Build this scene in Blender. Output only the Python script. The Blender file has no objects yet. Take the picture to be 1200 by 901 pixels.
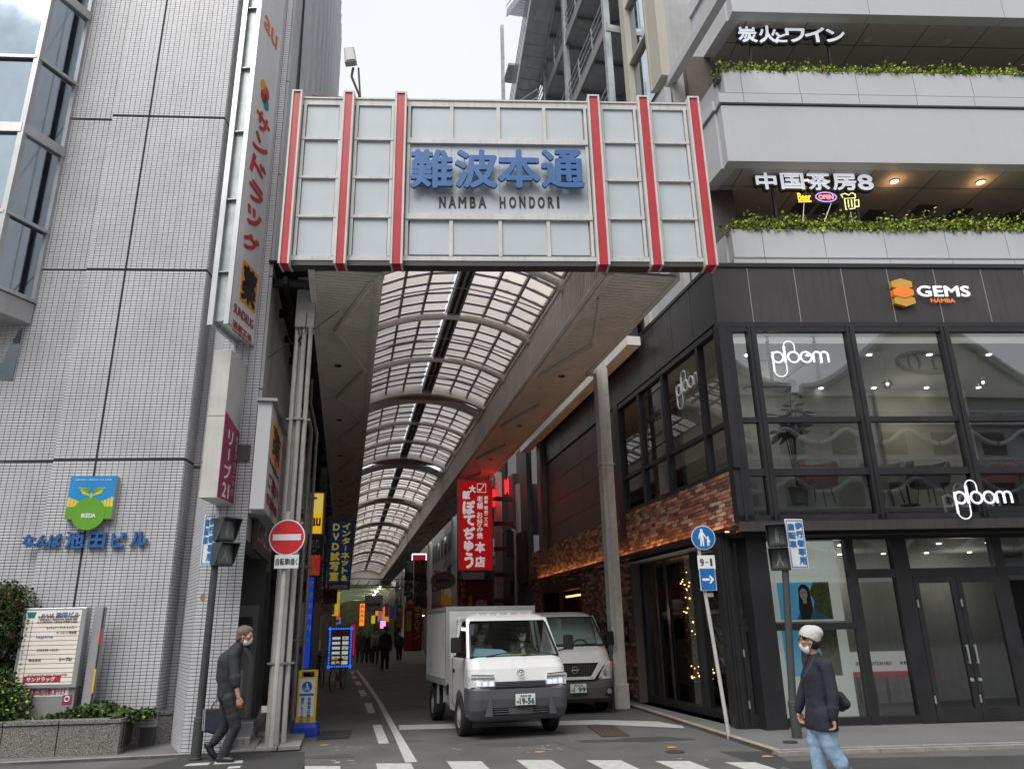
import bpy, bmesh, math, random
from mathutils import Vector, Matrix
rnd = random.Random(11)
S = bpy.context.scene
COL = S.collection
# ---------------------------------------------------------------- camera
IW, IH, FPX, PITCH, ROLL, HC = 1200., 901., 875., math.radians(18.0), .0215, 1.68
cam_d = bpy.data.cameras.new('camera'); cam = bpy.data.objects.new('camera', cam_d); COL.objects.link(cam)
cam.matrix_world = Matrix.Translation((0, 0, HC)) @ Matrix.Rotation(math.pi/2 + PITCH, 4, 'X') @ Matrix.Rotation(-ROLL, 4, 'Z')
cam_d.sensor_fit = 'HORIZONTAL'; cam_d.sensor_width = 36; cam_d.lens = 36*FPX/IW; cam_d.clip_start = .1; cam_d.clip_end = 3000
S.camera = cam
CM = cam.matrix_world.to_3x3()
# ---------------------------------------------------------------- sky, sun, exposure
w = bpy.data.worlds.new("World"); S.world = w; w.use_nodes = True
nt = w.node_tree; bg = nt.nodes['Background']
sky = nt.nodes.new('ShaderNodeTexSky'); sky.sky_type = 'NISHITA'; sky.sun_disc = False
SUN_EL, SUN_AZ = 58., 205.      # azimuth clockwise from +y: behind the camera, a little to the left
sky.sun_elevation = math.radians(SUN_EL); sky.sun_rotation = math.radians(SUN_AZ); sky.dust_density = 4; sky.ozone_density = .6
mx = nt.nodes.new('ShaderNodeMix'); mx.data_type = 'RGBA'; mx.inputs[0].default_value = .93
mx.inputs[7].default_value = (6.0, 6.1, 6.3, 1)   # even cloud deck
cn = nt.nodes.new('ShaderNodeTexNoise'); cn.inputs['Scale'].default_value = 2.2; cn.inputs['Detail'].default_value = 5
tcw = nt.nodes.new('ShaderNodeTexCoord'); nt.links.new(tcw.outputs['Generated'], cn.inputs['Vector'])
cr = nt.nodes.new('ShaderNodeValToRGB'); cr.color_ramp.elements[0].color = (5.5, 5.65, 6.0, 1); cr.color_ramp.elements[1].color = (6.5, 6.55, 6.7, 1)
cr.color_ramp.elements[0].position = .3; cr.color_ramp.elements[1].position = .7
nt.links.new(cn.outputs['Fac'], cr.inputs[0]); nt.links.new(cr.outputs[0], mx.inputs[7])
nt.links.new(sky.outputs[0], mx.inputs[6]); nt.links.new(mx.outputs[2], bg.inputs[0])
bg.inputs[1].default_value = .1
sd = bpy.data.lights.new('sun', 'SUN'); so = bpy.data.objects.new('sun', sd); COL.objects.link(so)
sd.energy = 2.1; sd.angle = math.radians(40); sd.color = (1, .97, .93)
so.rotation_euler = (math.radians(90-SUN_EL), 0, math.radians(180-SUN_AZ))
S.view_settings.view_transform = 'Standard'; S.view_settings.look = 'None'; S.view_settings.gamma = 1
S.view_settings.exposure = 0.66
S.cycles.max_bounces = 10; S.cycles.transparent_max_bounces = 24

# ---------------------------------------------------------------- helpers
class Fr:
    """a vertical-plane frame: u along the face, d into it, z up"""
    def __init__(s, x, y, deg):
        s.o = Vector((x, y)); s.deg = deg; s.a = math.radians(deg)
        s.U = Vector((math.cos(s.a), math.sin(s.a))); s.D = Vector((-math.sin(s.a), math.cos(s.a)))
    def P(s, u, d=0, z=0):
        p = s.o + s.U*u + s.D*d; return Vector((p.x, p.y, z))
    def px(s, X, Y, d=0):
        r = CM @ Vector((X-IW/2, -(Y-IH/2), -FPX)); q = s.o + s.D*d
        t = (q.x*s.D.x + q.y*s.D.y)/(r.x*s.D.x + r.y*s.D.y)
        h = Vector((r.x*t, r.y*t)); return ((h-s.o).dot(s.U), HC + r.z*t)
    def rect(s, X0, Y0, X1, Y1, d=0):
        "image rectangle -> u0,u1,z0,z1 (mid-edge averages)"
        a = s.px(X0, (Y0+Y1)/2, d)[0]; b = s.px(X1, (Y0+Y1)/2, d)[0]
        t = s.px((X0+X1)/2, Y0, d)[1]; e = s.px((X0+X1)/2, Y1, d)[1]
        return min(a, b), max(a, b), e, t
    def loc(s, P):
        q = Vector((P[0], P[1])) - s.o; return (q.dot(s.U), q.dot(s.D))
    def sub(s, u, d, ddeg=0):
        p = s.P(u, d); return Fr(p.x, p.y, s.deg+ddeg)
def gpt(X, Y, z=0):
    r = CM @ Vector((X-IW/2, -(Y-IH/2), -FPX)); t = (z-HC)/r.z
    return Vector((r.x*t, r.y*t, z))
ADEG = 12.4
W0 = Fr(0, 0, 0); AR = Fr(0, 0, ADEG)          # AR: u = t across the arcade, d = s along it
c0 = gpt(868, 858); FR = Fr(c0.x, c0.y, 3.2)     # front of the corner building
def SIDE(t): p = AR.P(t, 0); return Fr(p.x, p.y, 90+ADEG)   # plane facing the arcade from the right side: u = s, d = -t
def CROSS(s_): p = AR.P(0, s_); return Fr(p.x, p.y, ADEG)   # plane across the arcade: u = t

OFF = {}
def prop(o, label=None, cat=None, group=None, kind=None):
    for k, v in (('label', label), ('category', cat), ('group', group), ('kind', kind)):
        if v: o[k] = v
    return o
def thing(name, label, cat, F=W0, u=0, d=0, z=0, group=None):
    o = bpy.data.objects.new(name, None); COL.objects.link(o); o.empty_display_size = .2
    o.location = F.P(u, d, z); o.rotation_euler = (0, 0, F.a); OFF[o.name] = (u, d, z)
    return prop(o, label, cat, group)
def kids(o): return [c for c in bpy.data.objects if c.parent == o]
def dup(root, loc=None, rz=None, label=None, group=None):
    def cp(o, par):
        c = o.copy(); COL.objects.link(c); c.parent = par
        for ch in kids(o): cp(ch, c)
        return c
    r = cp(root, None)
    if loc is not None: r.location = loc
    if rz is not None: r.rotation_euler = (0, 0, rz)
    if label: r['label'] = label
    if group: r['group'] = group
    return r
_tc = {}
def glyph(txt, extrude=0):
    k = (txt, extrude)
    if k not in _tc:
        cu = bpy.data.curves.new('t', 'FONT'); cu.body = txt; cu.extrude = extrude; cu.resolution_u = 3
        o = bpy.data.objects.new('t', cu); COL.objects.link(o)
        dg = bpy.context.evaluated_depsgraph_get(); dg.update()
        m = bpy.data.meshes.new_from_object(o.evaluated_get(dg))
        V = [tuple(v.co) for v in m.vertices]; Fc = [tuple(p.vertices) for p in m.polygons]
        bpy.data.objects.remove(o); bpy.data.curves.remove(cu); bpy.data.meshes.remove(m)
        xs = [v[0] for v in V] or [0]; ys = [v[1] for v in V] or [0]
        _tc[k] = (V, Fc, min(xs), max(xs), min(ys), max(ys))
    return _tc[k]
class MB:
    def __init__(s): s.v = []; s.f = []
    def add(s, V, Fc):
        n = len(s.v); s.v += [tuple(p) for p in V]; s.f += [tuple(i+n for i in q) for q in Fc]; return s
    def box(s, x0, x1, y0, y1, z0, z1):
        if x0 > x1: x0, x1 = x1, x0
        if y0 > y1: y0, y1 = y1, y0
        if z0 > z1: z0, z1 = z1, z0
        return s.add([(x0,y0,z0),(x1,y0,z0),(x1,y1,z0),(x0,y1,z0),(x0,y0,z1),(x1,y0,z1),(x1,y1,z1),(x0,y1,z1)],
                     [(0,3,2,1),(4,5,6,7),(0,1,5,4),(1,2,6,5),(2,3,7,6),(3,0,4,7)])
    def quad(s, a, b, c, d): return s.add([a, b, c, d], [(0,1,2,3)])
    def slab(s, c4, n, th):
        "4 corners, thickness along vector n"
        n = Vector(n)*th; A = [Vector(p) for p in c4]; B = [p+n for p in A]
        return s.add(A+B, [(3,2,1,0),(4,5,6,7),(0,1,5,4),(1,2,6,5),(2,3,7,6),(3,0,4,7)])
    def prism(s, poly, a, b, axis='y'):
        "poly 2d extruded between a and b; axis y: poly=(x,z); z: poly=(x,y); x: poly=(y,z)"
        n = len(poly)
        mk = {'y': lambda p, t: (p[0], t, p[1]), 'z': lambda p, t: (p[0], p[1], t), 'x': lambda p, t: (t, p[0], p[1])}[axis]
        V = [mk(p, a) for p in poly] + [mk(p, b) for p in poly]
        Fc = [tuple(range(n)), tuple(range(2*n-1, n-1, -1))] + [(i, i+n, (i+1) % n+n, (i+1) % n) for i in range(n)]
        return s.add(V, Fc)
    def tube(s, path, r, n=8, cap=True):
        path = [Vector(p) for p in path]; rs = r if isinstance(r, (list, tuple)) else [r]*len(path)
        V = []; Fc = []; up = None
        for i, p in enumerate(path):
            t = (path[min(i+1, len(path)-1)]-path[max(i-1, 0)]).normalized()
            if up is None: up = Vector((0, 0, 1)) if abs(t.z) < .9 else Vector((1, 0, 0))
            x = t.cross(up)
            if x.length < 1e-4: x = t.cross(Vector((0, 1, 0)))
            x.normalize(); y = x.cross(t).normalized(); up = y
            V += [p + (x*math.cos(2*math.pi*k/n)+y*math.sin(2*math.pi*k/n))*rs[i] for k in range(n)]
        for i in range(len(path)-1):
            for k in range(n):
                Fc.append((i*n+k, i*n+(k+1) % n, (i+1)*n+(k+1) % n, (i+1)*n+k))
        if cap: Fc += [tuple(range(n-1, -1, -1)), tuple((len(path)-1)*n+k for k in range(n))]
        return s.add(V, Fc)
    def bar(s, a, b, wx, wz=None):
        "rectangular bar from a to b"
        a = Vector(a); b = Vector(b); wz = wz or wx; t = (b-a).normalized()
        up = Vector((0, 0, 1)) if abs(t.z) < .95 else Vector((0, 1, 0))
        x = t.cross(up).normalized()*wx/2; y = x.cross(t).normalized()*wz/2
        V = [a-x-y, a+x-y, a+x+y, a-x+y, b-x-y, b+x-y, b+x+y, b-x+y]
        return s.add(V, [(0,1,2,3),(7,6,5,4),(0,4,5,1),(1,5,6,2),(2,6,7,3),(3,7,4,0)])
    def loft(s, rings, cap=True):
        n = len(rings[0]); V = [p for r in rings for p in r]; Fc = []
        for i in range(len(rings)-1):
            for k in range(n): Fc.append((i*n+k, i*n+(k+1) % n, (i+1)*n+(k+1) % n, (i+1)*n+k))
        if cap: Fc += [tuple(range(n-1, -1, -1)), tuple((len(rings)-1)*n+k for k in range(n))]
        return s.add(V, Fc)
    def lathe(s, prof, cx=0, cy=0, n=20):
        rings = [[(cx+r*math.cos(2*math.pi*k/n), cy+r*math.sin(2*math.pi*k/n), z) for k in range(n)] for r, z in prof]
        return s.loft(rings)
    def disc(s, cx, cz, r, y0, y1, n=32, rz=None, axis='y'):
        rz = rz or r
        return s.prism([(cx+r*math.cos(2*math.pi*k/n), cz+rz*math.sin(2*math.pi*k/n)) for k in range(n)], y0, y1, axis)
    def torus(s, c, R, r, n=28, m=6, plane='xz', Rz=None):
        Rz = Rz or R; V = []; Fc = []
        for i in range(n):
            a = 2*math.pi*i/n; ca, sa = math.cos(a), math.sin(a)
            for k in range(m):
                b = 2*math.pi*k/m; q = r*math.cos(b); h = r*math.sin(b)
                A, B = (R+q)*ca, (Rz+q)*sa
                V.append({'xz': (c[0]+A, c[1]+h, c[2]+B), 'xy': (c[0]+A, c[1]+B, c[2]+h), 'yz': (c[0]+h, c[1]+A, c[2]+B)}[plane])
        for i in range(n):
            for k in range(m): Fc.append((i*m+k, i*m+(k+1) % m, ((i+1) % n)*m+(k+1) % m, ((i+1) % n)*m+k))
        return s.add(V, Fc)
    def sphere(s, c, r, n=12, m=8, sc=(1, 1, 1)):
        V = [(c[0], c[1], c[2]-r*sc[2])]; Fc = []
        for j in range(1, m):
            a = math.pi*j/m
            for i in range(n):
                b = 2*math.pi*i/n; V.append((c[0]+r*sc[0]*math.sin(a)*math.cos(b), c[1]+r*sc[1]*math.sin(a)*math.sin(b), c[2]-r*sc[2]*math.cos(a)))
        V.append((c[0], c[1], c[2]+r*sc[2])); L = len(V)-1
        for i in range(n):
            Fc.append((0, 1+(i+1) % n, 1+i)); Fc.append((L, L-n+i, L-n+(i+1) % n))
            for j in range(m-2): Fc.append((1+j*n+i, 1+j*n+(i+1) % n, 1+(j+1)*n+(i+1) % n, 1+(j+1)*n+i))
        return s.add(V, Fc)
    def text(s, txt, u0, u1, z0, z1, y, bold=0, extrude=0, keep=False):
        "fit text into the rectangle, facing -y"
        V, Fc, x0, x1, y0, y1 = glyph(txt, 1 if extrude else 0)
        if not V or x1 <= x0: return s
        y1 = max(y1, y0+.02)
        sx = (u1-u0)/(x1-x0); sz = (z1-z0)/(y1-y0)
        if keep: sx = sz = min(sx, sz)
        sh = [(0, 0)] if not bold else [(0, 0), (bold, 0), (-bold, 0), (0, bold), (0, -bold), (bold*.7, bold*.7), (-bold*.7, -bold*.7), (bold*.7, -bold*.7), (-bold*.7, bold*.7)]
        cu, cz = (u0+u1)/2, (z0+z1)/2; mx_, my_ = (x0+x1)/2, (y0+y1)/2
        for i, (a, b) in enumerate(sh):
            s.add([(cu+(p[0]-mx_)*sx+a, y-p[2]*extrude - i*.0004, cz+(p[1]-my_)*sz+b) for p in V], Fc)
        return s
    def vtext(s, chars, uc, ztop, size, pitch=None, y=0, bold=0, w=None):
        pitch = pitch or size*1.12; w = w or size
        for i, ch in enumerate(chars):
            if ch == ' ': continue
            zc = ztop-size/2-i*pitch
            if ch == 'ー': s.box(uc-w*.07, uc+w*.07, y-.002, y, zc-size*.4, zc+size*.4); continue
            g = glyph(ch); fx = min(1, (g[3]-g[2])/.85); fz = min(1, (g[5]-g[4])/.85)
            s.text(ch, uc-w/2*fx, uc+w/2*fx, zc-size/2*fz, zc+size/2*fz, y, bold)
        return s
    def build(s, name, m, parent=None, smooth=False, bevel=0, seg=2, kind=None, abs_=False):
        o3 = OFF.get(parent.name, (0, 0, 0)) if (parent and not abs_) else (0, 0, 0)
        me = bpy.data.meshes.new(name)
        me.from_pydata([(p[0]-o3[0], p[1]-o3[1], p[2]-o3[2]) for p in s.v], [], s.f)
        me.materials.append(m)
        if smooth: me.shade_smooth()
        o = bpy.data.objects.new(name, me); COL.objects.link(o)
        if parent: o.parent = parent; OFF[o.name] = o3
        if bevel:
            b = o.modifiers.new('bevel', 'BEVEL'); b.width = bevel; b.segments = seg; b.limit_method = 'ANGLE'; b.angle_limit = math.radians(35)
        if kind: o['kind'] = kind
        return o
def wbuild(mb, name, m, F, label=None, cat=None, group=None, kind=None, u=0, d=0, z=0, **k):
    "single mesh top-level object written in frame F coordinates"
    me = MB(); me.v = [(p[0]-u, p[1]-d, p[2]-z) for p in mb.v]; me.f = mb.f
    o = me.build(name, m, None, **k); o.location = F.P(u, d, z); o.rotation_euler = (0, 0, F.a)
    return prop(o, label, cat, group, kind)
def piece(name, me, par, loc, rot=None, sc=None):
    o = bpy.data.objects.new(name, me); COL.objects.link(o); o.parent = par
    f = OFF.get(par.name, (0, 0, 0)); o.location = (loc[0]-f[0], loc[1]-f[1], loc[2]-f[2])
    if rot: o.rotation_euler = rot
    if sc: o.scale = sc
    return o
def mesh_of(mb, m, name='piece', smooth=False):
    me = bpy.data.meshes.new(name); me.from_pydata(mb.v, [], mb.f); me.materials.append(m)
    if smooth: me.shade_smooth()
    return me

# ---------------------------------------------------------------- materials
def mat(name, col, rough=.6, metal=0, var=.1, vs=2.5, bump=0, bs=60, emit=0, ecol=None, spec=.5, streak=0, rand=0, coat=0, det=4):
    m = bpy.data.materials.new(name); m.use_nodes = True; t = m.node_tree; N = t.nodes; L = t.links
    b = N['Principled BSDF']; b.inputs['Roughness'].default_value = rough; b.inputs['Metallic'].default_value = metal
    b.inputs['Specular IOR Level'].default_value = spec; b.inputs['Coat Weight'].default_value = coat
    tc = N.new('ShaderNodeTexCoord'); src = tc.outputs['Object']
    if var or streak or rand:
        nz = N.new('ShaderNodeTexNoise'); nz.inputs['Scale'].default_value = vs; nz.inputs['Detail'].default_value = det; nz.inputs['Roughness'].default_value = .6
        L.new(src, nz.inputs['Vector'])
        r = N.new('ShaderNodeMapRange'); r.inputs[1].default_value = .3; r.inputs[2].default_value = .7
        r.inputs[3].default_value = 1-var; r.inputs[4].default_value = 1+var*.6; L.new(nz.outputs['Fac'], r.inputs[0])
        fac = r.outputs[0]
        if streak:
            mp = N.new('ShaderNodeMapping'); mp.inputs['Scale'].default_value = (14, 14, .7); L.new(src, mp.inputs[0])
            n2 = N.new('ShaderNodeTexNoise'); n2.inputs['Scale'].default_value = 1; n2.inputs['Detail'].default_value = 3; L.new(mp.outputs[0], n2.inputs['Vector'])
            r2 = N.new('ShaderNodeMapRange'); r2.inputs[1].default_value = .5; r2.inputs[2].default_value = .75; r2.inputs[3].default_value = 1; r2.inputs[4].default_value = 1-streak
            L.new(n2.outputs['Fac'], r2.inputs[0]); mu = N.new('ShaderNodeMath'); mu.operation = 'MULTIPLY'; L.new(fac, mu.inputs[0]); L.new(r2.outputs[0], mu.inputs[1]); fac = mu.outputs[0]
        if rand:
            oi = N.new('ShaderNodeObjectInfo'); r3 = N.new('ShaderNodeMapRange'); r3.inputs[3].default_value = 1-rand; r3.inputs[4].default_value = 1+rand
            L.new(oi.outputs['Random'], r3.inputs[0]); mu = N.new('ShaderNodeMath'); mu.operation = 'MULTIPLY'; L.new(fac, mu.inputs[0]); L.new(r3.outputs[0], mu.inputs[1]); fac = mu.outputs[0]
        vm = N.new('ShaderNodeVectorMath'); vm.operation = 'SCALE'; vm.inputs[0].default_value = col[:3]; L.new(fac, vm.inputs['Scale']); L.new(vm.outputs[0], b.inputs['Base Color'])
        rr = N.new('ShaderNodeMapRange'); rr.inputs[3].default_value = max(.02, rough-.08); rr.inputs[4].default_value = min(1, rough+.08); L.new(nz.outputs['Fac'], rr.inputs[0]); L.new(rr.outputs[0], b.inputs['Roughness'])
    else: b.inputs['Base Color'].default_value = (*col[:3], 1)
    if bump:
        nb = N.new('ShaderNodeTexNoise'); nb.inputs['Scale'].default_value = bs; nb.inputs['Detail'].default_value = 3; L.new(src, nb.inputs['Vector'])
        bp = N.new('ShaderNodeBump'); bp.inputs['Strength'].default_value = bump; bp.inputs['Distance'].default_value = .02
        L.new(nb.outputs['Fac'], bp.inputs['Height']); L.new(bp.outputs[0], b.inputs['Normal'])
    if emit: b.inputs['Emission Color'].default_value = (*(ecol or col)[:3], 1); b.inputs['Emission Strength'].default_value = emit
    return m
def speckle(name, c1, c2, scale, rough=.8, lo=.4, hi=.6, bump=.2, big=.12, c3=None):
    "two colours of grain: granite, asphalt, brick"
    m = mat(name, c1, rough, 0, 0); t = m.node_tree; N = t.nodes; L = t.links; b = N['Principled BSDF']
    tc = N.new('ShaderNodeTexCoord'); nz = N.new('ShaderNodeTexNoise'); nz.inputs['Scale'].default_value = scale; nz.inputs['Detail'].default_value = 2
    L.new(tc.outputs['Object'], nz.inputs['Vector'])
    cr = N.new('ShaderNodeValToRGB'); cr.color_ramp.elements[0].position = lo; cr.color_ramp.elements[1].position = hi
    cr.color_ramp.elements[0].color = (*c1, 1); cr.color_ramp.elements[1].color = (*c2, 1); L.new(nz.outputs['Fac'], cr.inputs[0])
    n2 = N.new('ShaderNodeTexNoise'); n2.inputs['Scale'].default_value = .9; n2.inputs['Detail'].default_value = 6; L.new(tc.outputs['Object'], n2.inputs['Vector'])
    r = N.new('ShaderNodeMapRange'); r.inputs[1].default_value = .3; r.inputs[2].default_value = .7; r.inputs[3].default_value = 1-big; r.inputs[4].default_value = 1+big; L.new(n2.outputs['Fac'], r.inputs[0])
    vm = N.new('ShaderNodeVectorMath'); vm.operation = 'SCALE'; L.new(cr.outputs[0], vm.inputs[0]); L.new(r.outputs[0], vm.inputs['Scale']); L.new(vm.outputs[0], b.inputs['Base Color'])
    bp = N.new('ShaderNodeBump'); bp.inputs['Strength'].default_value = bump; bp.inputs['Distance'].default_value = .01; L.new(nz.outputs['Fac'], bp.inputs['Height']); L.new(bp.outputs[0], b.inputs['Normal'])
    return m
def glass(name, tint=(.8, .85, .85), base=.08, boost=1.0, rough=0.0):
    m = bpy.data.materials.new(name); m.use_nodes = True; t = m.node_tree; N = t.nodes; L = t.links
    N.remove(N['Principled BSDF']); out = N['Material Output']
    tr = N.new('ShaderNodeBsdfTransparent'); tr.inputs[0].default_value = (*tint, 1); gl = N.new('ShaderNodeBsdfGlossy'); gl.inputs['Roughness'].default_value = rough
    gl.inputs['Color'].default_value = (.95, .97, 1, 1)
    fr = N.new('ShaderNodeFresnel'); fr.inputs[0].default_value = 1.5
    ma = N.new('ShaderNodeMath'); ma.operation = 'MULTIPLY_ADD'; ma.inputs[1].default_value = boost; ma.inputs[2].default_value = base; ma.use_clamp = True
    L.new(fr.outputs[0], ma.inputs[0]); mx = N.new('ShaderNodeMixShader'); L.new(ma.outputs[0], mx.inputs[0]); L.new(tr.outputs[0], mx.inputs[1]); L.new(gl.outputs[0], mx.inputs[2]); L.new(mx.outputs[0], out.inputs[0])
    return m
def translucent(name, col, frac=.8):
    m = bpy.data.materials.new(name); m.use_nodes = True; t = m.node_tree; N = t.nodes; L = t.links
    N.remove(N['Principled BSDF']); tl = N.new('ShaderNodeBsdfTranslucent'); df = N.new('ShaderNodeBsdfDiffuse')
    oi = N.new('ShaderNodeObjectInfo'); r = N.new('ShaderNodeMapRange'); r.inputs[3].default_value = .93; r.inputs[4].default_value = 1.03; L.new(oi.outputs['Random'], r.inputs[0])
    vm = N.new('ShaderNodeVectorMath'); vm.operation = 'SCALE'; vm.inputs[0].default_value = col; L.new(r.outputs[0], vm.inputs['Scale'])
    L.new(vm.outputs[0], tl.inputs[0]); df.inputs[0].default_value = (*col, 1)
    mx = N.new('ShaderNodeMixShader'); mx.inputs[0].default_value = 1-frac; L.new(tl.outputs[0], mx.inputs[1]); L.new(df.outputs[0], mx.inputs[2]); L.new(mx.outputs[0], N['Material Output'].inputs[0])
    return m
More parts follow.
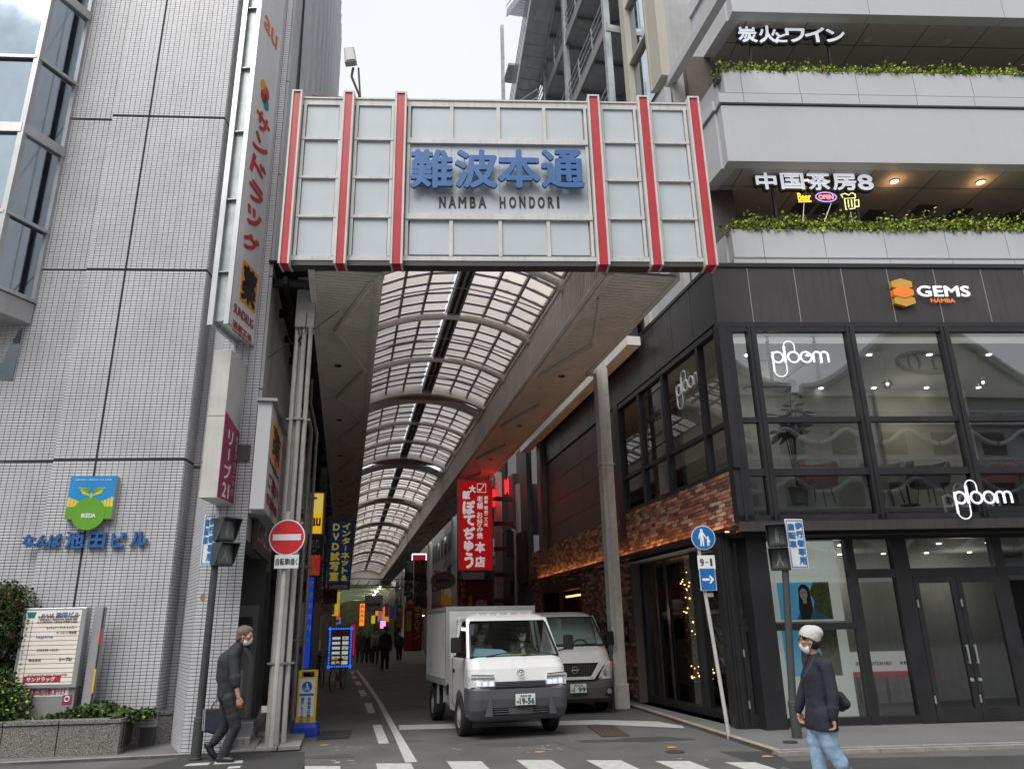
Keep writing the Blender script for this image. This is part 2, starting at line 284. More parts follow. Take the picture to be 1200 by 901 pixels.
M = dict(
 asphalt=speckle('asphalt', (.062,.061,.061), (.135,.133,.13), 190, .88, .35, .65, .35, .24),
 patch=speckle('dark_asphalt', (.028,.028,.029), (.06,.06,.06), 150, .9, .35, .65, .4, .2),
 pave=speckle('paving', (.11,.11,.11), (.165,.165,.16), 120, .85, .3, .7, .2, .12),
 kerb=mat('kerb', (.27,.255,.235), .85, var=.25, vs=5, bump=.2), kerbtan=mat('kerb_tan', (.33,.27,.22), .85, var=.2, vs=5, bump=.2),
 paint=mat('road_paint', (.46,.46,.45), .8, var=.22, vs=9, det=8), granite=speckle('granite', (.05,.048,.045), (.3,.29,.27), 75, .6, .38, .62, .15, .1),
 tile=mat('tile', (.56,.56,.585), .32, var=.10, vs=1.1, rand=.09, spec=.6, streak=.13), grout=mat('grout', (.11,.11,.12), .9),
 tileb=mat('tile_dark', (.34,.34,.36), .35, var=.1, vs=7), joint=mat('joint', (.025,.025,.028), .9, var=0),
 alu=mat('aluminium', (.52,.53,.54), .38, .7, var=.08, streak=.12), alud=mat('aluminium_dull', (.33,.33,.33), .5, .4, var=.1),
 panel=mat('sign_panel', (.50,.55,.58), .42, var=.05, vs=1.2, streak=.02, rand=.02), red=mat('red_paint', (.5,.022,.035), .38, var=.12, streak=.15),
 trim=mat('white_trim', (.60,.595,.575), .45, var=.12, streak=.2), blue=mat('blue_letter', (.028,.13,.36), .4, var=.15), black=mat('black', (.012,.012,.013), .5, var=0),
 soffit=mat('soffit', (.80,.765,.71), .6, var=.14, vs=1.5), rib=mat('rib_paint', (.78,.75,.71), .5, var=.14), valance=mat('valance', (.74,.70,.65), .55, var=.12, vs=1.2, streak=.15),
 steel=mat('dark_steel', (.06,.06,.06), .5, .3), darkframe=mat('dark_frame', (.028,.028,.031), .38, .2, var=.2), fascia=mat('fascia_metal', (.062,.055,.056), .42, .2, var=.18, vs=.8, streak=.25, rand=.12),
 white=mat('white_wall', (.50,.51,.53), .5, var=.04, vs=.8, streak=.02, rand=.02), offwhite=mat('offwhite', (.55,.54,.51), .55, var=.1, streak=.12), ceil=mat('ceiling', (.40,.37,.35), .7, var=.1),
 brown=mat('brown_panel', (.085,.066,.06), .5, var=.15, rand=.1), glass=glass('window_glass', (.70,.76,.74), .15, 1.3), gdark=glass('door_glass', (.55,.6,.6), .07, 1.2), gcar=glass('car_glass', (.62,.72,.68), .03, 1.0),
 mirror=mat('blue_glass', (.42,.50,.56), .03, 1, var=.05), pane=translucent('roof_pane', (.92,.88,.86), .86), bar=translucent('bar', (.42,.39,.40), .7),
 brick=mat('brick', (.30,.13,.085), .85, var=.45, vs=11, bump=.5, bs=60, rand=.45), mortar=mat('mortar', (.12,.10,.09), .95), brickl=mat('brick_pale', (.42,.30,.24), .85, var=.4, vs=11, bump=.5, rand=.3), brickd=mat('brick_dark', (.13,.065,.05), .85, var=.4, vs=11, bump=.5, rand=.3),
 white_em=mat('glow_white', (.9,.9,.95), .4, var=0, emit=.32, ecol=(.9,.93,1)), warm=mat('warm_lamp', (1,.7,.4), .4, var=0, emit=14, ecol=(1,.55,.2)), cool=mat('cool_lamp', (1,1,1), .4, var=0, emit=6, ecol=(1,.95,.85)),
 lens=mat('lamp_lens', (.5,.5,.48), .3, var=0), carw=mat('car_paint', (.66,.67,.67), .28, var=.03, vs=1, coat=.5), cfb=mat('cab_inner', (.03,.03,.032), .8), carg=mat('bumper_plastic', (.085,.087,.095), .55, var=.08, vs=3),
 rubber=mat('tyre', (.018,.018,.018), .85, var=.2, vs=20), chrome=mat('chrome', (.7,.7,.72), .16, 1, var=0), hub=mat('wheel_steel', (.46,.46,.47), .4, .15), plate=mat('plate', (.68,.7,.68), .45, var=.03), green=mat('plate_green', (.01,.07,.035), .5, var=0),
 headl=mat('headlamp', (.75,.78,.82), .12, .5, var=.1, vs=30, emit=.08, ecol=(.9,.95,1)), amber=mat('amber', (.75,.16,.02), .3, var=0), boxw=mat('cargo_box', (.66,.665,.655), .45, var=.06, streak=.08), boxg=mat('box_trim', (.36,.38,.38), .5, .3), under=mat('chassis', (.02,.02,.02), .8),
 skin=mat('skin', (.46,.25,.17), .5, var=.12, vs=14), cloth_b=mat('black_cloth', (.026,.029,.036), .85, var=.3, vs=12, bump=.5, bs=14), navy=mat('navy_knit', (.02,.022,.034), .9, var=.25, vs=12, bump=.5, bs=16),
 jeans=mat('light_denim', (.28,.42,.56), .85, var=.28, vs=9, bump=.6, bs=13), trousers=mat('charcoal_trousers', (.035,.034,.040), .85, var=.3, vs=10, bump=.6, bs=15), hairg=mat('grey_hair', (.16,.12,.095), .6, var=.5, vs=45, bump=.6, bs=90), hairb=mat('dark_hair', (.015,.012,.01), .55, var=.3, vs=40, bump=.5, bs=90),
 mask=mat('white_mask', (.72,.74,.76), .7, var=.04, bump=.2, bs=60), beanie=mat('beanie', (.52,.51,.48), .95, var=.12, vs=12, bump=.5, bs=50), leather=mat('brown_leather', (.17,.06,.03), .5), shoe=mat('black_shoe', (.012,.012,.013), .45, var=.2), sole=mat('sole', (.1,.1,.1), .8),
 yellow=mat('yellow_plastic', (.72,.50,.035), .42, var=.06), bluep=mat('blue_plastic', (.015,.05,.38), .42, var=.12), cone=mat('cone_red', (.36,.025,.02), .5, var=.15), signw=mat('sign_white', (.72,.74,.75), .4, var=.06), signr=mat('sign_red', (.6,.028,.035), .35, var=.05), signb=mat('sign_blue', (.012,.14,.42), .35, var=.05),
 galv=mat('galvanised', (.42,.45,.46), .45, .5, var=.2, vs=4), grey=mat('grey_paint', (.2,.2,.195), .6, var=.15), lgrey=mat('light_grey', (.42,.42,.42), .6, var=.12, streak=.12), dgrey=mat('dark_grey', (.085,.083,.08), .7, var=.2), vdark=mat('very_dark', (.012,.012,.012), .9, var=.1),
 polew=mat('pole_white', (.52,.51,.48), .5, var=.15, vs=6, streak=.3), poled=mat('pole_dark', (.055,.06,.06), .55, var=.2, vs=8), leaf=mat('leaf', (.055,.105,.02), .6, var=.5, vs=9), leafd=mat('leaf_dark', (.028,.06,.018), .6, var=.5, vs=8), leafy=mat('leaf_lime', (.38,.50,.06), .6, var=.5, vs=8), leafr=mat('leaf_red', (.16,.07,.03), .6, var=.4, vs=8), stem=mat('stem', (.07,.045,.03), .8),
 stain=speckle('stain', (.05,.05,.05), (.1,.1,.1), 190, .8, .35, .65, .35, .2), cream=mat('cream_wall', (.5,.47,.40), .8, var=.05), floor=mat('shop_floor', (.12,.10,.08), .5), redseat=mat('red_seat', (.55,.06,.03), .6), cream2=mat('cream_seat', (.5,.46,.36), .7), poster=mat('poster_white', (.8,.8,.74), .5, var=.04, emit=.22), pblue=mat('poster_blue', (.12,.5,.8), .5, var=.15, vs=5, emit=.2),
 magenta=mat('magenta', (.32,.035,.10), .5, var=.08), orange=mat('orange_sign', (.85,.33,.02), .5, var=.05), ygreen=mat('logo_green', (.12,.36,.02), .5), ikedab=mat('logo_blue', (.01,.26,.62), .5), ylw=mat('logo_yellow', (.8,.62,.03), .5), text=mat('print_dark', (.035,.035,.04), .6, var=0), textb=mat('print_blue', (.02,.15,.42), .6, var=0), textr=mat('print_red', (.45,.02,.05), .6, var=0), textw=mat('print_white', (.8,.8,.8), .5, var=0),
 gold=mat('gold_logo', (.65,.36,.06), .4, var=.05), stone=mat('opposite_stone', (.42,.40,.37), .8, var=.1, vs=.5), interior=mat('interior', (.2,.19,.17), .8),
)
def lit(name, col, e): 
    return mat(name, col, .5, var=.04, emit=e, ecol=col)
def leaves(mb, n, fn, s0=.03, s1=.06, r=rnd):
    for _ in range(n):
        p = fn(); a = Vector((r.uniform(-1,1), r.uniform(-1,1), r.uniform(-.6,1))).normalized(); b = a.cross(Vector((r.uniform(-1,1), r.uniform(-1,1), r.uniform(-1,1)))).normalized()
        L = r.uniform(s0, s1); Wd = L*.45; p = Vector(p); q = a.cross(b)*L*.18
        mb.add([p, p+a*L*.5+b*Wd-q*.3, p+a*L-q, p+a*L*.5-b*Wd-q*.3], [(0,1,2,3)])
def remesh(mb, voxel, smooth=4):
    me = bpy.data.meshes.new('r'); me.from_pydata(mb.v, [], mb.f); o = bpy.data.objects.new('r', me); COL.objects.link(o)
    md = o.modifiers.new('r', 'REMESH'); md.mode = 'VOXEL'; md.voxel_size = voxel
    sm = o.modifiers.new('s', 'SMOOTH'); sm.iterations = smooth; sm.factor = .5
    dg = bpy.context.evaluated_depsgraph_get(); dg.update(); m2 = bpy.data.meshes.new_from_object(o.evaluated_get(dg))
    r = MB(); r.v = [tuple(v.co) for v in m2.vertices]; r.f = [tuple(p.vertices) for p in m2.polygons]
    bpy.data.objects.remove(o); bpy.data.meshes.remove(me); bpy.data.meshes.remove(m2); return r
def boolcut(mb, cutters):
    def ob(x):
        me = bpy.data.meshes.new('b'); me.from_pydata(x.v, [], x.f); bm = bmesh.new(); bm.from_mesh(me); bmesh.ops.recalc_face_normals(bm, faces=bm.faces); bm.to_mesh(me); bm.free()
        o = bpy.data.objects.new('b', me); COL.objects.link(o); return o
    o = ob(mb); cs = [ob(c) for c in cutters]
    for c in cs: md = o.modifiers.new('b', 'BOOLEAN'); md.operation = 'DIFFERENCE'; md.object = c; md.solver = 'EXACT'
    dg = bpy.context.evaluated_depsgraph_get(); dg.update(); m2 = bpy.data.meshes.new_from_object(o.evaluated_get(dg))
    r = MB(); r.v = [tuple(v.co) for v in m2.vertices]; r.f = [tuple(p.vertices) for p in m2.polygons]
    for x in [o]+cs: bpy.data.objects.remove(x)
    bpy.data.meshes.remove(m2); return r

# ================================================================ GROUND
def sheet(name, pts, z, m, world=False, parent=None, cat=None):
    V = [(p.x, p.y, z) for p in (pts if world else [gpt(*q) for q in pts])]
    mb = MB(); mb.add(V, [tuple(range(len(V)))]); o = mb.build(name, m, parent); o['kind'] = 'structure'
    if V and o.data.polygons[0].normal.z < 0: o.data.flip_normals()
    return o
sheet('road', [Vector((-220, -120, 0)), Vector((220, -120, 0)), Vector((220, 320, 0)), Vector((-220, 320, 0))], 0, M['asphalt'], True)
TDIR = AR.D
for X0, X1, Y in ((271, 313, 900), (356, 399, 897.5), (440.5, 481.7, 894.3), (523, 564, 891.7), (605, 646, 890.3), (687, 727.5, 890.6), (767.5, 807.5, 891.5), (849, 885, 893)):
    a, b = gpt(X0, Y), gpt(X1, Y); dn = Vector((TDIR.x, TDIR.y, 0))*-3.2
    if X0 > 300: sheet('zebra_stripe', [a, b, b+dn, a+dn], .004, M['paint'], True)
def off(pts, ox, oy, k): return [(ox+x/k, oy+y/k) for x, y in pts]
sheet('edge_line', off([(700,150),(745,215),(850,370),(960,590),(1050,800),(1135,795),(1010,590),(880,370),(765,205),(715,150)], 300, 760, 6), .004, M['paint'])
for q in ([(665,155),(690,153),(694,175),(668,176)], [(672,190),(700,189),(708,208),(680,210)], [(695,230),(728,228),(742,256),(706,258)], [(720,290),(762,288),(781,330),(737,333)], [(762,382),(812,380),(838,450),(788,453)], [(818,535),(880,533),(935,665),(863,668)]):
    sheet('lane_dash', off(q, 300, 760, 6), .004, M['paint'])
sheet('stop_line', [(467,849.5),(700,843.5),(770,845),(800,850.5),(802,853),(700,848.5),(468,855)], .004, M['paint'])
sheet('asphalt_patch', [(150,905),(232,881),(357,880.5),(357,905)], .004, M['patch'])
sheet('asphalt_patch', [(842,880),(905,880),(925,893),(905,905),(880,893)], .002, M['patch'])
sheet('asphalt_patch', [(905,893),(1000,888),(1230,884),(1230,905),(940,905)], .003, M['patch'])
for q in ([(252,893),(285,891),(284,894),(250,896)], [(222,895),(247,893.5),(244,896.5),(214,898)], [(268,898.5),(283,897.5),(281,900),(266,901)]):
    sheet('painted_mark', q, .008, M['paint'])
for i, (X, Y) in enumerate(((380,873), (632,881), (787,875.5), (899,886), (731,860))):
    p = gpt(X, Y); pts = [p+Vector((.075*math.cos(a)*(1+.3*math.sin(a*3+i)), .06*math.sin(a), 0)) for a in [k*math.pi/5 for k in range(10)]]
    sheet('painted_mark', pts, .006, M['orange'] if i in (2,) else mat('tan_mark%d' % i, (.5, .3, .12), .8), True)
for k in range(26):      # worn scuffs of old paint
    X, Y = rnd.choice([(400,877), (395,892), (540,878), (620,876), (820,890), (640,879)]); X += rnd.uniform(-24, 24); Y += rnd.uniform(-2.5, 2.5)
    p = gpt(X, Y); n = 6; pts = [p+Vector((rnd.uniform(.015, .06)*math.cos(2*math.pi*i/n), rnd.uniform(.01, .035)*math.sin(2*math.pi*i/n), 0)) for i in range(n)]
    sheet('worn_paint', pts, .005+k*.0002, M['lgrey'], True)
for k_, (pts_, w_) in enumerate(((((648,868),(660,872),(668,876),(683,879),(690,885)), .02), (((508,872),(516,869),(530,871),(541,868)), .012), (((430,870),(441,873),(452,880)), .012), (((742,868),(760,870),(775,868)), .012), (((560,884),(575,880),(590,882)), .01))):
    P_ = [gpt(*q) for q in pts_]; mb = MB()
    for a_, b_ in zip(P_[:-1], P_[1:]):
        n_ = 5
        for j in range(n_):
            c_ = a_.lerp(b_, j/n_)+Vector((rnd.uniform(-.02, .02), rnd.uniform(-.03, .03), 0)); d_ = a_.lerp(b_, (j+1)/n_); mb.quad((c_.x, c_.y-w_/2, .0035), (d_.x, d_.y-w_/2, .0035), (d_.x, d_.y+w_/2, .0035), (c_.x, c_.y+w_/2, .0035))
    o = mb.build('road_crack', M['vdark']); o['kind'] = 'structure'
for k_, (X, Y, rx_) in enumerate(((600,872,.5), (700,868,.35), (470,868,.3), (760,866,.6), (385,886,.4))):
    p = gpt(X, Y); sheet('oil_stain', [p+Vector((rx_*math.cos(a)*(1+.25*math.sin(a*3+k_)), rx_*.5*math.sin(a)*(1+.2*math.cos(a*2)), 0)) for a in [j*math.pi/12 for j in range(24)]], .0022+k_*.0001, M['patch'] if k_ % 2 else M['stain'], True)
# gratings and covers
def cover(pts, m, label, slots=9):
    P = [gpt(*q, .004) for q in pts]; b = P[0]; t = thing('drain_cover', label, 'drain cover', W0, b.x, b.y, 0)
    mb = MB(); mb.slab([(p.x, p.y, .004) for p in P], (0, 0, 1), .004); mb.build('plate', M['vdark'], t)
    f = MB()
    for i in range(slots+1):
        k = i/slots; a = P[0].lerp(P[3], k); c = P[1].lerp(P[2], k); f.bar((a.x, a.y, .012), (c.x, c.y, .012), .03, .012)
    for i in range(15):
        k = i/14; a = P[0].lerp(P[1], k); c = P[3].lerp(P[2], k); f.bar((a.x, a.y, .011), (c.x, c.y, .011), .02, .01)
    f.build('grate', m, t, kind='stuff')
cover([(378,857),(412.5,856),(408,864.5),(372,866.5)], M['steel'], 'dark steel drain grating in the asphalt beside the yellow board')
cover([(689,851),(719,850.5),(737.5,862),(706,863)], mat('rust', (.08,.055,.045), .8, var=.3, vs=20), 'rusty brown rectangular cover in the asphalt before the van')
p = gpt(791, 881); t = thing('manhole', 'small dark round drain cap in the road near the crossing', 'drain cap', W0, p.x, p.y, 0)
mb = MB(); mb.lathe([(.13, .001), (.13, .008), (.11, .012), (0.001, .012)], p.x, p.y, 20); mb.build('cap', M['steel'], t)
p = gpt(926, 869, .06); mb = MB(); mb.lathe([(.1, .0), (.1, .07), (.001, .07)], p.x, p.y, 16); wbuild(mb, 'valve_cap', M['steel'], W0, 'small dark round cap in the pavement left of the walking man', 'drain cap', u=p.x, d=p.y)

def kerbed(name, pts, h, m, km, kw=.12, edges=None):
    P = [Vector((p.x, p.y, 0)) for p in pts]; n = len(P)
    mb = MB(); mb.prism([(p.x, p.y) for p in P], -.05, h, 'z'); o = mb.build(name, m, None); o['kind'] = 'structure'
    k = MB()
    for i in edges:
        a, b = P[i], P[(i+1) % n]; d = (b-a).normalized(); nn = Vector((d.y, -d.x, 0))
        L = (b-a).length; c = int(max(1, L//.6))
        for j in range(c):
            s0, s1 = a+d*(L*j/c+.004), a+d*(L*(j+1)/c-.004)
            k.slab([(s0.x, s0.y, -.03), (s1.x, s1.y, -.03), (s1.x-nn.x*kw, s1.y-nn.y*kw, -.03), (s0.x-nn.x*kw, s0.y-nn.y*kw, -.03)], (0, 0, 1), h+.036)
    ko = k.build(name+'_kerb', km, None); ko['kind'] = 'structure'
# right pavement: along the arcade, round the corner, along the street
K = [gpt(655,803), gpt(740,829), gpt(905,883), gpt(938,884), gpt(1000,880), gpt(1200,877)]
R = [K[0], K[1], K[2]]
q1 = FR.P(.5, -2.05); q2 = FR.P(22, -2.3); q3 = FR.P(22, 3.0); q4 = gpt(868,858)+Vector((AR.D.x*14, AR.D.y*14, 0))
kerbed('pavement_right', [K[0], K[1], gpt(905,883), q1, q2, q3, q4], .05, M['pave'], M['kerbtan'], .11, (0, 1))
kb = MB()
for (a, b) in ((gpt(905,883), q1), (q1, q2)):
    d = (b-a).normalized(); nn = Vector((d.y, -d.x, 0)); L = (b-a).length; c = int(max(1, L//.6))
    for j in range(c):
        s0, s1 = a+d*(L*j/c+.003), a+d*(L*(j+1)/c-.003); 
        for (o0, o1, h) in ((.0, .09, .055), (.12, .2, .045)):
            kb.slab([(s0.x+nn.x*o0, s0.y+nn.y*o0, -.02), (s1.x+nn.x*o0, s1.y+nn.y*o0, -.02), (s1.x+nn.x*o1, s1.y+nn.y*o1, -.02), (s0.x+nn.x*o1, s0.y+nn.y*o1, -.02)], (0, 0, 1), h+.02)
o = kb.build('street_kerb', M['kerb']); o['kind'] = 'structure'
# left pavement
LK0, LK1 = gpt(-120, 903), gpt(318, 882); LKA = gpt(-2500, 903)
dl = (LK1-LK0).normalized(); far = LK0-dl*20
kerbed('pavement_left', [far, LK1, AR.P(-1.05, 16.), AR.P(-1.2, 20), gpt(200,874)+Vector((-1, 3, 0)), far+Vector((0, 3, 0))], .035, M['pave'], M['kerb'], .1, (0,))
# stepped paving flags by the doorway
fl = MB()
P2c = gpt(266, 884)
for i in range(3):
    for j in range(4):
        a = AR.loc(P2c); fl.box(a[0]+.05+i*.33+(j%2)*.03, a[0]+.05+i*.33+.31, a[1]+.0+j*.5, a[1]+j*.5+.47, .02, .05+.004*((i*7+j*3) % 5))
o = wbuild(fl, 'paving_flags', M['kerb'], AR); o['kind'] = 'structure'

# ================================================================ ARCADE ROOF
TC, HWD, RISE = 2.235, 1.885, .47
RAD = (HWD**2+RISE**2)/(2*RISE)
def archz(t, zs, lift=0): return zs+lift+math.sqrt((RAD+0)**2-(t-TC)**2)-(RAD-RISE)
ZS = 7.5
arc = thing('shopping_arcade', 'long covered arcade roof with arched translucent glazing and pale slatted soffits over the lane', 'arcade roof', AR, 5.83, 16.27, 0)
TL0, TL1, TR0, TR1 = -.82, .35, 4.12, 5.5
S0, S1 = 11.75, 100.
for (a, b, nm) in ((TL0, TL1-.0, 'left'), (TR0+.12, TR1, 'right')):
    S0 = 11.8 if a < 0 else 11.1
    sl = MB(); y = S0
    while y < 60:
        sl.box(a+.05, b-.06, y+.012, y+.105, ZS, ZS+.02); y += .12
    sl.build('soffit_slats', M['soffit'], arc, kind='stuff')
    bk = MB(); bk.box(a, b, S0, S1, ZS+.021, ZS+.06); bk.box(a+.05, b-.05, 60, S1, ZS+.002, ZS+.02); bk.build('soffit_backing', M['alud'], arc)
    ed = MB(); ed.box(a-.06, a+.05, S0, S1, ZS-.05, ZS+.22); ed.box(b-.06, b+.03, S0, S1, ZS-.04, ZS+.2); ed.build('soffit_edge_beam', M['rib'], arc)
# valances beside the vault
for (a, b) in ((TR0, TR0+.11), (TL1-.08, TL1+.0)):
    S0 = 11.15 if a > 2 else 11.95
    v = MB(); v.box(a+.02, b, S0, S1, ZS+.0, 8.95); v.build('valance', M['valance'], arc)
    g = MB(); y = S0
    while y < 55:
        g.box(a-.002 if a > 2 else b, a+.022 if a > 2 else b+.012, y, y+.085, ZS+.05, 8.38); y += .12
    g.box(a-.03, a+.05, S0, S1, ZS-.03, ZS+.05); g.box(a-.03, a+.06, S0, S1, 8.385, 8.46)
    g.build('valance_ridges', M['valance'], arc, kind='stuff')
# zig-zag tracks and downlights under the soffits
def zig(tA, tB, s_, n, ph):
    for i in range(n):
        a, b = (tA, tB) if (i+ph) % 2 == 0 else (tB, tA)
        mb = MB(); mb.bar((a, s_+2.33*i, ZS-.045), (b, s_+2.33*(i+1), ZS-.045), .075, .06); mb.bar((a, s_+2.33*i, ZS-.09), (b, s_+2.33*(i+1), ZS-.09), .035, .02)
        mb.build('light_track', M['rib'], arc)
zig(.2, -.45, 12.1, 18, 0); zig(4.36, 4.97, 12.0, 18, 0)
for (t_, s_) in ((-.43, 16.7), (4.91, 16.65)):
    for i in range(9):
        mb = MB(); mb.lathe([(.085, ZS-.004), (.085, ZS-.02), (.065, ZS-.02), (.055, ZS-.002), (.001, ZS-.002)], t_, s_+4.76*i, 16)
        mb.build('downlight', M['steel'], arc, smooth=False)
# sections of vault
secs = [(12.0, 22.95, 8.42), (24.1, 33.2, 8.55), (34.6, 43.7, 8.5), (45.0, 54, 8.5), (55.3, 64.3, 8.5), (65.6, 74.6, 8.5), (75.9, 85, 8.5), (86.2, 99.5, 8.5)]
cols = [-1.0, -.69, -.40, -.1, .1, .40, .69, 1.0]
npane = 0; rest = MB(); farbars = MB()
for k, (a, b, zs) in enumerate(secs):
    ribs = []; s_ = 13.59 if k == 0 else a+.2
    while s_ < b-.5: ribs.append(s_); s_ += 3.08 if k == 0 else 2.85
    n = 24
    for i, r_ in enumerate(ribs):
        mb = MB(); mb.tube([(TC+HWD*math.sin(x)/math.sin(1.0), r_, archz(TC+HWD*math.sin(x)/math.sin(1.0), zs)) for x in [(-1+2*j/n) for j in range(n+1)]], .085, 8)
        for sg in (-1, 1): mb.box(TC+sg*HWD-.1, TC+sg*HWD+.1, r_-.1, r_+.1, zs-.12, zs+.1)
        mb.build('arch_rib', M['rib'], arc, smooth=True)
    # end fascia arches
    for (e, th, hh) in ((b, .22, .26), (a, .12, .12)):
        mb = MB(); lo = []; hi = []
        for j in range(n+1):
            t_ = TC-HWD+2*HWD*j/n; lo.append((t_, archz(t_, zs)-.02)); hi.append((t_, archz(t_, zs)+hh))
        for j in range(n):
            A, B_, C_, D_ = lo[j], lo[j+1], hi[j+1], hi[j]
            mb.add([(A[0], e, A[1]), (B_[0], e, B_[1]), (C_[0], e, C_[1]), (D_[0], e, D_[1]), (A[0], e+th, A[1]), (B_[0], e+th, B_[1]), (C_[0], e+th, C_[1]), (D_[0], e+th, D_[1])],
                   [(0,1,2,3), (7,6,5,4), (0,4,5,1), (3,2,6,7)])
        mb.build('end_arch', M['rib'], arc)
    # dark ridge gutter
    zr = archz(TC, zs); mb = MB(); mb.box(TC-.13, TC+.13, a, b, zr+.10, zr+.30)
    mb.build('ridge_gutter', M['steel'], arc)
    mb = MB(); mb.box(TC-.16, TC-.11, a, b, zr+.02, zr+.1); mb.box(TC+.11, TC+.16, a, b, zr+.02, zr+.1); mb.box(TC-.03, TC+.03, a, b, zr+.03, zr+.08)
    mb.build('ridge_rail', M['alud'], arc)
    # purlins + row bars
    pb = MB()
    for c in (-1.0, -.69, -.40, .40, .69, 1.0):
        t_ = TC+HWD*c; pb.box(t_-.028, t_+.028, a, b, archz(t_, zs)+.12, archz(t_, zs)+.2)
    pb.build('purlin', M['alud'], arc)
    rows = []; y = a+.05; RW = .52 if k == 0 else .72; st = (b-a-.1)/round((b-a-.1)/RW)
    while y < b-.1: rows.append(y); y += st
    rb = MB()
    for y in rows:
        for j in range(len(cols)-1):
            if j == 3: continue
            t0, t1 = TC+HWD*cols[j], TC+HWD*cols[j+1]
            rb.bar((t0, y, archz(t0, zs)+.17), (t1, y, archz(t1, zs)+.17), .06, .035)
    rb.build('glazing_bar', M['bar'], arc, kind='stuff')
    tb = MB()
    for i in range(len(ribs)):
        y = ribs[i]+1.5
        if y < b: tb.tube([(TC-HWD+2*HWD*j/12, y, archz(TC-HWD+2*HWD*j/12, zs)+.03-.05*math.sin(math.pi*abs(j/6-1))) for j in range(13)], .018, 5)
    tb.build('tie_rod', M['alud'], arc, kind='stuff')
    for y in rows:
        for j in range(len(cols)-1):
            if j == 3: continue
            t0, t1 = TC+HWD*cols[j]+.03, TC+HWD*cols[j+1]-.03; z0, z1 = archz(t0, zs)+.2, archz(t1, zs)+.2
            q = [(t0, y+.03, z0), (t1, y+.03, z1), (t1, y+st-.03, z1), (t0, y+st-.03, z0)]
            if npane < 300:
                mb = MB(); mb.slab(q, (0, 0, 1), .012); mb.build('roof_pane', M['pane'], arc); npane += 1
            else: rest.slab(q, (0, 0, 1), .012)
rest.build('distant_roof_panes', M['pane'], arc, kind='stuff')
# cover between sections + tympanum at the far end
cv = MB()
for (x, y) in zip(secs[:-1], secs[1:]): cv.box(TC-HWD, TC+HWD, x[1]+.18, y[0]+.04, 9.0, 9.05)
cv.build('section_cover', M['alud'], arc, kind='stuff')
mb = MB(); mb.prism([(TC-HWD-.2, 7.2), (TC+HWD+.2, 7.2)]+[(TC+HWD*(1-2*j/12)*1.1, archz(TC+HWD*(1-2*j/12), 8.5)+.3) for j in range(13)], 99.7, 99.9); mb.build('end_wall', M['soffit'], arc)
mb = MB(); mb.box(-1.6, 6.2, 99.9, 100.2, 7.0, 7.5); mb.build('end_beam', M['valance'], arc)
# columns
def column(t_, s_, wd=.3, par=arc, top=ZS, m='rib'):
    mb = MB(); mb.box(t_-wd/2, t_+wd/2, s_-wd/2, s_+wd/2, 0, top-.02); mb.build('column', M[m], par, bevel=.02)
    return mb
for i, s_ in enumerate((16.27, 29.1, 41.8, 54.5, 67.2, 80)):
    t_ = 5.83-.06 if i == 0 else 5.72
    mb = MB(); mb.box(t_-.14, t_+.14, s_-.14, s_+.14, 0, 7.6); mb.box(t_-.165, t_+.165, s_-.165, s_+.165, .0, .5); mb.box(t_-.165, t_+.165, s_-.165, s_+.165, 5.2, 5.25); mb.box(t_-.35, t_+.12, s_-.1, s_+.1, 7.42, 7.6)
    mb.build('column', M['polew'], arc, bevel=.015)
    if i: mb = MB(); mb.box(-1.18, -.9, s_-.15, s_+.15, 0, 7.6); mb.build('column', M['grey'], arc, bevel=.015)
mb = MB(); mb.box(-1.13, -1.0, 13.15, 13.4, 0, 7.2); mb.box(-1.14, -.8, 13.1, 13.45, 6.95, 8.2); mb.build('column', M['polew'], arc, bevel=.015)
# dark netting and steel between the roof and the left building
dk = MB(); dk.box(-1.62, TL0-.07, 12.6, 100, 7.95, 8.0); 
for i in range(22): dk.box(-1.6, TL0-.06, 12.8+i*1.4, 12.9+i*1.4, 7.6, 7.75)
dk.box(-1.35, -1.28, 12.6, 60, 7.55, 7.7)
dk.build('dark_edge_netting', M['vdark'], arc)

# ================================================================ GATE SIGN
g0 = gpt(600, 308, 7.55); G = Fr(g0.x, g0.y, 3.2)
gate = thing('arcade_gate_sign', 'wide white panelled gate sign with red vertical bars and blue characters over the arcade mouth', 'gate sign', G, 0, 0, 7.55)
uL = G.px(340, 250)[0]; uR = G.px(830, 215)[0]; uL = G.px(339, 306)[0]; uR = G.px(826, 309)[0]
zb, zt = 7.55, 10.79
mb = MB(); mb.box(uL, uR, .04, .2, zb+.02, zt-.03); mb.build('sign_box', M['alud'], gate)
mb = MB(); mb.box(uL, uR, -.02, .2, zb-.07, zb+.02); mb.build('bottom_beam', M['steel'], gate)
fr = MB(); fr.box(uL, uR, -.03, .04, zb+.02, zb+.1); fr.box(uL, uR, -.03, .2, zt-.12, zt); fr.box(uL, uR, -.05, .22, zt, zt+.03)
bars = []
for (X0, X1) in ((325.8, 339), (391, 405), (457, 471.5), (700, 715), (763, 777.5), (826.5, 841)):
    a, b = G.px(X0, 308, -.12)[0], G.px(X1, 308, -.12)[0]; bars.append((a, b))
    mb = MB(); mb.box(a+.035, b-.035, -.13, .155, zb-.09, zt+.06); mb.build('red_bar', M['red'], gate)
    mb = MB(); mb.box(a, a+.033, -.15, .17, zb-.1, zt+.065); mb.box(b-.033, b, -.15, .17, zb-.1, zt+.065); mb.box(a, b, -.15, .17, zt+.066, zt+.1); mb.build('bar_channel', M['trim'], gate)
def zrow(X, ys): return [G.px(X, y)[1] for y in ys]
rowsL = zrow(430, (122, 164.5, 209.5, 255, 303.5)); rowsL[0] = zt-.10; rowsM = zrow(580, (125, 168, 256, 305.5))
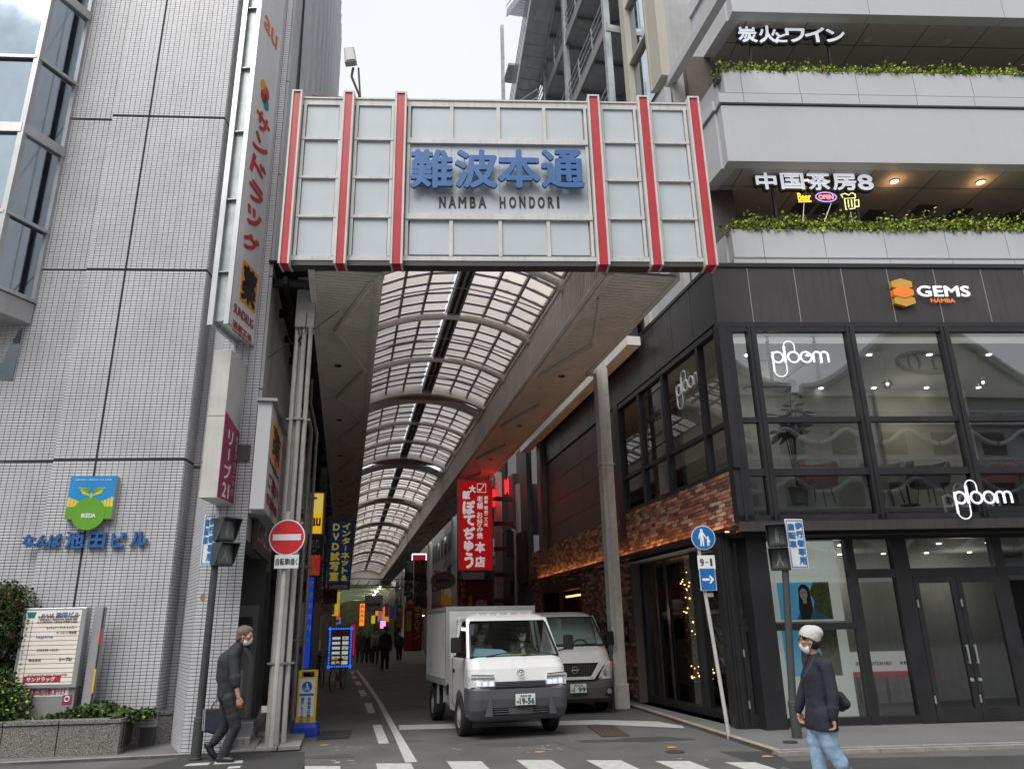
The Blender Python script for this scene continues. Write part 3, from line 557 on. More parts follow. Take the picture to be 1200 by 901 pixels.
def panel(a, b, z0, z1, par=gate): 
    mb = MB(); mb.box(a+.012, b-.012, .0, .035, z0+.012, z1-.012); mb.build('panel', M['panel'], par)
for i in (0, 1, 3, 4):
    a, b = bars[i][1]+.02, bars[i+1][0]-.02
    fr.box(a, a+.05, -.035, .04, zb+.1, zt-.12); fr.box(b-.05, b, -.035, .04, zb+.1, zt-.12)
    for j in range(4): panel(a+.05, b-.05, rowsL[j+1]+.0, rowsL[j]-.0)
    for j in range(1, 4): fr.box(a, b, -.045, .04, rowsL[j]-.022, rowsL[j]+.022)
a, b = bars[2][1]+.02, bars[3][0]-.02
fr.box(a, a+.05, -.035, .04, zb+.1, zt-.12); fr.box(b-.05, b, -.035, .04, zb+.1, zt-.12)
us = [G.px(X, 146)[0] for X in (529.3, 584, 637.5)]; us2 = [G.px(X, 280)[0] for X in (529.5, 586.5, 642.5)]
zA, zB = rowsM[1], rowsM[2]
for (uu, z0, z1) in ((us, zA, zt-.12), (us, zb+.1, zB)):
    e = [a+.05]+uu+[b-.05]
    for j in range(4): panel(e[j]+.015, e[j+1]-.015, z0+.04, z1-.0)
    for x in uu: fr.box(x-.03, x+.03, -.035, .04, z0, z1)
for z in (zA, zB): fr.box(a, b, -.055, .04, z-.05, z+.05)
e = [a+.05]+us+[b-.05]
for j in range(4):
    mb = MB(); mb.box(e[j]+.002, e[j+1]-.002, .0, .035, zB+.052, zA-.052); mb.build('panel', M['panel'], gate)
fr.build('frame', M['trim'], gate)
for ch, X0, X1 in (('難', 482.5, 529.5), ('波', 534.5, 581.5), ('本', 584.5, 632), ('通', 635.5, 683)):
    r_ = G.rect(X0, 177.5, X1, 220, -.13); mb = MB()
    mb.text(ch, r_[0], r_[1], r_[2], r_[3], -.13, bold=.021, extrude=.028); o = mb.build('character', M['blue'], gate)
    pn = MB()
    for (x, z) in ((.2, .15), (.8, .15), (.2, .85), (.8, .85)): pn.tube([(r_[0]+(r_[1]-r_[0])*x, 0, r_[2]+(r_[3]-r_[2])*z), (r_[0]+(r_[1]-r_[0])*x, -.11, r_[2]+(r_[3]-r_[2])*z)], .006, 5)
    pn.build('standoff_pin', M['steel'], gate)
for X, ch in zip((518, 532.5, 547, 560, 570, ), 'NAMBA'): pass
xs = [515, 524.5, 535, 549, 560.5, 571]; 
for txt, X0, X1 in (('N',515,522), ('A',526,534), ('M',537.5,546), ('B',551,557), ('A',561,569.5), ('H',586,592), ('O',597,604.5), ('N',609,615.5), ('D',620.5,626.5), ('O',630.5,638), ('R',642.5,648.5), ('I',653,655)):
    r_ = G.rect(X0, 231, X1, 243.5, -.01); mb = MB(); mb.text(txt, r_[0], r_[1], r_[2], r_[3], -.006, bold=.006, extrude=.004); mb.build('letter', M['black'], gate)
# lamp on top of the gate
p = G.px(418, 118, .5); lx, lz = p[0], p[1]
fl = thing('floodlight', 'grey square floodlight on a bent arm standing on top of the gate sign', 'floodlight', G, lx, .5, zt)
f_ = lambda X, Y: G.px(X, Y, .5)
a_ = f_(421, 112); b_ = f_(412, 90); c_ = f_(417, 80); d_ = f_(428, 108)
mb = MB(); mb.tube([(a_[0], .5, zt), (a_[0], .5, a_[1]), (b_[0], .5, b_[1]), (c_[0]-.05, .5, c_[1])], .025, 6); mb.tube([(d_[0]-.05, .5, zt+.05), (c_[0]+.05, .5, c_[1])], .02, 6); mb.build('arm', M['steel'], fl)
h = f_(411, 70); mb = MB(); mb.prism([(h[0]-.09, h[1]-.17), (h[0]+.13, h[1]-.13), (h[0]+.07, h[1]+.2), (h[0]-.12, h[1]+.17)], .38, .52); mb.build('lamp_head', M['lgrey'], fl, bevel=.01)
mb = MB(); mb.prism([(h[0]-.06, h[1]-.13), (h[0]+.10, h[1]-.10), (h[0]+.05, h[1]+.16), (h[0]-.09, h[1]+.14)], .365, .379); mb.build('lamp_glass', M['lens'], fl)
mb = MB(); q0 = G.px(366, 112, .3); q1 = G.px(401, 115, .3); mb.bar((q0[0], .3, q0[1]), (q1[0], .3, q1[1]), .03); mb.bar((q0[0], .3, zt), (q0[0], .3, q0[1]), .03)
mb.build('red_rail', mat('dark_red', (.12,.02,.03), .5), gate)

# ================================================================ LEFT BUILDING
P0, P1, P2 = gpt(200, 874), gpt(211, 886), gpt(266, 884)
P0, P1, P2 = [Vector((p.x, p.y)) for p in (P0, P1, P2)]
LB = Fr(P0.x, P0.y, 4.0)
TL = AR.loc(P2)[0]; SL = AR.loc(P2)[1]
off_b = thing('office_building', 'tall white tiled office building with a blue glass bay left of the arcade', 'building', W0, P1.x, P1.y, 0)
HT = 19.0
def fr2(A, B):
    d = B-A; return Fr(A.x, A.y, math.degrees(math.atan2(d.y, d.x))), d.length
tiles = MB(); dtiles = MB(); near_tiles = []
TP, TH = .103, .0515
tm = {}
def tilewall(A, B, z0, z1, bands=(), vjoint=(), near=0, back=True, jitter=True):
    F, L = fr2(A, B); n = max(1, round(L/TP)); pw = L/n; z = z0; row = 0
    while z < z1:
        skip = any(a < z+TH/2 < b for a, b in bands)
        for i in range(n):
            u = i*pw
            if skip: continue
            if near and z < near and len(near_tiles) < 300:
                p = F.P(u+pw/2, 0, z+TH/2); near_tiles.append((p, F.a, pw)); continue
            q = []
            dd = -.007 - (rnd.random()*.0025)
            for (uu, zz, d_) in ((u+.005, z+.005, dd), (u+pw-.005, z+.005, dd), (u+pw-.005, z+TH-.005, dd), (u+.005, z+TH-.005, dd), (u+.004, z+.004, 0), (u+pw-.004, z+.004, 0), (u+pw-.004, z+TH-.004, 0), (u+.004, z+TH-.004, 0)):
                p = F.P(uu, d_, zz); q.append((p.x, p.y, p.z))
            tiles.add(q, [(0,1,2,3), (4,5,1,0), (5,6,2,1), (6,7,3,2), (7,4,0,3)])
        z += TH; row += 1
    if back:
        a, b = F.P(0, 0), F.P(L, 0); bk = MB(); bk.quad((a.x, a.y, 0), (b.x, b.y, 0), (b.x, b.y, HT+12), (a.x, a.y, HT+12)); return bk
# levels of the dark horizontal joints, read on the wall
zj = [LB.px(240, 541)[1], LB.px(240, 321)[1], LB.px(240, 144)[1]]
zj.append(zj[-1]+3.5); zj.append(zj[-1]+3.5); bands = [(z-.03, z+.03) for z in zj]
uR_ = LB.px(218, 560)[0]; uJ = LB.px(155, 300)[0]; uA = LB.px(55, 285)[0]
def LP(u, d=0): p = LB.P(u, d); return Vector((p.x, p.y))
# main wall stands a little proud; from far left to uR_
mwD = -.16
wallparts = []
wallparts.append(tilewall(LP(-6.5, mwD+.12), LP(uA+.95, mwD+.12), .3, zj[1], [(z-.03+.02, z+.03+.02) for z in zj]))
bk = tilewall(LP(uA+.0, mwD+.12), LP(uA+.9, mwD+.12), zj[1], HT, bands); wallparts.append(bk)
wallparts.append(tilewall(LP(uA+.9, mwD), LP(uR_, mwD), .3, HT, bands, [(uJ-uA-.9-.02, uJ-uA-.9+.02)]))
wallparts.append(tilewall(LP(uR_, mwD), LP(uR_, .3), .3, HT, bands))
wallparts.append(tilewall(LP(uR_, .3), LP(.08, .3), .3, HT, [(z-.06, z) for z in zj]))
PA = LP(.08, .3)
wallparts.append(tilewall(P0, P1, 0, HT, [(z-.06, z) for z in zj[:1]], near=3.2))
wallparts.append(tilewall(P1, P2, 0, HT, (), near=3.2))
gm = MB()
for b_ in wallparts: gm.add([(v[0], v[1], v[2]) for v in b_.v], b_.f)
pj = LP(uJ, mwD); 
gm.build('grout_wall', M['grout'], off_b)
tiles.build('wall_tiles', M['tile'], off_b, kind='stuff')
tmb = MB(); h = .0, 
pw = TP
tmb.add([(-pw/2+.006, -.008, -TH/2+.006), (pw/2-.006, -.008, -TH/2+.006), (pw/2-.006, -.008, TH/2-.006), (-pw/2+.006, -.008, TH/2-.006), (-pw/2+.004, 0, -TH/2+.004), (pw/2-.004, 0, -TH/2+.004), (pw/2-.004, 0, TH/2-.004), (-pw/2+.004, 0, TH/2-.004)], [(0,1,2,3), (4,5,1,0), (5,6,2,1), (6,7,3,2), (7,4,0,3)])
tme = mesh_of(tmb, M['tile'], 'tile')
for (p, a, w_) in near_tiles: piece('tile', tme, off_b, p, (0, 0, a), (w_/TP, 1, 1))
jm = MB()
for z in zj:
    a, b = LP(uA+.9, mwD-.001), LP(uR_, mwD-.001); jm.bar((a.x, a.y+.02, z), (b.x, b.y+.02, z), .05, .055)
a = LP(uJ, mwD+.005); jm.box(a.x-.014, a.x+.014, a.y-.02, a.y+.03, .3, HT)
jm.build('expansion_joint', M['joint'], off_b)
# rest of the body: side wall along the arcade, roof
body = MB(); 
q = [P2, Vector((AR.P(TL, 30).x, AR.P(TL, 30).y)), Vector((AR.P(TL-9, 30).x, AR.P(TL-9, 30).y)), LP(-9, 1.2), LP(.0, 1.2), P0+Vector((.05, .05)), P1+Vector((.03, .03))]
body.prism([(v.x+ (0 if i else 0), v.y) for i, v in enumerate([P2+Vector((-.02, .02))]+q[1:])], 3.4, 30, 'z')
body.build('body', M['tileb'], off_b)
# side wall facing the arcade: grey panels with dark wavy fins high up
SW = SIDE(TL)   # u = s, outward (towards the arcade) = d > 0 ... -t is d>0, so arcade side is d<0
pn = MB(); s_ = SL
pnl = MB()
while s_ < 29.5:
    L_ = 1.6
    for z in [3.5+2.1*i for i in range(13)]:
        x = MB(); x.box(s_+.012, min(s_+L_-.012, 30), -.05, .0, z+.012, z+2.088); pnl.add(x.v, x.f)
    s_ += L_
po = MB(); po.v = [tuple(SW.P(v[0], v[1], v[2])) for v in pnl.v]; po.f = pnl.f; po.build('side_panels', M['lgrey'], off_b)
fn = MB()
for i in range(30):
    s_ = SL+1.5+i*.55; pts = [(s_+.14*math.sin(z*1.1+i*1.7), -.1, z) for z in [9+.6*k for k in range(34)]]
    fn.tube([tuple(SW.P(*p)) for p in pts], .075, 4)
fn.build('wavy_fins', M['white'], off_b, kind='stuff')
fd = MB(); z0 = 9
fd.v = [tuple(SW.P(*p)) for p in [(SL+1.2, -.056, 9), (SL+17.2, -.056, 9), (SL+17.2, -.056, 30), (SL+1.2, -.056, 30)]]; fd.f = [(0,1,2,3)]; fd.build('fin_recess', M['dgrey'], off_b)
# glass bay
F0 = LB
Ax, zA_ = LB.px(87, 98, mwD); Apt = LB.P(uA+.0, mwD+.1); Bpt = gpt(45, 70, LB.px(87, 98, mwD)[1])
lv = [LB.px(X, Y, mwD)[1] for X, Y in ((43, 353), (55, 272), (73, 180), (87, 98), (103, 20))]
lv.append(lv[-1]+(lv[-1]-lv[-2])); lv.append(lv[-1]+2.2); lv.append(lv[-1]+2.2)
Cpt = Bpt + Vector((-math.cos(LB.a)*4.5, -math.sin(LB.a)*4.5, 0))
nrm = [(Apt, Bpt), (Bpt, Cpt)]
for i in range(len(lv)-1):
    for j, (a, b) in enumerate(nrm):
        ncell = 1 if j == 0 else 3
        for k in range(ncell):
            p, q_ = a.lerp(b, k/ncell), a.lerp(b, (k+1)/ncell)
            mb = MB(); mb.quad((q_.x, q_.y, lv[i]+.05), (p.x, p.y, lv[i]+.05), (p.x, p.y, lv[i+1]-.05), (q_.x, q_.y, lv[i+1]-.05))
            mb.build('bay_glass', M['mirror'], off_b)
mm = MB()
for i, z in enumerate(lv):
    hh = .2 if i in (2, 4) else .07
    for a, b in nrm: 
        mm.bar((a.x, a.y, z+hh/3), (b.x, b.y, z+hh/3), .14, hh)
for p in (Apt, Bpt, Bpt.lerp(Cpt, 1/3), Bpt.lerp(Cpt, 2/3), Cpt): mm.box(p.x-.05, p.x+.05, p.y-.06, p.y+.06, lv[0], lv[-1])
mm.build('bay_mullion', M['alu'], off_b)
mb = MB(); e = LB.P(-8, .2)
poly = [(Apt.x+.03, Apt.y), (Bpt.x+.02, Bpt.y-.05), (Cpt.x, Cpt.y-.05), (e.x, e.y)]
mb.prism(poly, lv[0]-.42, lv[0]-.02, 'z'); mb.build('bay_base', M['lgrey'], off_b, bevel=.01)
mb = MB(); d_ = Apt.lerp(Bpt, .5); mb.quad((Apt.x-.1, Apt.y+.0, lv[0]-.5), (Apt.x-.5, Apt.y, lv[0]-.5), (Apt.x-.5, Apt.y-.02, lv[0]-1.5), (Apt.x-.1, Apt.y-.02, lv[0]-1.5))
mb.build('lower_glass', M['mirror'], off_b)
# doorway on the arcade side with dark steps
AL = AR
dw = MB(); 
dw.box(TL-.55, TL-.02, SL+3.6, SL+3.7, 0, 3.4); dw.box(TL-.6, TL-.55, SL+.2, SL+3.6, 0, 3.4)
ob = MB(); ob.v = [tuple(AR.P(*v)) for v in dw.v]; ob.f = dw.f; ob.build('entrance_recess', M['dgrey'], off_b)
dd = MB(); dd.box(TL-.54, TL-.08, SL+3.5, SL+3.58, .1, 2.2); ob = MB(); ob.v = [tuple(AR.P(*v)) for v in dd.v]; ob.f = dd.f; ob.build('steel_door', M['grey'], off_b)
dd = MB()
for i in range(14): dd.box(TL-.48, TL-.18, SL+3.46, SL+3.5, 1.3+i*.05, 1.33+i*.05)
ob = MB(); ob.v = [tuple(AR.P(*v)) for v in dd.v]; ob.f = dd.f; ob.build('door_louvre', M['steel'], off_b)
cab = thing('utility_cabinet', 'rounded grey metal cabinet standing in the dark doorway beside the tiled corner', 'cabinet', AR, TL-.25, SL+1.5, 0)
mb = MB(); mb.prism([(TL-.54, .35), (TL+.08, .35), (TL+.08, 1.2)]+[(TL-.23+.31*math.cos(a), 1.2+.3*math.sin(a)) for a in [k*math.pi/10 for k in range(1, 10)]]+[(TL-.54, 1.2)], SL+1.3, SL+1.75); mb.build('body', M['grey'], cab, bevel=.02)
mb = MB(); mb.box(TL-.45, TL-.02, SL+1.285, SL+1.3, .7, 1.1); mb.build('door_panel', M['lgrey'], cab)
st = thing('metal_steps', 'low chequer-plate metal steps in the doorway behind the walking man in black', 'steps', AR, TL-.5, SL+.8, 0)
for i in range(2):
    mb = MB(); mb.box(TL-.52, TL+.25, SL+.45+.4*i, SL+.9+.4*i, 0.02, .17*(i+1)); mb.build('step', M['galv'], st, bevel=.01)
    mb = MB()
    for k in range(8): mb.box(TL-.5+k*.093, TL-.47+k*.093, SL+.447+.4*i, SL+.45+.4*i, .05+.17*i, .15+.17*i)
    mb.build('tread_ribs', M['alud'], st, kind='stuff')
# beam above doorway
bm_ = MB(); bm_.box(TL-.3, TL, SL+.1, SL+3.7, 3.1, 3.45); ob = MB(); ob.v = [tuple(AR.P(*v)) for v in bm_.v]; ob.f = bm_.f; ob.build('lintel', M['tileb'], off_b)
bs = MB(); bs.box(-.2, .2, -.01, 0, 0, 0)
# brown fascia sign with white characters above the doorway, on the arcade side
SG = SIDE(TL+.02)
r0 = (SL+.6, SL+3.4)
t = thing('doorway_fascia_sign', 'brown signboard with pale characters over the side doorway of the tiled building', 'sign', SG, r0[0], 0, 3.0)
mb = MB(); mb.box(r0[0], r0[1], -.06, 0, 3.0, 3.75); mb.build('board', M['brown'], t)
mb = MB(); mb.text('ピル出入口', r0[0]+.2, r0[1]-.2, 3.15, 3.6, -.064, bold=.01); mb.build('lettering', M['lgrey'], t)

# --- planter, shrubs, ground cover
q = [gpt(-160, 897), gpt(137, 887), gpt(150, 878), gpt(200, 873)]
K_ = [Vector((p.x, p.y)) for p in q]; 
pl = thing('granite_planter', 'long low speckled granite planter in front of the tiled wall', 'planter', W0, K_[1].x, K_[1].y, 0)
zt_ = .52
mb = MB(); pb_ = [(k.x, k.y) for k in K_]+[(LP(-.0, .3).x, LP(-.0, .3).y), (LP(-5, .3).x, LP(-5, .3).y)]
seg = [(K_[0].lerp(K_[1], a), K_[0].lerp(K_[1], b)) for a, b in ((0, .22), (.223, .52), (.523, .745), (.748, 1))]+[(K_[1]+(K_[2]-K_[1])*.01, K_[2]), (K_[2], K_[3])]
for a, b in seg:
    d = (b-a).normalized(); n_ = Vector((-d.y, d.x))*.16
    m_ = MB(); m_.prism([(a.x, a.y), (b.x-d.x*.006, b.y-d.y*.006), (b.x+n_.x, b.y+n_.y), (a.x+n_.x, a.y+n_.y)], 0.03, zt_-.07, 'z'); m_.build('granite_slab', M['granite'], pl)
    m_ = MB(); m_.prism([(a.x-n_.x*.12, a.y-n_.y*.12), (b.x-n_.x*.12-d.x*.004, b.y-n_.y*.12), (b.x+n_.x*1.2, b.y+n_.y*1.2), (a.x+n_.x*1.2, a.y+n_.y*1.2)], zt_-.06, zt_, 'z'); m_.build('coping', M['granite'], pl, bevel=.006)
soil = MB(); soil.prism([(p[0], p[1]) for p in [(K_[0].x, K_[0].y+.1), (K_[1].x, K_[1].y+.1), (K_[2].x, K_[2].y+.1), (K_[3].x-.1, K_[3].y), (LP(-.3, .28).x, LP(-.3, .28).y), (LP(-6, .2).x, LP(-6, .2).y)]], .1, .46, 'z')
soil.build('soil', mat('soil', (.04,.03,.02), .95), pl)
def green_bed(x0, x1, n, hs, ms, nm, lab):
    o = thing
    for m_, fr_, cnt in ms:
        mb = MB()
        def fn():
            x = rnd.uniform(x0, x1); yb = 12.3+(x+5.9)*.07; y = rnd.uniform(yb-.12, yb+.55); hh = hs*(.35+.65*abs(math.sin(x*2.3+1)+.4*math.sin(x*6))/1.3)
            return (x, y, .46+rnd.random()*hh)
        leaves(mb, int(n*fr_), fn, .035, .075); o_ = mb.build(cnt, M[m_]); o_['kind'] = 'stuff'
green_bed(-7.15, -5.75, 5200, .22, (('leafd', .55, 'ground_cover'), ('leaf', .35, 'ground_cover'), ('leafy', .1, 'ground_cover')), '', '')
green_bed(-9.5, -7.1, 3500, .13, (('leafd', .5, 'ground_cover'), ('leafy', .3, 'ground_cover')), '', '')
def shrub(cx, cy, zb_, w_, d_, h_, n, label, ms, g=None, seed=3):
    r = random.Random(seed); t = thing('shrub', label, 'shrub', W0, cx, cy, zb_, g)
    mb = MB()
    for i in range(7): 
        a = r.uniform(0, 6.3); tp_ = (cx+w_*.35*math.cos(a), cy+d_*.35*math.sin(a), zb_+h_*r.uniform(.6, .9)); mb.tube([(cx+.05*math.cos(a), cy+.05*math.sin(a), zb_-.05), ((cx+tp_[0])/2, (cy+tp_[1])/2, zb_+h_*.35), tp_], [.02, .014, .005], 5)
    mb.build('stem', M['stem'], t)
    cl = [(r.uniform(-.75, .75), r.uniform(-.7, .7), r.uniform(.08, .92), r.uniform(.16, .3)) for _ in range(34)]
    for m_, f in ms:
        mb = MB()
        def fn():
            c = r.choice(cl); k = r.uniform(.55, 1) ** .5; th = r.uniform(0, 6.283); ph = math.acos(r.uniform(-1, 1)); R_ = c[3]*k
            wx = w_*(1-.35*c[2])
            return (cx+c[0]*wx*.55+R_*math.sin(ph)*math.cos(th)*1.0, cy+c[1]*d_*.55+R_*math.sin(ph)*math.sin(th)*.9, zb_+c[2]*h_+R_*math.cos(ph)*1.0)
        leaves(mb, int(n*f), fn, .03, .06, r); mb.build('foliage', M[m_], t, kind='stuff')
    return t
us_ = LB.px(-8, 760, -.55)[0]; pS = LB.P(us_, -.55)
shrub(pS.x, pS.y, .5, 1.15, .75, 2.1, 19000, 'tall dense evergreen shrub left of the building directory board', (('leafd', .5), ('leaf', .42), ('leafr', .08)))
pS = LB.P(LB.px(4, 820, -.75)[0], -.75)
shrub(pS.x, pS.y, .42, .5, .4, .6, 4500, 'small low clipped shrub at the foot of the tall shrub', (('leafd', .5), ('leaf', .3), ('leafy', .2)), seed=5)

# --- building directory board
db0 = gpt(60, 890); DB = Fr(LB.P(0, -.6).x, LB.P(0, -.6).y, 4.0)
r_ = DB.rect(29, 716, 93, 804); 
dbt = thing('directory_board', 'grey floor directory board with rows of tenant names in front of the tiled wall', 'directory board', DB, (r_[0]+r_[1])/2, 0, .5)
a0, a1 = DB.px(28, 716)[0], DB.px(100, 716)[0]; b0, b1 = DB.px(15, 838)[0], DB.px(82, 838)[0]
b0, b1 = DB.px(14, 838)[0], DB.px(86, 838)[0]; b0 = a0 = (a0+b0)/2; b1 = a1 = (a1+b1)/2
zt2 = DB.px(65, 712)[1]; zm = DB.px(50, 806)[1]
mb = MB(); mb.box(a0, a1, 0, .12, .4, zm); mb.build('pedestal', M['alud'], dbt, bevel=.008)
mb = MB(); mb.box(a0-.02, a1+.02, -.05, .14, zm, zt2); mb.build('case', M['alu'], dbt, bevel=.01)
mb = MB(); mb.box(a0+.035, a1-.05, -.058, -.05, zm+.05, zt2-.04); mb.build('lit_panel', mat('directory_face', (.66,.62,.57), .5, var=.12, vs=1.5, emit=.12, ecol=(1,.85,.7)), dbt)
W_ = a1-a0-.085; X_ = a0+.035; H_ = zt2-zm-.09; rows = MB()
for i in range(14): rows.box(X_, X_+W_, -.060, -.058, zm+.05+H_*(i+.5)*.86/14, zm+.05+H_*(i+.5)*.86/14+.006)
rows.box(X_+W_*.13, X_+W_*.13+.006, -.061, -.058, zm+.05, zm+.05+H_*.86)
for i, s in enumerate(('1', '2', '3', '4', '5', '6', '6', '7', '8', '9', '階')): rows.text(s, X_+.02, X_+.055, zm+.075+H_*.078*i, zm+.125+H_*.078*i, -.0605, keep=True)
rows.build('floor_lines', M['text'], dbt, kind='stuff')
tx = MB(); tx.text('なんば', X_+W_*.28, X_+W_*.5, zt2-.135, zt2-.085, -.0605, bold=.002); tx.text('池田ビル', X_+W_*.54, X_+W_*.97, zt2-.145, zt2-.07, -.0605, bold=.004); tx.build('title', M['textb'], dbt)
tx = MB(); tx.prism([(X_+.03, zt2-.15), (X_+.13, zt2-.15), (X_+.15, zt2-.06), (X_+.01, zt2-.06)], -.062, -.0595); tx.build('green_mark', mat('teal', (.01,.2,.2), .5), dbt)
for (s, x, w2, row, hh, mm_, bb) in (('サンドラッグ', .2, .5, .3, .06, 'textw', .003), ('株式会社', .18, .22, 3.7, .04, 'text', .001), ('リーブ21', .72, .22, 3.7, .05, 'text', .003), ('ザ・フェース', .6, .2, 8.4, .035, 'text', .001), ('美容室', .82, .14, 8.4, .035, 'text', .001), ('lapina', .25, .3, 7.6, .045, 'textb', .001), ('センチュリー アンド カンパニー', .4, .55, 9.3, .035, 'text', .001), ('ビジネスサポートセンター', .3, .4, 5.4, .04, 'text', .001), ('クラブパチスロ なんば店', .2, .7, 1.2, .03, 'text', .0005),
                               ('なんば株式会社 大阪支店 営業部 企画室', .22, .72, 10.3, .03, 'text', .0005), ('一般財団法人 関西研究所 開発部 総務', .22, .72, 10.75, .03, 'text', .0005), ('事務所 管理室 案内所 受付 会議室', .22, .72, 11.2, .03, 'text', .0005)):
    tx = MB(); z_ = zm+.075+H_*.078*row
    if s == 'サンドラッグ': b_ = MB(); b_.box(X_+W_*.14, X_+W_*.8, -.0598, -.058, z_-.02, z_+.08); b_.build('red_strip', M['textr'], dbt)
    tx.text(s, X_+W_*x, X_+W_*(x+w2), z_, z_+hh, -.0625, bold=bb); tx.build('lettering', M[mm_], dbt)
mb = MB(); r2 = DB.rect(25, 807, 80, 816); mb.box(r2[0], r2[1], -.004, -.0, r2[2], r2[3]+.03); mb.build('notice_strip', M['signw'], dbt)
tx = MB(); tx.text('ビル玄関は商店街側にあります', r2[0]+.04, r2[1]-.04, r2[2]+.02, r2[3]+.01, -.006, bold=.001); tx.build('lettering', M['textr'], dbt)
r2 = DB.rect(73, 814, 84, 825); mb = MB(); mb.box(r2[0], r2[1], -.006, 0, r2[2], r2[3]); mb.build('sticker', M['magenta'], dbt)
mb = MB(); mb.torus(((r2[0]+r2[1])/2, -.008, (r2[2]+r2[3])/2+.01), .035, .009); mb.build('ring_mark', M['textw'], dbt)
# striped pole right of the board
X1p = DB.px(100, 760)[0]; 
pp = thing('tiled_post', 'narrow tiled post with a red and yellow marker strip right of the directory board', 'post', DB, X1p+.09, .1, .4)
mb = MB(); mb.box(X1p+.03, X1p+.16, .06, .2, .4, zt2); mb.build('post', M['tileb'], pp)
mb = MB(); mb.box(X1p+.17, X1p+.185, .05, .07, .55, zt2); mb.build('edge', M['steel'], pp)
mb = MB(); mb.box(X1p+.165, X1p+.19, .04, .05, 1.55, 1.78); mb.build('marker', M['signr'], pp); mb = MB(); mb.box(X1p+.165, X1p+.19, .04, .05, .85, 1.2); mb.build('marker', M['yellow'], pp)
wf = Fr(LB.P(0, mwD).x, LB.P(0, mwD).y, 4.0)
for i, (X, Y, lab) in enumerate(((115, 789, 'upper of two small square floodlights low on the tiled wall'), (112, 808, 'lower of two small square floodlights low on the tiled wall'))):
    u, z = wf.px(X, Y); t = thing('wall_light', lab, 'floodlight', wf, u, 0, z, 'small floodlights above the planter')
    mb = MB(); mb.box(u-.055, u+.055, -.2, -.1, z-.05, z+.06); mb.build('lamp_head', M['kerb'], t, bevel=.01); mb = MB(); mb.box(u-.012, u+.012, -.12, 0, z-.09, z-.06); mb.box(u-.012, u+.012, -.16, -.14, z-.09, z-.04); mb.build('bracket', M['steel'], t)

# --- building name and logo on the wall
t = thing('name_lettering', 'blue raised characters spelling the building name on the white tiled wall', 'lettering', wf, wf.px(100, 633)[0], 0, 3.3)
for ch, X0, X1, Y0, Y1 in (('な',27,41,627,640), ('ん',42.5,57,627,640), ('ば',58,71,626,640), ('池',77,98,623,642), ('田',104,123,624,642), ('ビ',131,147,624,641), ('ル',153,173,623,640)):
    r_ = wf.rect(X0, Y0, X1, Y1, -.06); mb = MB(); mb.text(ch, r_[0], r_[1], r_[2], r_[3], -.05, bold=.01, extrude=.02); mb.build('character', M['blue'], t)
    pn = MB(); pn.box((r_[0]+r_[1])/2-.01, (r_[0]+r_[1])/2+.01, -.04, 0, (r_[2]+r_[3])/2-.01, (r_[2]+r_[3])/2+.01); pn.build('standoff_pin', M['steel'], t)
r_ = wf.rect(82, 559, 136, 608.5, -.05); x0, x1, z0, z1 = r_
t = thing('logo_sign', 'square blue and green sign with a sprout above the word IKEDA on tiles', 'sign', wf, (x0+x1)/2, 0, z0)
mb = MB(); mb.box(x0, x1, -.12, 0, z0, z1); mb.build('box', M['lgrey'], t); mb = MB(); mb.box(x0, x1, -.126, -.12, z0+(z1-z0)*.3, z1); mb.build('blue_field', M['ikedab'], t)
mb = MB(); mb.box(x0, x1, -.127, -.12, z0, z0+(z1-z0)*.3); mb.disc((x0+x1)/2, z0+(z1-z0)*.12, (x1-x0)*.36, -.1305, -.127, 28); o = mb.build('green_hill', M['ygreen'], t)
W_, H_ = x1-x0, z1-z0
for sgn in (-1, 1):
    mb = MB(); hs = (.3, .36, .42, .46) 
    for k in range(4):
        xx = (x0+x1)/2+sgn*W_*(.46-.07*k); mb.box(xx-W_*.03, xx+W_*.03, -.129, -.127, z0+H_*.28, z0+H_*(.5-.03*k)); 
    mb.build('yellow_bars', M['ylw'], t)
    mb = MB(); cx = (x0+x1)/2
    mb.prism([(cx, z0+H_*.52)]+[(cx+sgn*W_*(.02+.26*(math.sin(k*math.pi/8))**1 *(k/8) + .14*math.sin(k*math.pi/8)), z0+H_*(.55+.16*(k/8)+.09*math.sin(k*math.pi/8))) for k in range(1, 9)][::1]+[(cx+sgn*W_*.26, z0+H_*.72), (cx+sgn*W_*.2, z0+H_*.58)], -.130, -.127); mb.build('sprout_leaf', mat('sprout%d' % sgn, (.5,.62,.03), .5), t)
mb = MB(); mb.box((x0+x1)/2-W_*.02, (x0+x1)/2+W_*.02, -.1295, -.127, z0+H_*.42, z0+H_*.6); mb.build('sprout_stem', M['ylw'], t)
mb = MB(); mb.text('IKEDA', x0+W_*.36, x0+W_*.66, z0+H_*.03, z0+H_*.12, -.133, bold=.004); mb.text('GREEN AREA IN LIFE', x0+W_*.1, x0+W_*.9, z0+H_*.9, z0+H_*.93, -.133); mb.build('lettering', M['textw'], t)

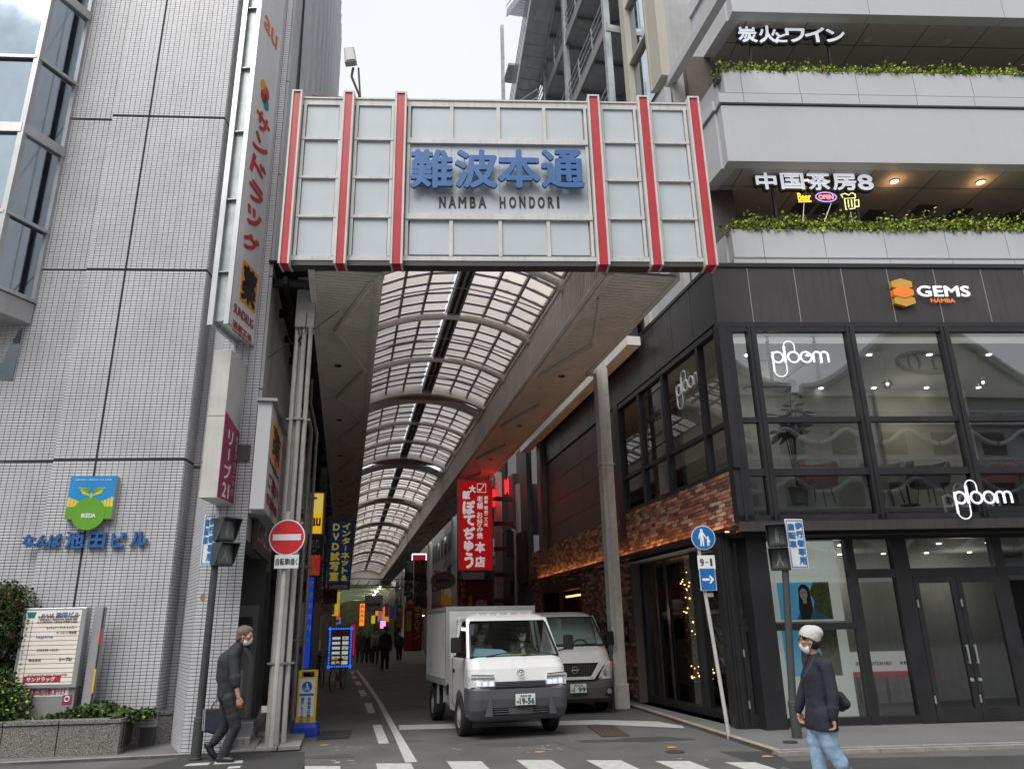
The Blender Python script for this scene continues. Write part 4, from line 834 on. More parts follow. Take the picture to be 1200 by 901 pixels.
# --- projecting blade signs on the corner
def blade_frame(A, deg): return Fr(A.x, A.y, deg)
FW, _L = fr2(P1, P2)           # corner front wall
def blade(name, label, Xn0, Xn1, Yb, Xf, Yf, ztop, depth_deg=90+4.0):
    "near edge image x-range Xn0..Xn1 at bottom row Yb; far bottom corner (Xf, Yf) on the corner wall"
    u, z = FW.px(Xf, Yf); far = FW.P(u, 0); nr = gpt(Xn1, Yb, z); L = (Vector((far.x, far.y))-Vector((nr.x, nr.y))).length
    wd = (gpt(Xn1, Yb, z)-gpt(Xn0, Yb, z)).length
    B = Fr(nr.x, nr.y, math.degrees(math.atan2(far.y-nr.y, far.x-nr.x)))   # u: away from the camera, d<0: towards the arcade side... 
    return B, L, wd, z
B, L, wd, zb_ = blade('', '', 243, 267, 378, 297, 405, 0)
ph = thing('pharmacy_blade_sign', 'tall white projecting pharmacy sign with slanting red characters above an orange panel', 'blade sign', B, L/2, 0, zb_)
# right face at d=0 facing -d ; body goes to d=+wd
ztp = zb_+9.0
mb = MB(); mb.box(.0, L, 0, .05, zb_, ztp); mb.build('letter_face', mat('sign_face', (.72,.70,.72), .35, var=.05, streak=.08), ph)
mb = MB(); mb.box(0.0, L, wd-.06, wd, zb_+.0, ztp); mb.build('back_face', M['white'], ph)
mb = MB(); mb.box(.06, L, .051, wd-.061, zb_+.06, ztp); mb.build('core', M['galv'], ph)
mb = MB(); mb.box(-.02, L, -.02, .06, zb_-.03, zb_+.0); mb.box(L-.03, L, -.03, .0, zb_, ztp); mb.box(-.025, .0, -.02, .06, zb_-.03, ztp); mb.box(-.025, .0, wd-.08, wd+.01, zb_-.03, ztp)
for i in range(7): mb.box(-.0, .062, .05, wd-.06, zb_+1.35*i+.9, zb_+1.35*i+.915)
mb.build('edge_trim', M['alu'], ph)
def facez(Y, X=290): return B.px(X, Y, 0)[1]
z_yk0, z_yk1 = B.px(287, 357)[1], B.px(290, 309)[1]
mb = MB(); mb.box(L*.3, L*.93, -.006, 0, z_yk0, z_yk1); mb.build('orange_panel', M['orange'], ph)
mb = MB(); mb.text('薬', L*.36, L*.87, z_yk0+.06, z_yk1-.06, -.008, bold=.03); mb.build('medicine_character', M['black'], ph)
zc0, zc1 = B.px(292, 300)[1], B.px(308, 130)[1]
n_ = 6; hh = (zc1-zc0)/n_
for i, ch in enumerate('サンドラッグ'):
    zc = zc1-hh*(i+.5); mb = MB(); g_ = MB(); g_.text(ch, L*.25, L*.8, zc-hh*.36, zc+hh*.36, -.006, bold=.022)
    g_.v = [(v[0]+(v[2]-zc)*.25, v[1], v[2]) for v in g_.v]; g_.build('red_character', M['signr'], ph)
zl = B.px(309, 112)[1]
for (du, dz, c) in ((-.08, .16, 'orange'), (.06, .12, 'signr'), (-.04, -.03, 'textr'), (.08, -.09, 'signb2')):
    mb = MB(); mb.disc(L*.5+du, zl+dz, .13, -.008, -.002, 16); mb.build('logo_dot', M.get(c) or mat('logo_teal', (.0,.3,.25), .5), ph)
za = B.px(316, 35)[1]; mb = MB(); mb.text('au', L*.2, L*.8, za-.15, za+.15, -.006, bold=.008); mb.build('au_lettering', mat('au_orange', (.75,.22,.05), .5), ph)
mb = MB(); mb.text('SUNDRUG', L*.15, L*.9, z_yk0-.3, z_yk0-.14, -.006, bold=.004); mb.text('酒都天地', L*.15, L*.9, z_yk0-.62, z_yk0-.42, -.006, bold=.004); mb.build('small_lettering', M['textr'], ph, kind='stuff')
B, L, wd, zb_ = blade('', '', 232, 254, 583, 273, 592, 0)
u_, z_ = B.px(272, 410); ztp = z_
t = thing('hair_clinic_blade_sign', 'white box sign with a magenta lower panel projecting from the tiled corner', 'blade sign', B, L/2, 0, zb_)
mb = MB(); mb.box(0, L, 0, wd, zb_, ztp); mb.build('box', M['offwhite'], t, bevel=.008)
zmg = B.px(265, 496, 0)[1]
mb = MB(); mb.prism([(.0, zb_+.02), (L, zb_+.02), (L, zmg-.0), (.0, zmg+.18)], -.006, -.001); mb.build('magenta_panel', M['magenta'], t)
mb = MB(); hh = (zmg-zb_)/5
for i, ch in enumerate('リーブ'):
    mb.vtext(ch, L*.42, zmg-.06-i*hh*1.15, hh*1.0, y=-.008, bold=.008, w=L*.42)
mb.text('21', L*.22, L*.62, zb_+hh*.25, zb_+hh*1.15, -.008, bold=.008); mb.vtext('毛髪クリニック', L*.84, zmg-.08, hh*.5, hh*.6, y=-.008, w=L*.16); mb.build('lettering', M['textw'], t)
mb = MB(); mb.box(-.003, 0, wd*.0, wd, zmg+.1, zmg+.115); mb.build('seam', M['alud'], t)
# small pharmacy sign flat on the arcade side wall
SW2 = SIDE(TL+.06)
u0, z1 = SW2.px(303, 470, 0); u1 = SW2.px(317, 520, 0)[0]; z0 = SW2.px(297, 603, 0)[1]
u0b = SW2.px(296, 560)[0]
t = thing('small_pharmacy_sign', 'narrow white sign with an orange medicine panel on the side wall near the corner', 'sign', SW2, (u0+u1)/2, 0, z0)
mb = MB(); mb.box(u0, u1, -.22, 0, z0, z1); mb.build('box', M['white'], t, bevel=.008); mb = MB(); mb.box(u0-.05, u1+.08, -.3, .02, z1, z1+.05); mb.build('hood', M['alud'], t)
Lw = u1-u0; mb = MB(); Hs = z1-z0; mb.box(u0+Lw*.12, u0+Lw*.88, -.226, -.22, z1-Hs*.46, z1-Hs*.1); mb.build('orange_panel', M['orange'], t)
mb = MB(); mb.text('薬', u0+Lw*.2, u0+Lw*.8, z1-Hs*.42, z1-Hs*.14, -.228, bold=.02); mb.build('medicine_character', M['black'], t)
mb = MB(); mb.text('SUNDRUG', u0+Lw*.1, u0+Lw*.9, z1-Hs*.55, z1-Hs*.5, -.224, bold=.004); mb.text('ご案内', u0+Lw*.1, u0+Lw*.9, z1-Hs*.76, z1-Hs*.62, -.224, bold=.008); mb.text('営業時間', u0+Lw*.1, u0+Lw*.9, z1-Hs*.92, z1-Hs*.82, -.224, bold=.004); mb.build('lettering', M['textr'], t)
u, z = FW.px(286, 531); mb = MB(); mb.box(u-.1, u+.1, -.04, 0, z-.13, z+.13); wbuild(mb, 'vent_hatch', M['dgrey'], FW, 'small dark square vent in the tiled corner wall', 'vent', u=u, z=z)

# ================================================================ CORNER BUILDING (right)
def SIDER(t): p = AR.P(t, 0); return Fr(p.x, p.y, ADEG-90)   # right-hand walls seen from the lane: u = -s, d = +t
cb = thing('corner_building', 'dark metal and brick shop building with large windows and white planted balconies above', 'building', FR, 0, 0, 0)
DF = -.5                                     # upper glazed storey overhangs
uc = FR.px(866, 612, DF)[0]; cw = FR.P(uc, DF)            # its corner in plan
TS = AR.loc(cw)[0]; SS = AR.loc(cw)[1]
SR = SIDER(TS); sdx, sdy = -math.sin(math.radians(ADEG-3.2)), math.cos(math.radians(ADEG-3.2))
def fz(Y, X=1000, d=DF): return FR.px(X, Y, d)[1]
def fu(X, Y, d=DF): return FR.px(X, Y, d)[0]
z_tr, z_2b, z_2t, z_ft = 3.18, 3.30, 6.85, 8.05
UR = 16.0
# ---- fascia panels (dark) front and side
pnl = [uc+.0]+[fu(X, 345) for X in (879, 934, 990, 1044, 1099, 1155)]
while pnl[-1] < UR: pnl.append(pnl[-1]+.86)
for a, b in zip(pnl[:-1], pnl[1:]):
    mb = MB(); mb.box(a+.008, b-.008, DF, DF+.1, z_2t+.06, z_ft-.03); mb.build('fascia_panel', M['fascia'], cb)
fj = MB()
for x in pnl[1:-1]: fj.box(x-.007, x+.007, DF-.004, DF+.02, z_2t+.06, z_ft-.03)
fj.build('fascia_joints', M['alud'], cb, kind='stuff')
mb = MB(); mb.box(uc+.02, UR, DF+.03, DF+.3, z_2t+.02, z_ft-.01); mb.build('fascia_core', M['alud'], cb)
mb = MB(); mb.box(uc-.02, UR, DF-.03, DF+.2, z_ft-.03, z_ft+.05); mb.box(uc, UR, DF-.005, DF+.3, z_2t-.03, z_2t+.055); mb.build('fascia_edge', M['darkframe'], cb)
def sbox(mb, s0, s1, d0, d1, z0, z1, t0=None):
    "box on the lane side: s range, d = depth into the wall from TS"
    t0 = TS if t0 is None else t0
    c = [AR.P(t0+d0, s0), AR.P(t0+d1, s0), AR.P(t0+d1, s1), AR.P(t0+d0, s1)]
    L = []
    for z in (z0, z1): L += [(*FR.loc(p), z) for p in c]
    mb.add(L, [(0,3,2,1), (4,5,6,7), (0,1,5,4), (1,2,6,5), (2,3,7,6), (3,0,4,7)]); return mb
SWIN0, SWIN1 = SS+.05, SR.px(727, 500)[0]*-1
SB = 24.2                                    # end of the dark upper wall
sL = SS
k = 0
while sL < SB:
    e = min(sL+.95, SB); 
    mb = sbox(MB(), sL+.008, e-.008, 0, .1, z_2t+.06 , z_ft-.02); mb.build('fascia_panel', M['fascia'], cb)
    sL = e
mb = sbox(MB(), SS, SB, .03, .3, z_2t+.02, z_ft-.03); mb.build('fascia_core', M['vdark'], cb)
mb = sbox(MB(), SS, SB, -.02, .2, z_ft-.02, z_ft+.05); mb.build('fascia_edge', M['darkframe'], cb)
# dark panelled wall further in
ws = SWIN1+.35
s_ = ws
while s_ < SB-.05:
    e = min(s_+1.5, SB)
    for z0, z1 in ((4.05, 4.75), (4.75, 5.45), (5.45, 6.15), (6.15, z_2t+.05)):
        mb = sbox(MB(), s_+.008, e-.008, .04, .12, z0+.008, z1-.008); mb.build('wall_panel', M['brown'], cb)
    s_ = e
mb = sbox(MB(), ws, SB, .06, .3, 3.2, z_2t+.1); mb.build('wall_core', M['vdark'], cb)
mb = sbox(MB(), SB, SB+.5, -.15, .5, 3.6, z_ft+.4); mb.build('end_pilaster', M['brown'], cb)
mb = sbox(MB(), ws-.3, ws+.05, -.03, .2, 3.6, z_2t+.05); mb.build('end_pilaster', M['darkframe'], cb)
# ---- upper front windows
mul = [(fu(846,400)+.0, fu(857,400)), (fu(877,400), fu(887,400)), (fu(993,400), fu(1003,400)), (fu(1104,400), fu(1114,400))]
mul[0] = (uc, fu(859, 400)); st = mul[3][0]-mul[2][0]
while mul[-1][1] < UR: mul.append((mul[-1][0]+st, mul[-1][1]+st))
zm1, zm2 = (fz(488), fz(494)), (fz(548), fz(556))
fr = MB()
for a, b in mul: 
    fr.box(a, b, DF-.02, DF+.13, z_2b, z_2t-.03); fr.box(a+(b-a)*.4, a+(b-a)*.6, DF-.04, DF-.02, z_2b, z_2t-.03)
for (z1, z0) in (zm1, zm2): fr.box(uc, UR, DF, DF+.11, z0, z1)
fr.box(uc, UR, DF-.02, DF+.12, z_2b-.02, z_2b+.09); fr.box(uc, UR, DF+.0, DF+.12, z_2t-.12, z_2t-.03)
fr.build('window_frame', M['darkframe'], cb)
for (a0, a), (b, b1) in zip(mul[:-1], mul[1:]):
    for (z0, z1) in ((zm1[0], z_2t-.12), (zm2[0], zm1[1]), (z_2b+.09, zm2[1])):
        mb = MB(); mb.quad((a, DF+.06, z0), (b, DF+.06, z0), (b, DF+.06, z1), (a, DF+.06, z1)); mb.build('window_pane', M['glass'] if z0 > z_2b+.2 else M['gdark'], cb)
mb = MB(); mb.box(uc-.02, UR, DF-.06, DF+.3, z_tr-.06, z_2b-.02); mb.build('sill_band', M['fascia'], cb)
mb = MB(); mb.prism([(uc+.02, DF+.04), (UR, DF+.04), (UR, .9), (uc+.02-.16*1.4, .9)], z_tr-.12, z_tr-.06, 'z'); mb.build('overhang_soffit', M['vdark'], cb)
# ---- side windows (lane side)
sm = [-SR.px(X, Y)[0] for X, Y in ((724, 500), (750, 500), (779, 490), (821, 460), (846, 430))]
zsA, zsB = 6.75, SR.px(848, 600)[1]; zsB = 4.2; zsm = 5.02
swf = MB(); 
for s_ in sm: sbox(swf, s_-.05, s_+.05, -.01, .12, zsB, zsA+.1)
sbox(swf, sm[-1]-.05 if False else SS, SS+.14, -.01, .12, 3.3, zsA+.1)
s_end = sm[0]
sbox(swf, SS+.14, s_end, .0, .11, zsB-.04, zsB+.06); sbox(swf, SS+.14, s_end, .0, .11, zsm-.04, zsm+.04); sbox(swf, SS+.14, s_end, -.02, .11, zsA, zsA+.1)
swf.build('side_window_frame', M['darkframe'], cb)
ss = [s_end]+sm[1:]+[SS+.14]
for a, b in zip(ss[:-1], ss[1:]):
    for z0, z1 in ((zsB+.06, zsm-.04), (zsm+.04, zsA)):
        p, q_ = FR.loc(AR.P(TS+.06, a-.05)), FR.loc(AR.P(TS+.06, b+.05)); mb = MB(); mb.quad((*p, z0), (*q_, z0), (*q_, z1), (*p, z1)); mb.build('side_window_pane', M['glass'], cb)
# ---- bricks
bs0, bs1 = SS+.0, 27.6; BL, BH = .215, .072
bz0, bz1 = 3.24, 4.14
bmes = [mesh_of(MB().box(-BL/2+.006, BL/2-.006, -.012, .02, -BH/2+.005, BH/2-.005), M[k_], 'brick') for k_ in ('brick', 'brick', 'brickl', 'brickd')]
brs = [MB() for _ in range(4)]; nb = 0
ang = math.radians(ADEG-90)-0
def brick(s_, z, w_=1.0, t_=TS):
    global nb
    if nb < 290:
        nb += 1; p = AR.P(t_+.01, s_); o = bpy.data.objects.new('brick', rnd.choice(bmes)); COL.objects.link(o); o.parent = cb
        u, d = FR.loc(p); o.location = (u, d, z); o.rotation_euler = (0, 0, math.radians(ADEG-90-3.2)); o.scale = (w_, 1+rnd.uniform(-.3, .5), 1)
    else: sbox(rnd.choice(brs), s_-BL*w_/2+.006, s_+BL*w_/2-.006, -.003-rnd.random()*.008, .02, z-BH/2+.005, z+BH/2-.005, t_)
cells = []
row = 0; z = bz0
while z < bz1:
    s_ = bs0+(BL/2 if row % 2 else BL)-BL/2
    while s_ < bs1: cells.append((s_+BL/2, z+BH/2)); s_ += BL
    z += BH; row += 1
z = bz0-BH; row = 1
while z > .1:
    s_ = 16.9+(BL/2 if row % 2 else 0)
    while s_ < bs1:
        if not (20.6 < s_ < 25.0 and z < 2.95) : cells.append((s_, z+BH/2))
        s_ += BL
    z -= BH; row += 1
cells.sort(key=lambda c: c[0])
for c in cells: brick(c[0], c[1])
for i_, b_ in enumerate(brs): b_.build('bricks', M[('brick', 'brick', 'brickl', 'brickd')[i_]], cb, kind='stuff')
mm = MB(); sbox(mm, bs0, bs1, .012, .2, bz0-.02, bz1+.02); sbox(mm, 16.75, 20.6, .012, .2, 0, bz0); sbox(mm, 25.0, bs1, .012, .2, 0, bz0); sbox(mm, 20.6, 25.0, .012, .2, 2.95, bz0); mm.build('mortar', M['mortar'], cb)
mb = sbox(MB(), bs0, bs1, -.02, .2, bz0-.07, bz0-.02); mb.build('brick_edge', M['darkframe'], cb)
sbox(MB(), SS+.3, 25.5, -.13, -.115, bz0-.09, bz0-.02).build('light_lip', M['darkframe'], cb); sbox(MB(), SS+.3, 25.5, -.115, -.02, bz0-.095, bz0-.09).build('light_tray', M['darkframe'], cb)
led = sbox(MB(), SS+.3, 25.5, -.105, -.04, bz0-.088, bz0-.08); led.build('light_strip', mat('amber_strip', (1,.4,.08), .4, var=0, emit=7, ecol=(1,.42,.12)), cb)
# side doorway in brick wall
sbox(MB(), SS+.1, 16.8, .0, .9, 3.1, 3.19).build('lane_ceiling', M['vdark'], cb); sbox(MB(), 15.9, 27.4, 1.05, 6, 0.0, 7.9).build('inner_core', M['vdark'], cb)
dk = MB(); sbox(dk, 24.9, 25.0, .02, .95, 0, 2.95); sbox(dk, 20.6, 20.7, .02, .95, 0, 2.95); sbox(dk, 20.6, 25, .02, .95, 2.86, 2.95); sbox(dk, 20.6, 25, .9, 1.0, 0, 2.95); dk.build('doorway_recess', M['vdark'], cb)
mb = MB(); sbox(mb, 20.6, 25, .0, .2, 2.7, 2.94); sbox(mb, 20.6, 20.75, .0, .2, 0, 2.7); sbox(mb, 23, 23.1, .02, .15, 0, 2.7); mb.build('doorway_frame', M['darkframe'], cb)
mb = MB(); sbox(mb, 21.2, 21.6, .3, .34, 1.6, 2.5); mb.build('inner_panel', mat('teal_panel', (.05,.1,.11), .5), cb)
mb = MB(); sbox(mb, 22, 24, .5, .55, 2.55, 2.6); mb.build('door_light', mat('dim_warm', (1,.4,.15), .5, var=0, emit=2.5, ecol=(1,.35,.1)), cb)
# small notices on the brick wall behind the near column
for i in range(6):
    mb = MB(); sbox(mb, 17.1+i*.5, 17.1+i*.5+.22, -.03, -.004, 1.35+.02*(i % 3), 1.75); mb.build('wall_notice', M['vdark'], cb)
    mb = MB(); sbox(mb, 17.15+i*.5, 17.15+i*.5+.12, -.034, -.031, 1.45, 1.65); mb.build('notice_print', mat('notice_pale%d' % i, (.22, .1, .11) if i % 2 else (.2, .2, .24), .5, var=0), cb)
# ---- ground floor lane side: dark glazing with a plant wall
gs = [SS+.35, 14.1, 16.55]
TG = TS+.22
gf = MB()
for s_ in (SS+.42, 13.95, 16.62): sbox(gf, s_-.09, s_+.09, -.02, .16, 0.06, 3.12, TG)
sbox(gf, SS+.4, 16.7, .0, .12, .06, .2, TG); sbox(gf, SS+.4, 16.7, .0, .12, 3.0, 3.12, TG); sbox(gf, 15.35, 15.39, 0, .05, .2, 3.0, TG); sbox(gf, 15.9, 15.94, 0, .05, .2, 3.0, TG)
gf.build('lane_glazing_frame', M['darkframe'], cb)
for a, b in ((SS+.5, 13.86), (14.04, 15.35), (15.39, 15.9), (15.94, 16.53)):
    p, q_ = FR.loc(AR.P(TG+.06, b)), FR.loc(AR.P(TG+.06, a)); mb = MB(); mb.quad((*p, .2), (*q_, .2), (*q_, 3.0), (*p, 3.0)); mb.build('lane_glass', M['gdark'], cb)
# ---- ground floor front
G0 = 0.0
def gu(X, Y=760): return FR.px(X, Y, 0)[0]
def gz(Y, X=1000): return FR.px(X, Y, 0)[1]
fr = MB()
zt0, ztr1, ztr0, zb0 = gz(632)+.0, gz(667), gz(677), .05
pos = [(gu(862), gu(872)), (gu(893), gu(902)), (gu(1008), gu(1018)), (gu(1064, 760), gu(1083, 760)), (gu(1131), gu(1137)), (gu(1187), gu(1199))]
pos[0] = (gu(858), gu(869))
for a, b in pos[:4]+pos[5:]: fr.box(a, b, -.02, .12, zb0, zt0+.15)
st = pos[5][0]-pos[3][0]; x = pos[5][0]+st
while x < UR: fr.box(x, x+.1, -.02, .12, zb0, zt0+.15); x += st
fr.box(pos[0][0], UR, -.01, .12, zt0, zt0+.16); fr.box(pos[2][0], UR, -.01, .12, ztr0, ztr1); fr.box(pos[0][0], UR, -.01, .12, zb0, zb0+.13)
fr.box(pos[1][1], pos[2][0], -.01, .1, gz(737), gz(729)); fr.box(pos[0][1], pos[1][0], -.01, .1, gz(729), gz(722))
fr.build('shopfront_frame', M['darkframe'], cb)
def pane(a, b, z0, z1, m='gdark', y=.05, nm='shop_window'):
    mb = MB(); mb.quad((a, y, z0), (b, y, z0), (b, y, z1), (a, y, z1)); mb.build(nm, M[m], cb)
pane(pos[1][1], pos[2][0], gz(729), zt0, 'glass'); pane(pos[1][1], pos[2][0], zb0+.13, gz(737), 'glass'); pane(pos[2][1], pos[3][0], ztr1, zt0); pane(pos[2][1], pos[3][0], zb0+.13, ztr0, 'glass')
pane(pos[3][1], pos[5][0], ztr1, zt0); pane(pos[0][1], pos[1][0], gz(722), zt0); pane(pos[5][1], pos[5][1]+3.4, zb0+.13, zt0)
# narrow left door
dn = MB(); 
a, b = pos[0][1]+.01, pos[1][0]-.01
def door(a, b, z1, handle, hu=None):
    d = MB(); w_ = .09; z0 = zb0+.02
    d.box(a, a+w_, -.03, .04, z0, z1); d.box(b-w_, b, -.03, .04, z0, z1); d.box(a+w_, b-w_, -.03, .04, z0, z0+.2); d.box(a+w_, b-w_, -.03, .04, z1-.1, z1)
    o = d.build('door', M['darkframe'], cb); g = MB(); g.quad((a+w_, 0, z0+.2), (b-w_, 0, z0+.2), (b-w_, 0, z1-.1), (a+w_, 0, z1-.1)); g.build('door_glass', M['gdark'], o)
    h = MB()
    if handle == 'knob':
        for z in (.95, 1.07): h.disc(b-.04, z, .035, -.06, -.03, 14)
    elif handle == 'hinge': pass
    else:
        h.bar((hu, -.08, .95), (hu, -.08, 1.25), .022)
        for z in (.97, 1.23): h.bar((hu, -.09, z), (hu, -.03, z), .02)
        h.disc(hu, .7, .03, -.05, -.03, 12)
    h.build('handle', M['galv'], o)
    h = MB(); 
    for z in (.35, z1-.5): h.box(a-.005, a+.02, -.05, -.03, z, z+.12)
    h.build('hinges', M['alu'], o, kind='stuff')
door(a, b, gz(729)-.005, 'knob')
mid = (pos[3][1]+pos[5][0])/2
door(pos[3][1]+.005, mid-.004, ztr0-.005, 'bar', mid-.07); door(mid+.004, pos[5][0]-.005, ztr0-.005, 'bar', mid+.07)
# base line
mb = MB(); mb.box(pos[0][0], UR, -.02, .3, .0, .06); mb.build('threshold', M['dgrey'], cb)
# corner post stack
mb = MB(); mb.box(-.05+uc*0, .22, .02, .3, .0, 3.1); mb.box(.05, .12, -.05, .02, 0, 3.1); mb.build('corner_post', M['darkframe'], cb)
mb = MB(); sbox(mb, SS+.2, SS+.55, -.03, .35, 0, 3.1, TG); mb.build('corner_post', M['darkframe'], cb)
# ---- interiors
def inter(z0, z1, dmax, wallm, floorm, ceilm, d0=.3, uu0=None):
    u0 = uc+.2 if uu0 is None else uu0
    mb = MB(); mb.prism([(u0-.16*(d0-DF), d0), (UR, d0), (UR, dmax), (u0-.16*(dmax-DF), dmax)], z0-.03, z0, 'z'); mb.build('floor', M[floorm], cb)
    mb = MB(); mb.prism([(u0-.16*(d0-DF), d0), (UR, d0), (UR, dmax), (u0-.16*(dmax-DF), dmax)], z1, z1+.03, 'z'); mb.build('ceiling', M[ceilm], cb)
    mb = MB(); mb.box(u0-.16*(dmax-DF), UR, dmax, dmax+.1, z0, z1); mb.box(UR-.1, UR, d0, dmax, z0, z1); mb.build('back_wall', M[wallm], cb)
M['ceil2'] = mat('pale_ceiling', (.42,.43,.41), .7, var=.05)
inter(3.5, z_2t-.1, 5.6, 'interior', 'floor', 'ceil2', DF+.14, uc+.06)
inter(.05, 3.02, 6.0, 'interior', 'floor', 'ceil2', .13, pos[0][1])
mb = MB(); mb.box(uc+.1, fu(925, 480), 2.6, 2.7, 3.9, z_2t-.1); mb.box(fu(1165, 480), fu(1300, 480), 3.2, 3.3, 3.9, z_2t-.1); mb.build('partition', M['cream'], cb)
mb = MB(); mb.box(uc+.3, UR, DF+.3, DF+.42, z_2t-.2, z_2t-.13); mb.build('ceiling_slot', mat('slot', (1,.97,.9), .5, var=0, emit=.2, ecol=(1,.95,.85)), cb)
for i in range(14):
    u = 1.2+(i % 7)*1.25; d = .8+(i//7)*2.2; mb = MB(); mb.lathe([(.05, z_2t-.104), (.05, z_2t-.115), (.001, z_2t-.115)], u, d, 10); mb.build('interior_spot', M['cool'], cb)
for i in range(12):
    u = 1.6+(i % 6)*.95; d = .9+(i//6)*2; mb = MB(); mb.lathe([(.04, 3.015), (.04, 3.0), (.001, 3.0)], u, d, 10); mb.build('interior_spot', M['cool'], cb)
tr = MB()
for (a, b) in (((fu(893,400), .9), (fu(950, 400), .9)), ((fu(955, 470), 2.6), (fu(985, 470), 2.6))):
    tr.box(a[0], b[0]+.6, a[1], a[1]+.03, z_2t-.2, z_2t-.17); tr.box(a[0], a[0]+.03, a[1], a[1]+1.3, z_2t-.2, z_2t-.17); tr.box(b[0]+.57, b[0]+.6, a[1], a[1]+1.3, z_2t-.2, z_2t-.17)
for X in (906, 962): tr.box(fu(X, 400), fu(X, 400)+.05, DF+.3, DF+.35, 5.9, z_2t-.1)
tr.build('ceiling_track', M['black'], cb)
# interior lamps really lit in the photograph
for (u, d, z, e) in ((2.2, 2.0, 6.0, 8), (5.5, 2.4, 6.0, 8), (9, 2.4, 6.0, 7), (3.2, 2.6, 2.5, 9), (6.0, 2.6, 2.5, 9)):
    l = bpy.data.lights.new('interior_lamp', 'POINT'); l.energy = e; l.color = (1, .9, .75); l.shadow_soft_size = .25; o = bpy.data.objects.new('interior_lamp', l); COL.objects.link(o); o.location = FR.P(u, d, z)
# pendant lamps
for i, (X, Y) in enumerate(((1040, 450), (1152, 448))):
    u, z = FR.px(X, Y, .6); t = thing('pendant_lamp', ('glass globe pendant lamp hanging behind the window left of the wide mullion', 'glass globe pendant lamp hanging behind the rightmost upper window')[i], 'pendant lamp', FR, u, .6, z, 'pendant lamps in the upper shop')
    mb = MB(); mb.lathe([(.07, z_2t-.1), (.07, z_2t-.13), (.01, z_2t-.14), (.006, z_2t-.16), (.006, z+.12), (.02, z+.11), (.02, z+.07), (.004, z+.06)], u, .6, 10); mb.build('cord', M['gold'], t)
    mb = MB(); mb.sphere((u, .6, z), .1, 16, 10); mb.build('globe', M['glass'], t, smooth=True); mb = MB(); mb.sphere((u, .6, z), .03, 8, 6); mb.build('bulb', M['cool'], t)
# chairs upstairs
zf = 3.66
def tub_chair(u, d, m, label, rz=0):
    t = thing('tub_chair', label, 'chair', FR, u, d, zf, 'lounge chairs behind the upper windows')
    mb = MB(); n = 12; r0, r1 = .33, .36; V = []
    rings = []
    for z, r_ in ((.35, .30), (.5, .34), (.72, .36), (.78, .35)): rings.append([(u+r_*math.cos(rz+a)*1.15, d+r_*math.sin(rz+a), zf+z) for a in [math.pi*1.25*k/n-.4 for k in range(n+1)]]+[(u+(r_-.06)*math.cos(rz+a)*1.15, d+(r_-.06)*math.sin(rz+a), zf+z) for a in [math.pi*1.25*k/n-.4 for k in range(n, -1, -1)]])
    mb.loft(rings); mb.build('backrest', M[m], t, smooth=False)
    mb = MB(); mb.lathe([(.28, zf+.32), (.33, zf+.36), (.33, zf+.44), (.28, zf+.47), (.001, zf+.47)], u, d, 16); mb.build('seat', M[m], t)
    for a in range(4):
        mb = MB(); mb.tube([(u+.2*math.cos(a*1.57+.8), d+.2*math.sin(a*1.57+.8), zf+.33), (u+.26*math.cos(a*1.57+.8), d+.26*math.sin(a*1.57+.8), zf)], .012, 6); mb.build('leg', M['steel'], t)
def xu(X, d=.25): return FR.px(X, 540, d)[0]
tub_chair(xu(953), .2, 'redseat', 'red tub chair behind the upper window beside the indoor plant', 3.14*.1)
tub_chair(xu(1035), .3, 'cream2', 'cream tub chair behind the middle upper window', .3); tub_chair(xu(1088), .35, 'brown', 'brown tub chair behind the middle upper window', .1); tub_chair(xu(1165), .3, 'redseat', 'red tub chair behind the rightmost upper window', .1)
for (X, lab) in ((1057, 'small round table behind the middle upper window'), (1190, 'small round table behind the rightmost upper window')):
    u = xu(X, .5); t = thing('side_table', lab, 'table', FR, u, .5, zf, 'round tables in the upper shop'); mb = MB(); mb.lathe([(.26, zf+.62), (.26, zf+.65), (.001, zf+.65)], u, .5, 20); mb.build('table_top', M['white'], t); mb = MB(); mb.lathe([(.18, zf), (.17, zf+.02), (.02, zf+.03), (.02, zf+.62)], u, .5, 12); mb.build('stem', M['steel'], t)
# indoor plant
u, z = FR.px(925, 500, .1); t = thing('indoor_plant', 'tall broad-leaved indoor plant behind the upper corner window', 'plant', FR, u, .1, zf)
mb = MB(); mb.lathe([(.13, zf), (.17, zf+.3), (.14, zf+.3), (.001, zf+.28)], u, .1, 14); mb.build('pot', M['white'], t)
mb = MB(); fol = MB(); r = random.Random(4)
for i in range(8):
    a = r.uniform(0, 6.28); q = [(u, .1, zf+.25), (u+.1*math.cos(a), .1+.1*math.sin(a), zf+1.2), (u+.35*math.cos(a), .1+.28*math.sin(a), zf+r.uniform(1.3, 2.35))]; mb.tube(q, [.014, .01, .005], 5)
    for k in range(9):
        kk = .45+.07*k; pt = Vector(q[1]).lerp(Vector(q[2]), min(1, (kk-.3)*1.4)); b = r.uniform(0, 6.28); dv = Vector((math.cos(b), math.sin(b), r.uniform(-.6, .3))).normalized(); sd_ = dv.cross(Vector((0, 0, 1))).normalized(); L = r.uniform(.2, .33)
        fol.add([pt, pt+dv*L*.35+sd_*L*.3, pt+dv*L*.75+sd_*L*.22, pt+dv*L-Vector((0,0,.03)), pt+dv*L*.75-sd_*L*.22, pt+dv*L*.35-sd_*L*.3], [(0,1,2,3,4,5)])
mb.build('branches', M['stem'], t); fol.build('foliage', mat('indoor_leaf', (.06,.17,.05), .35, var=.4, vs=6), t, kind='stuff')
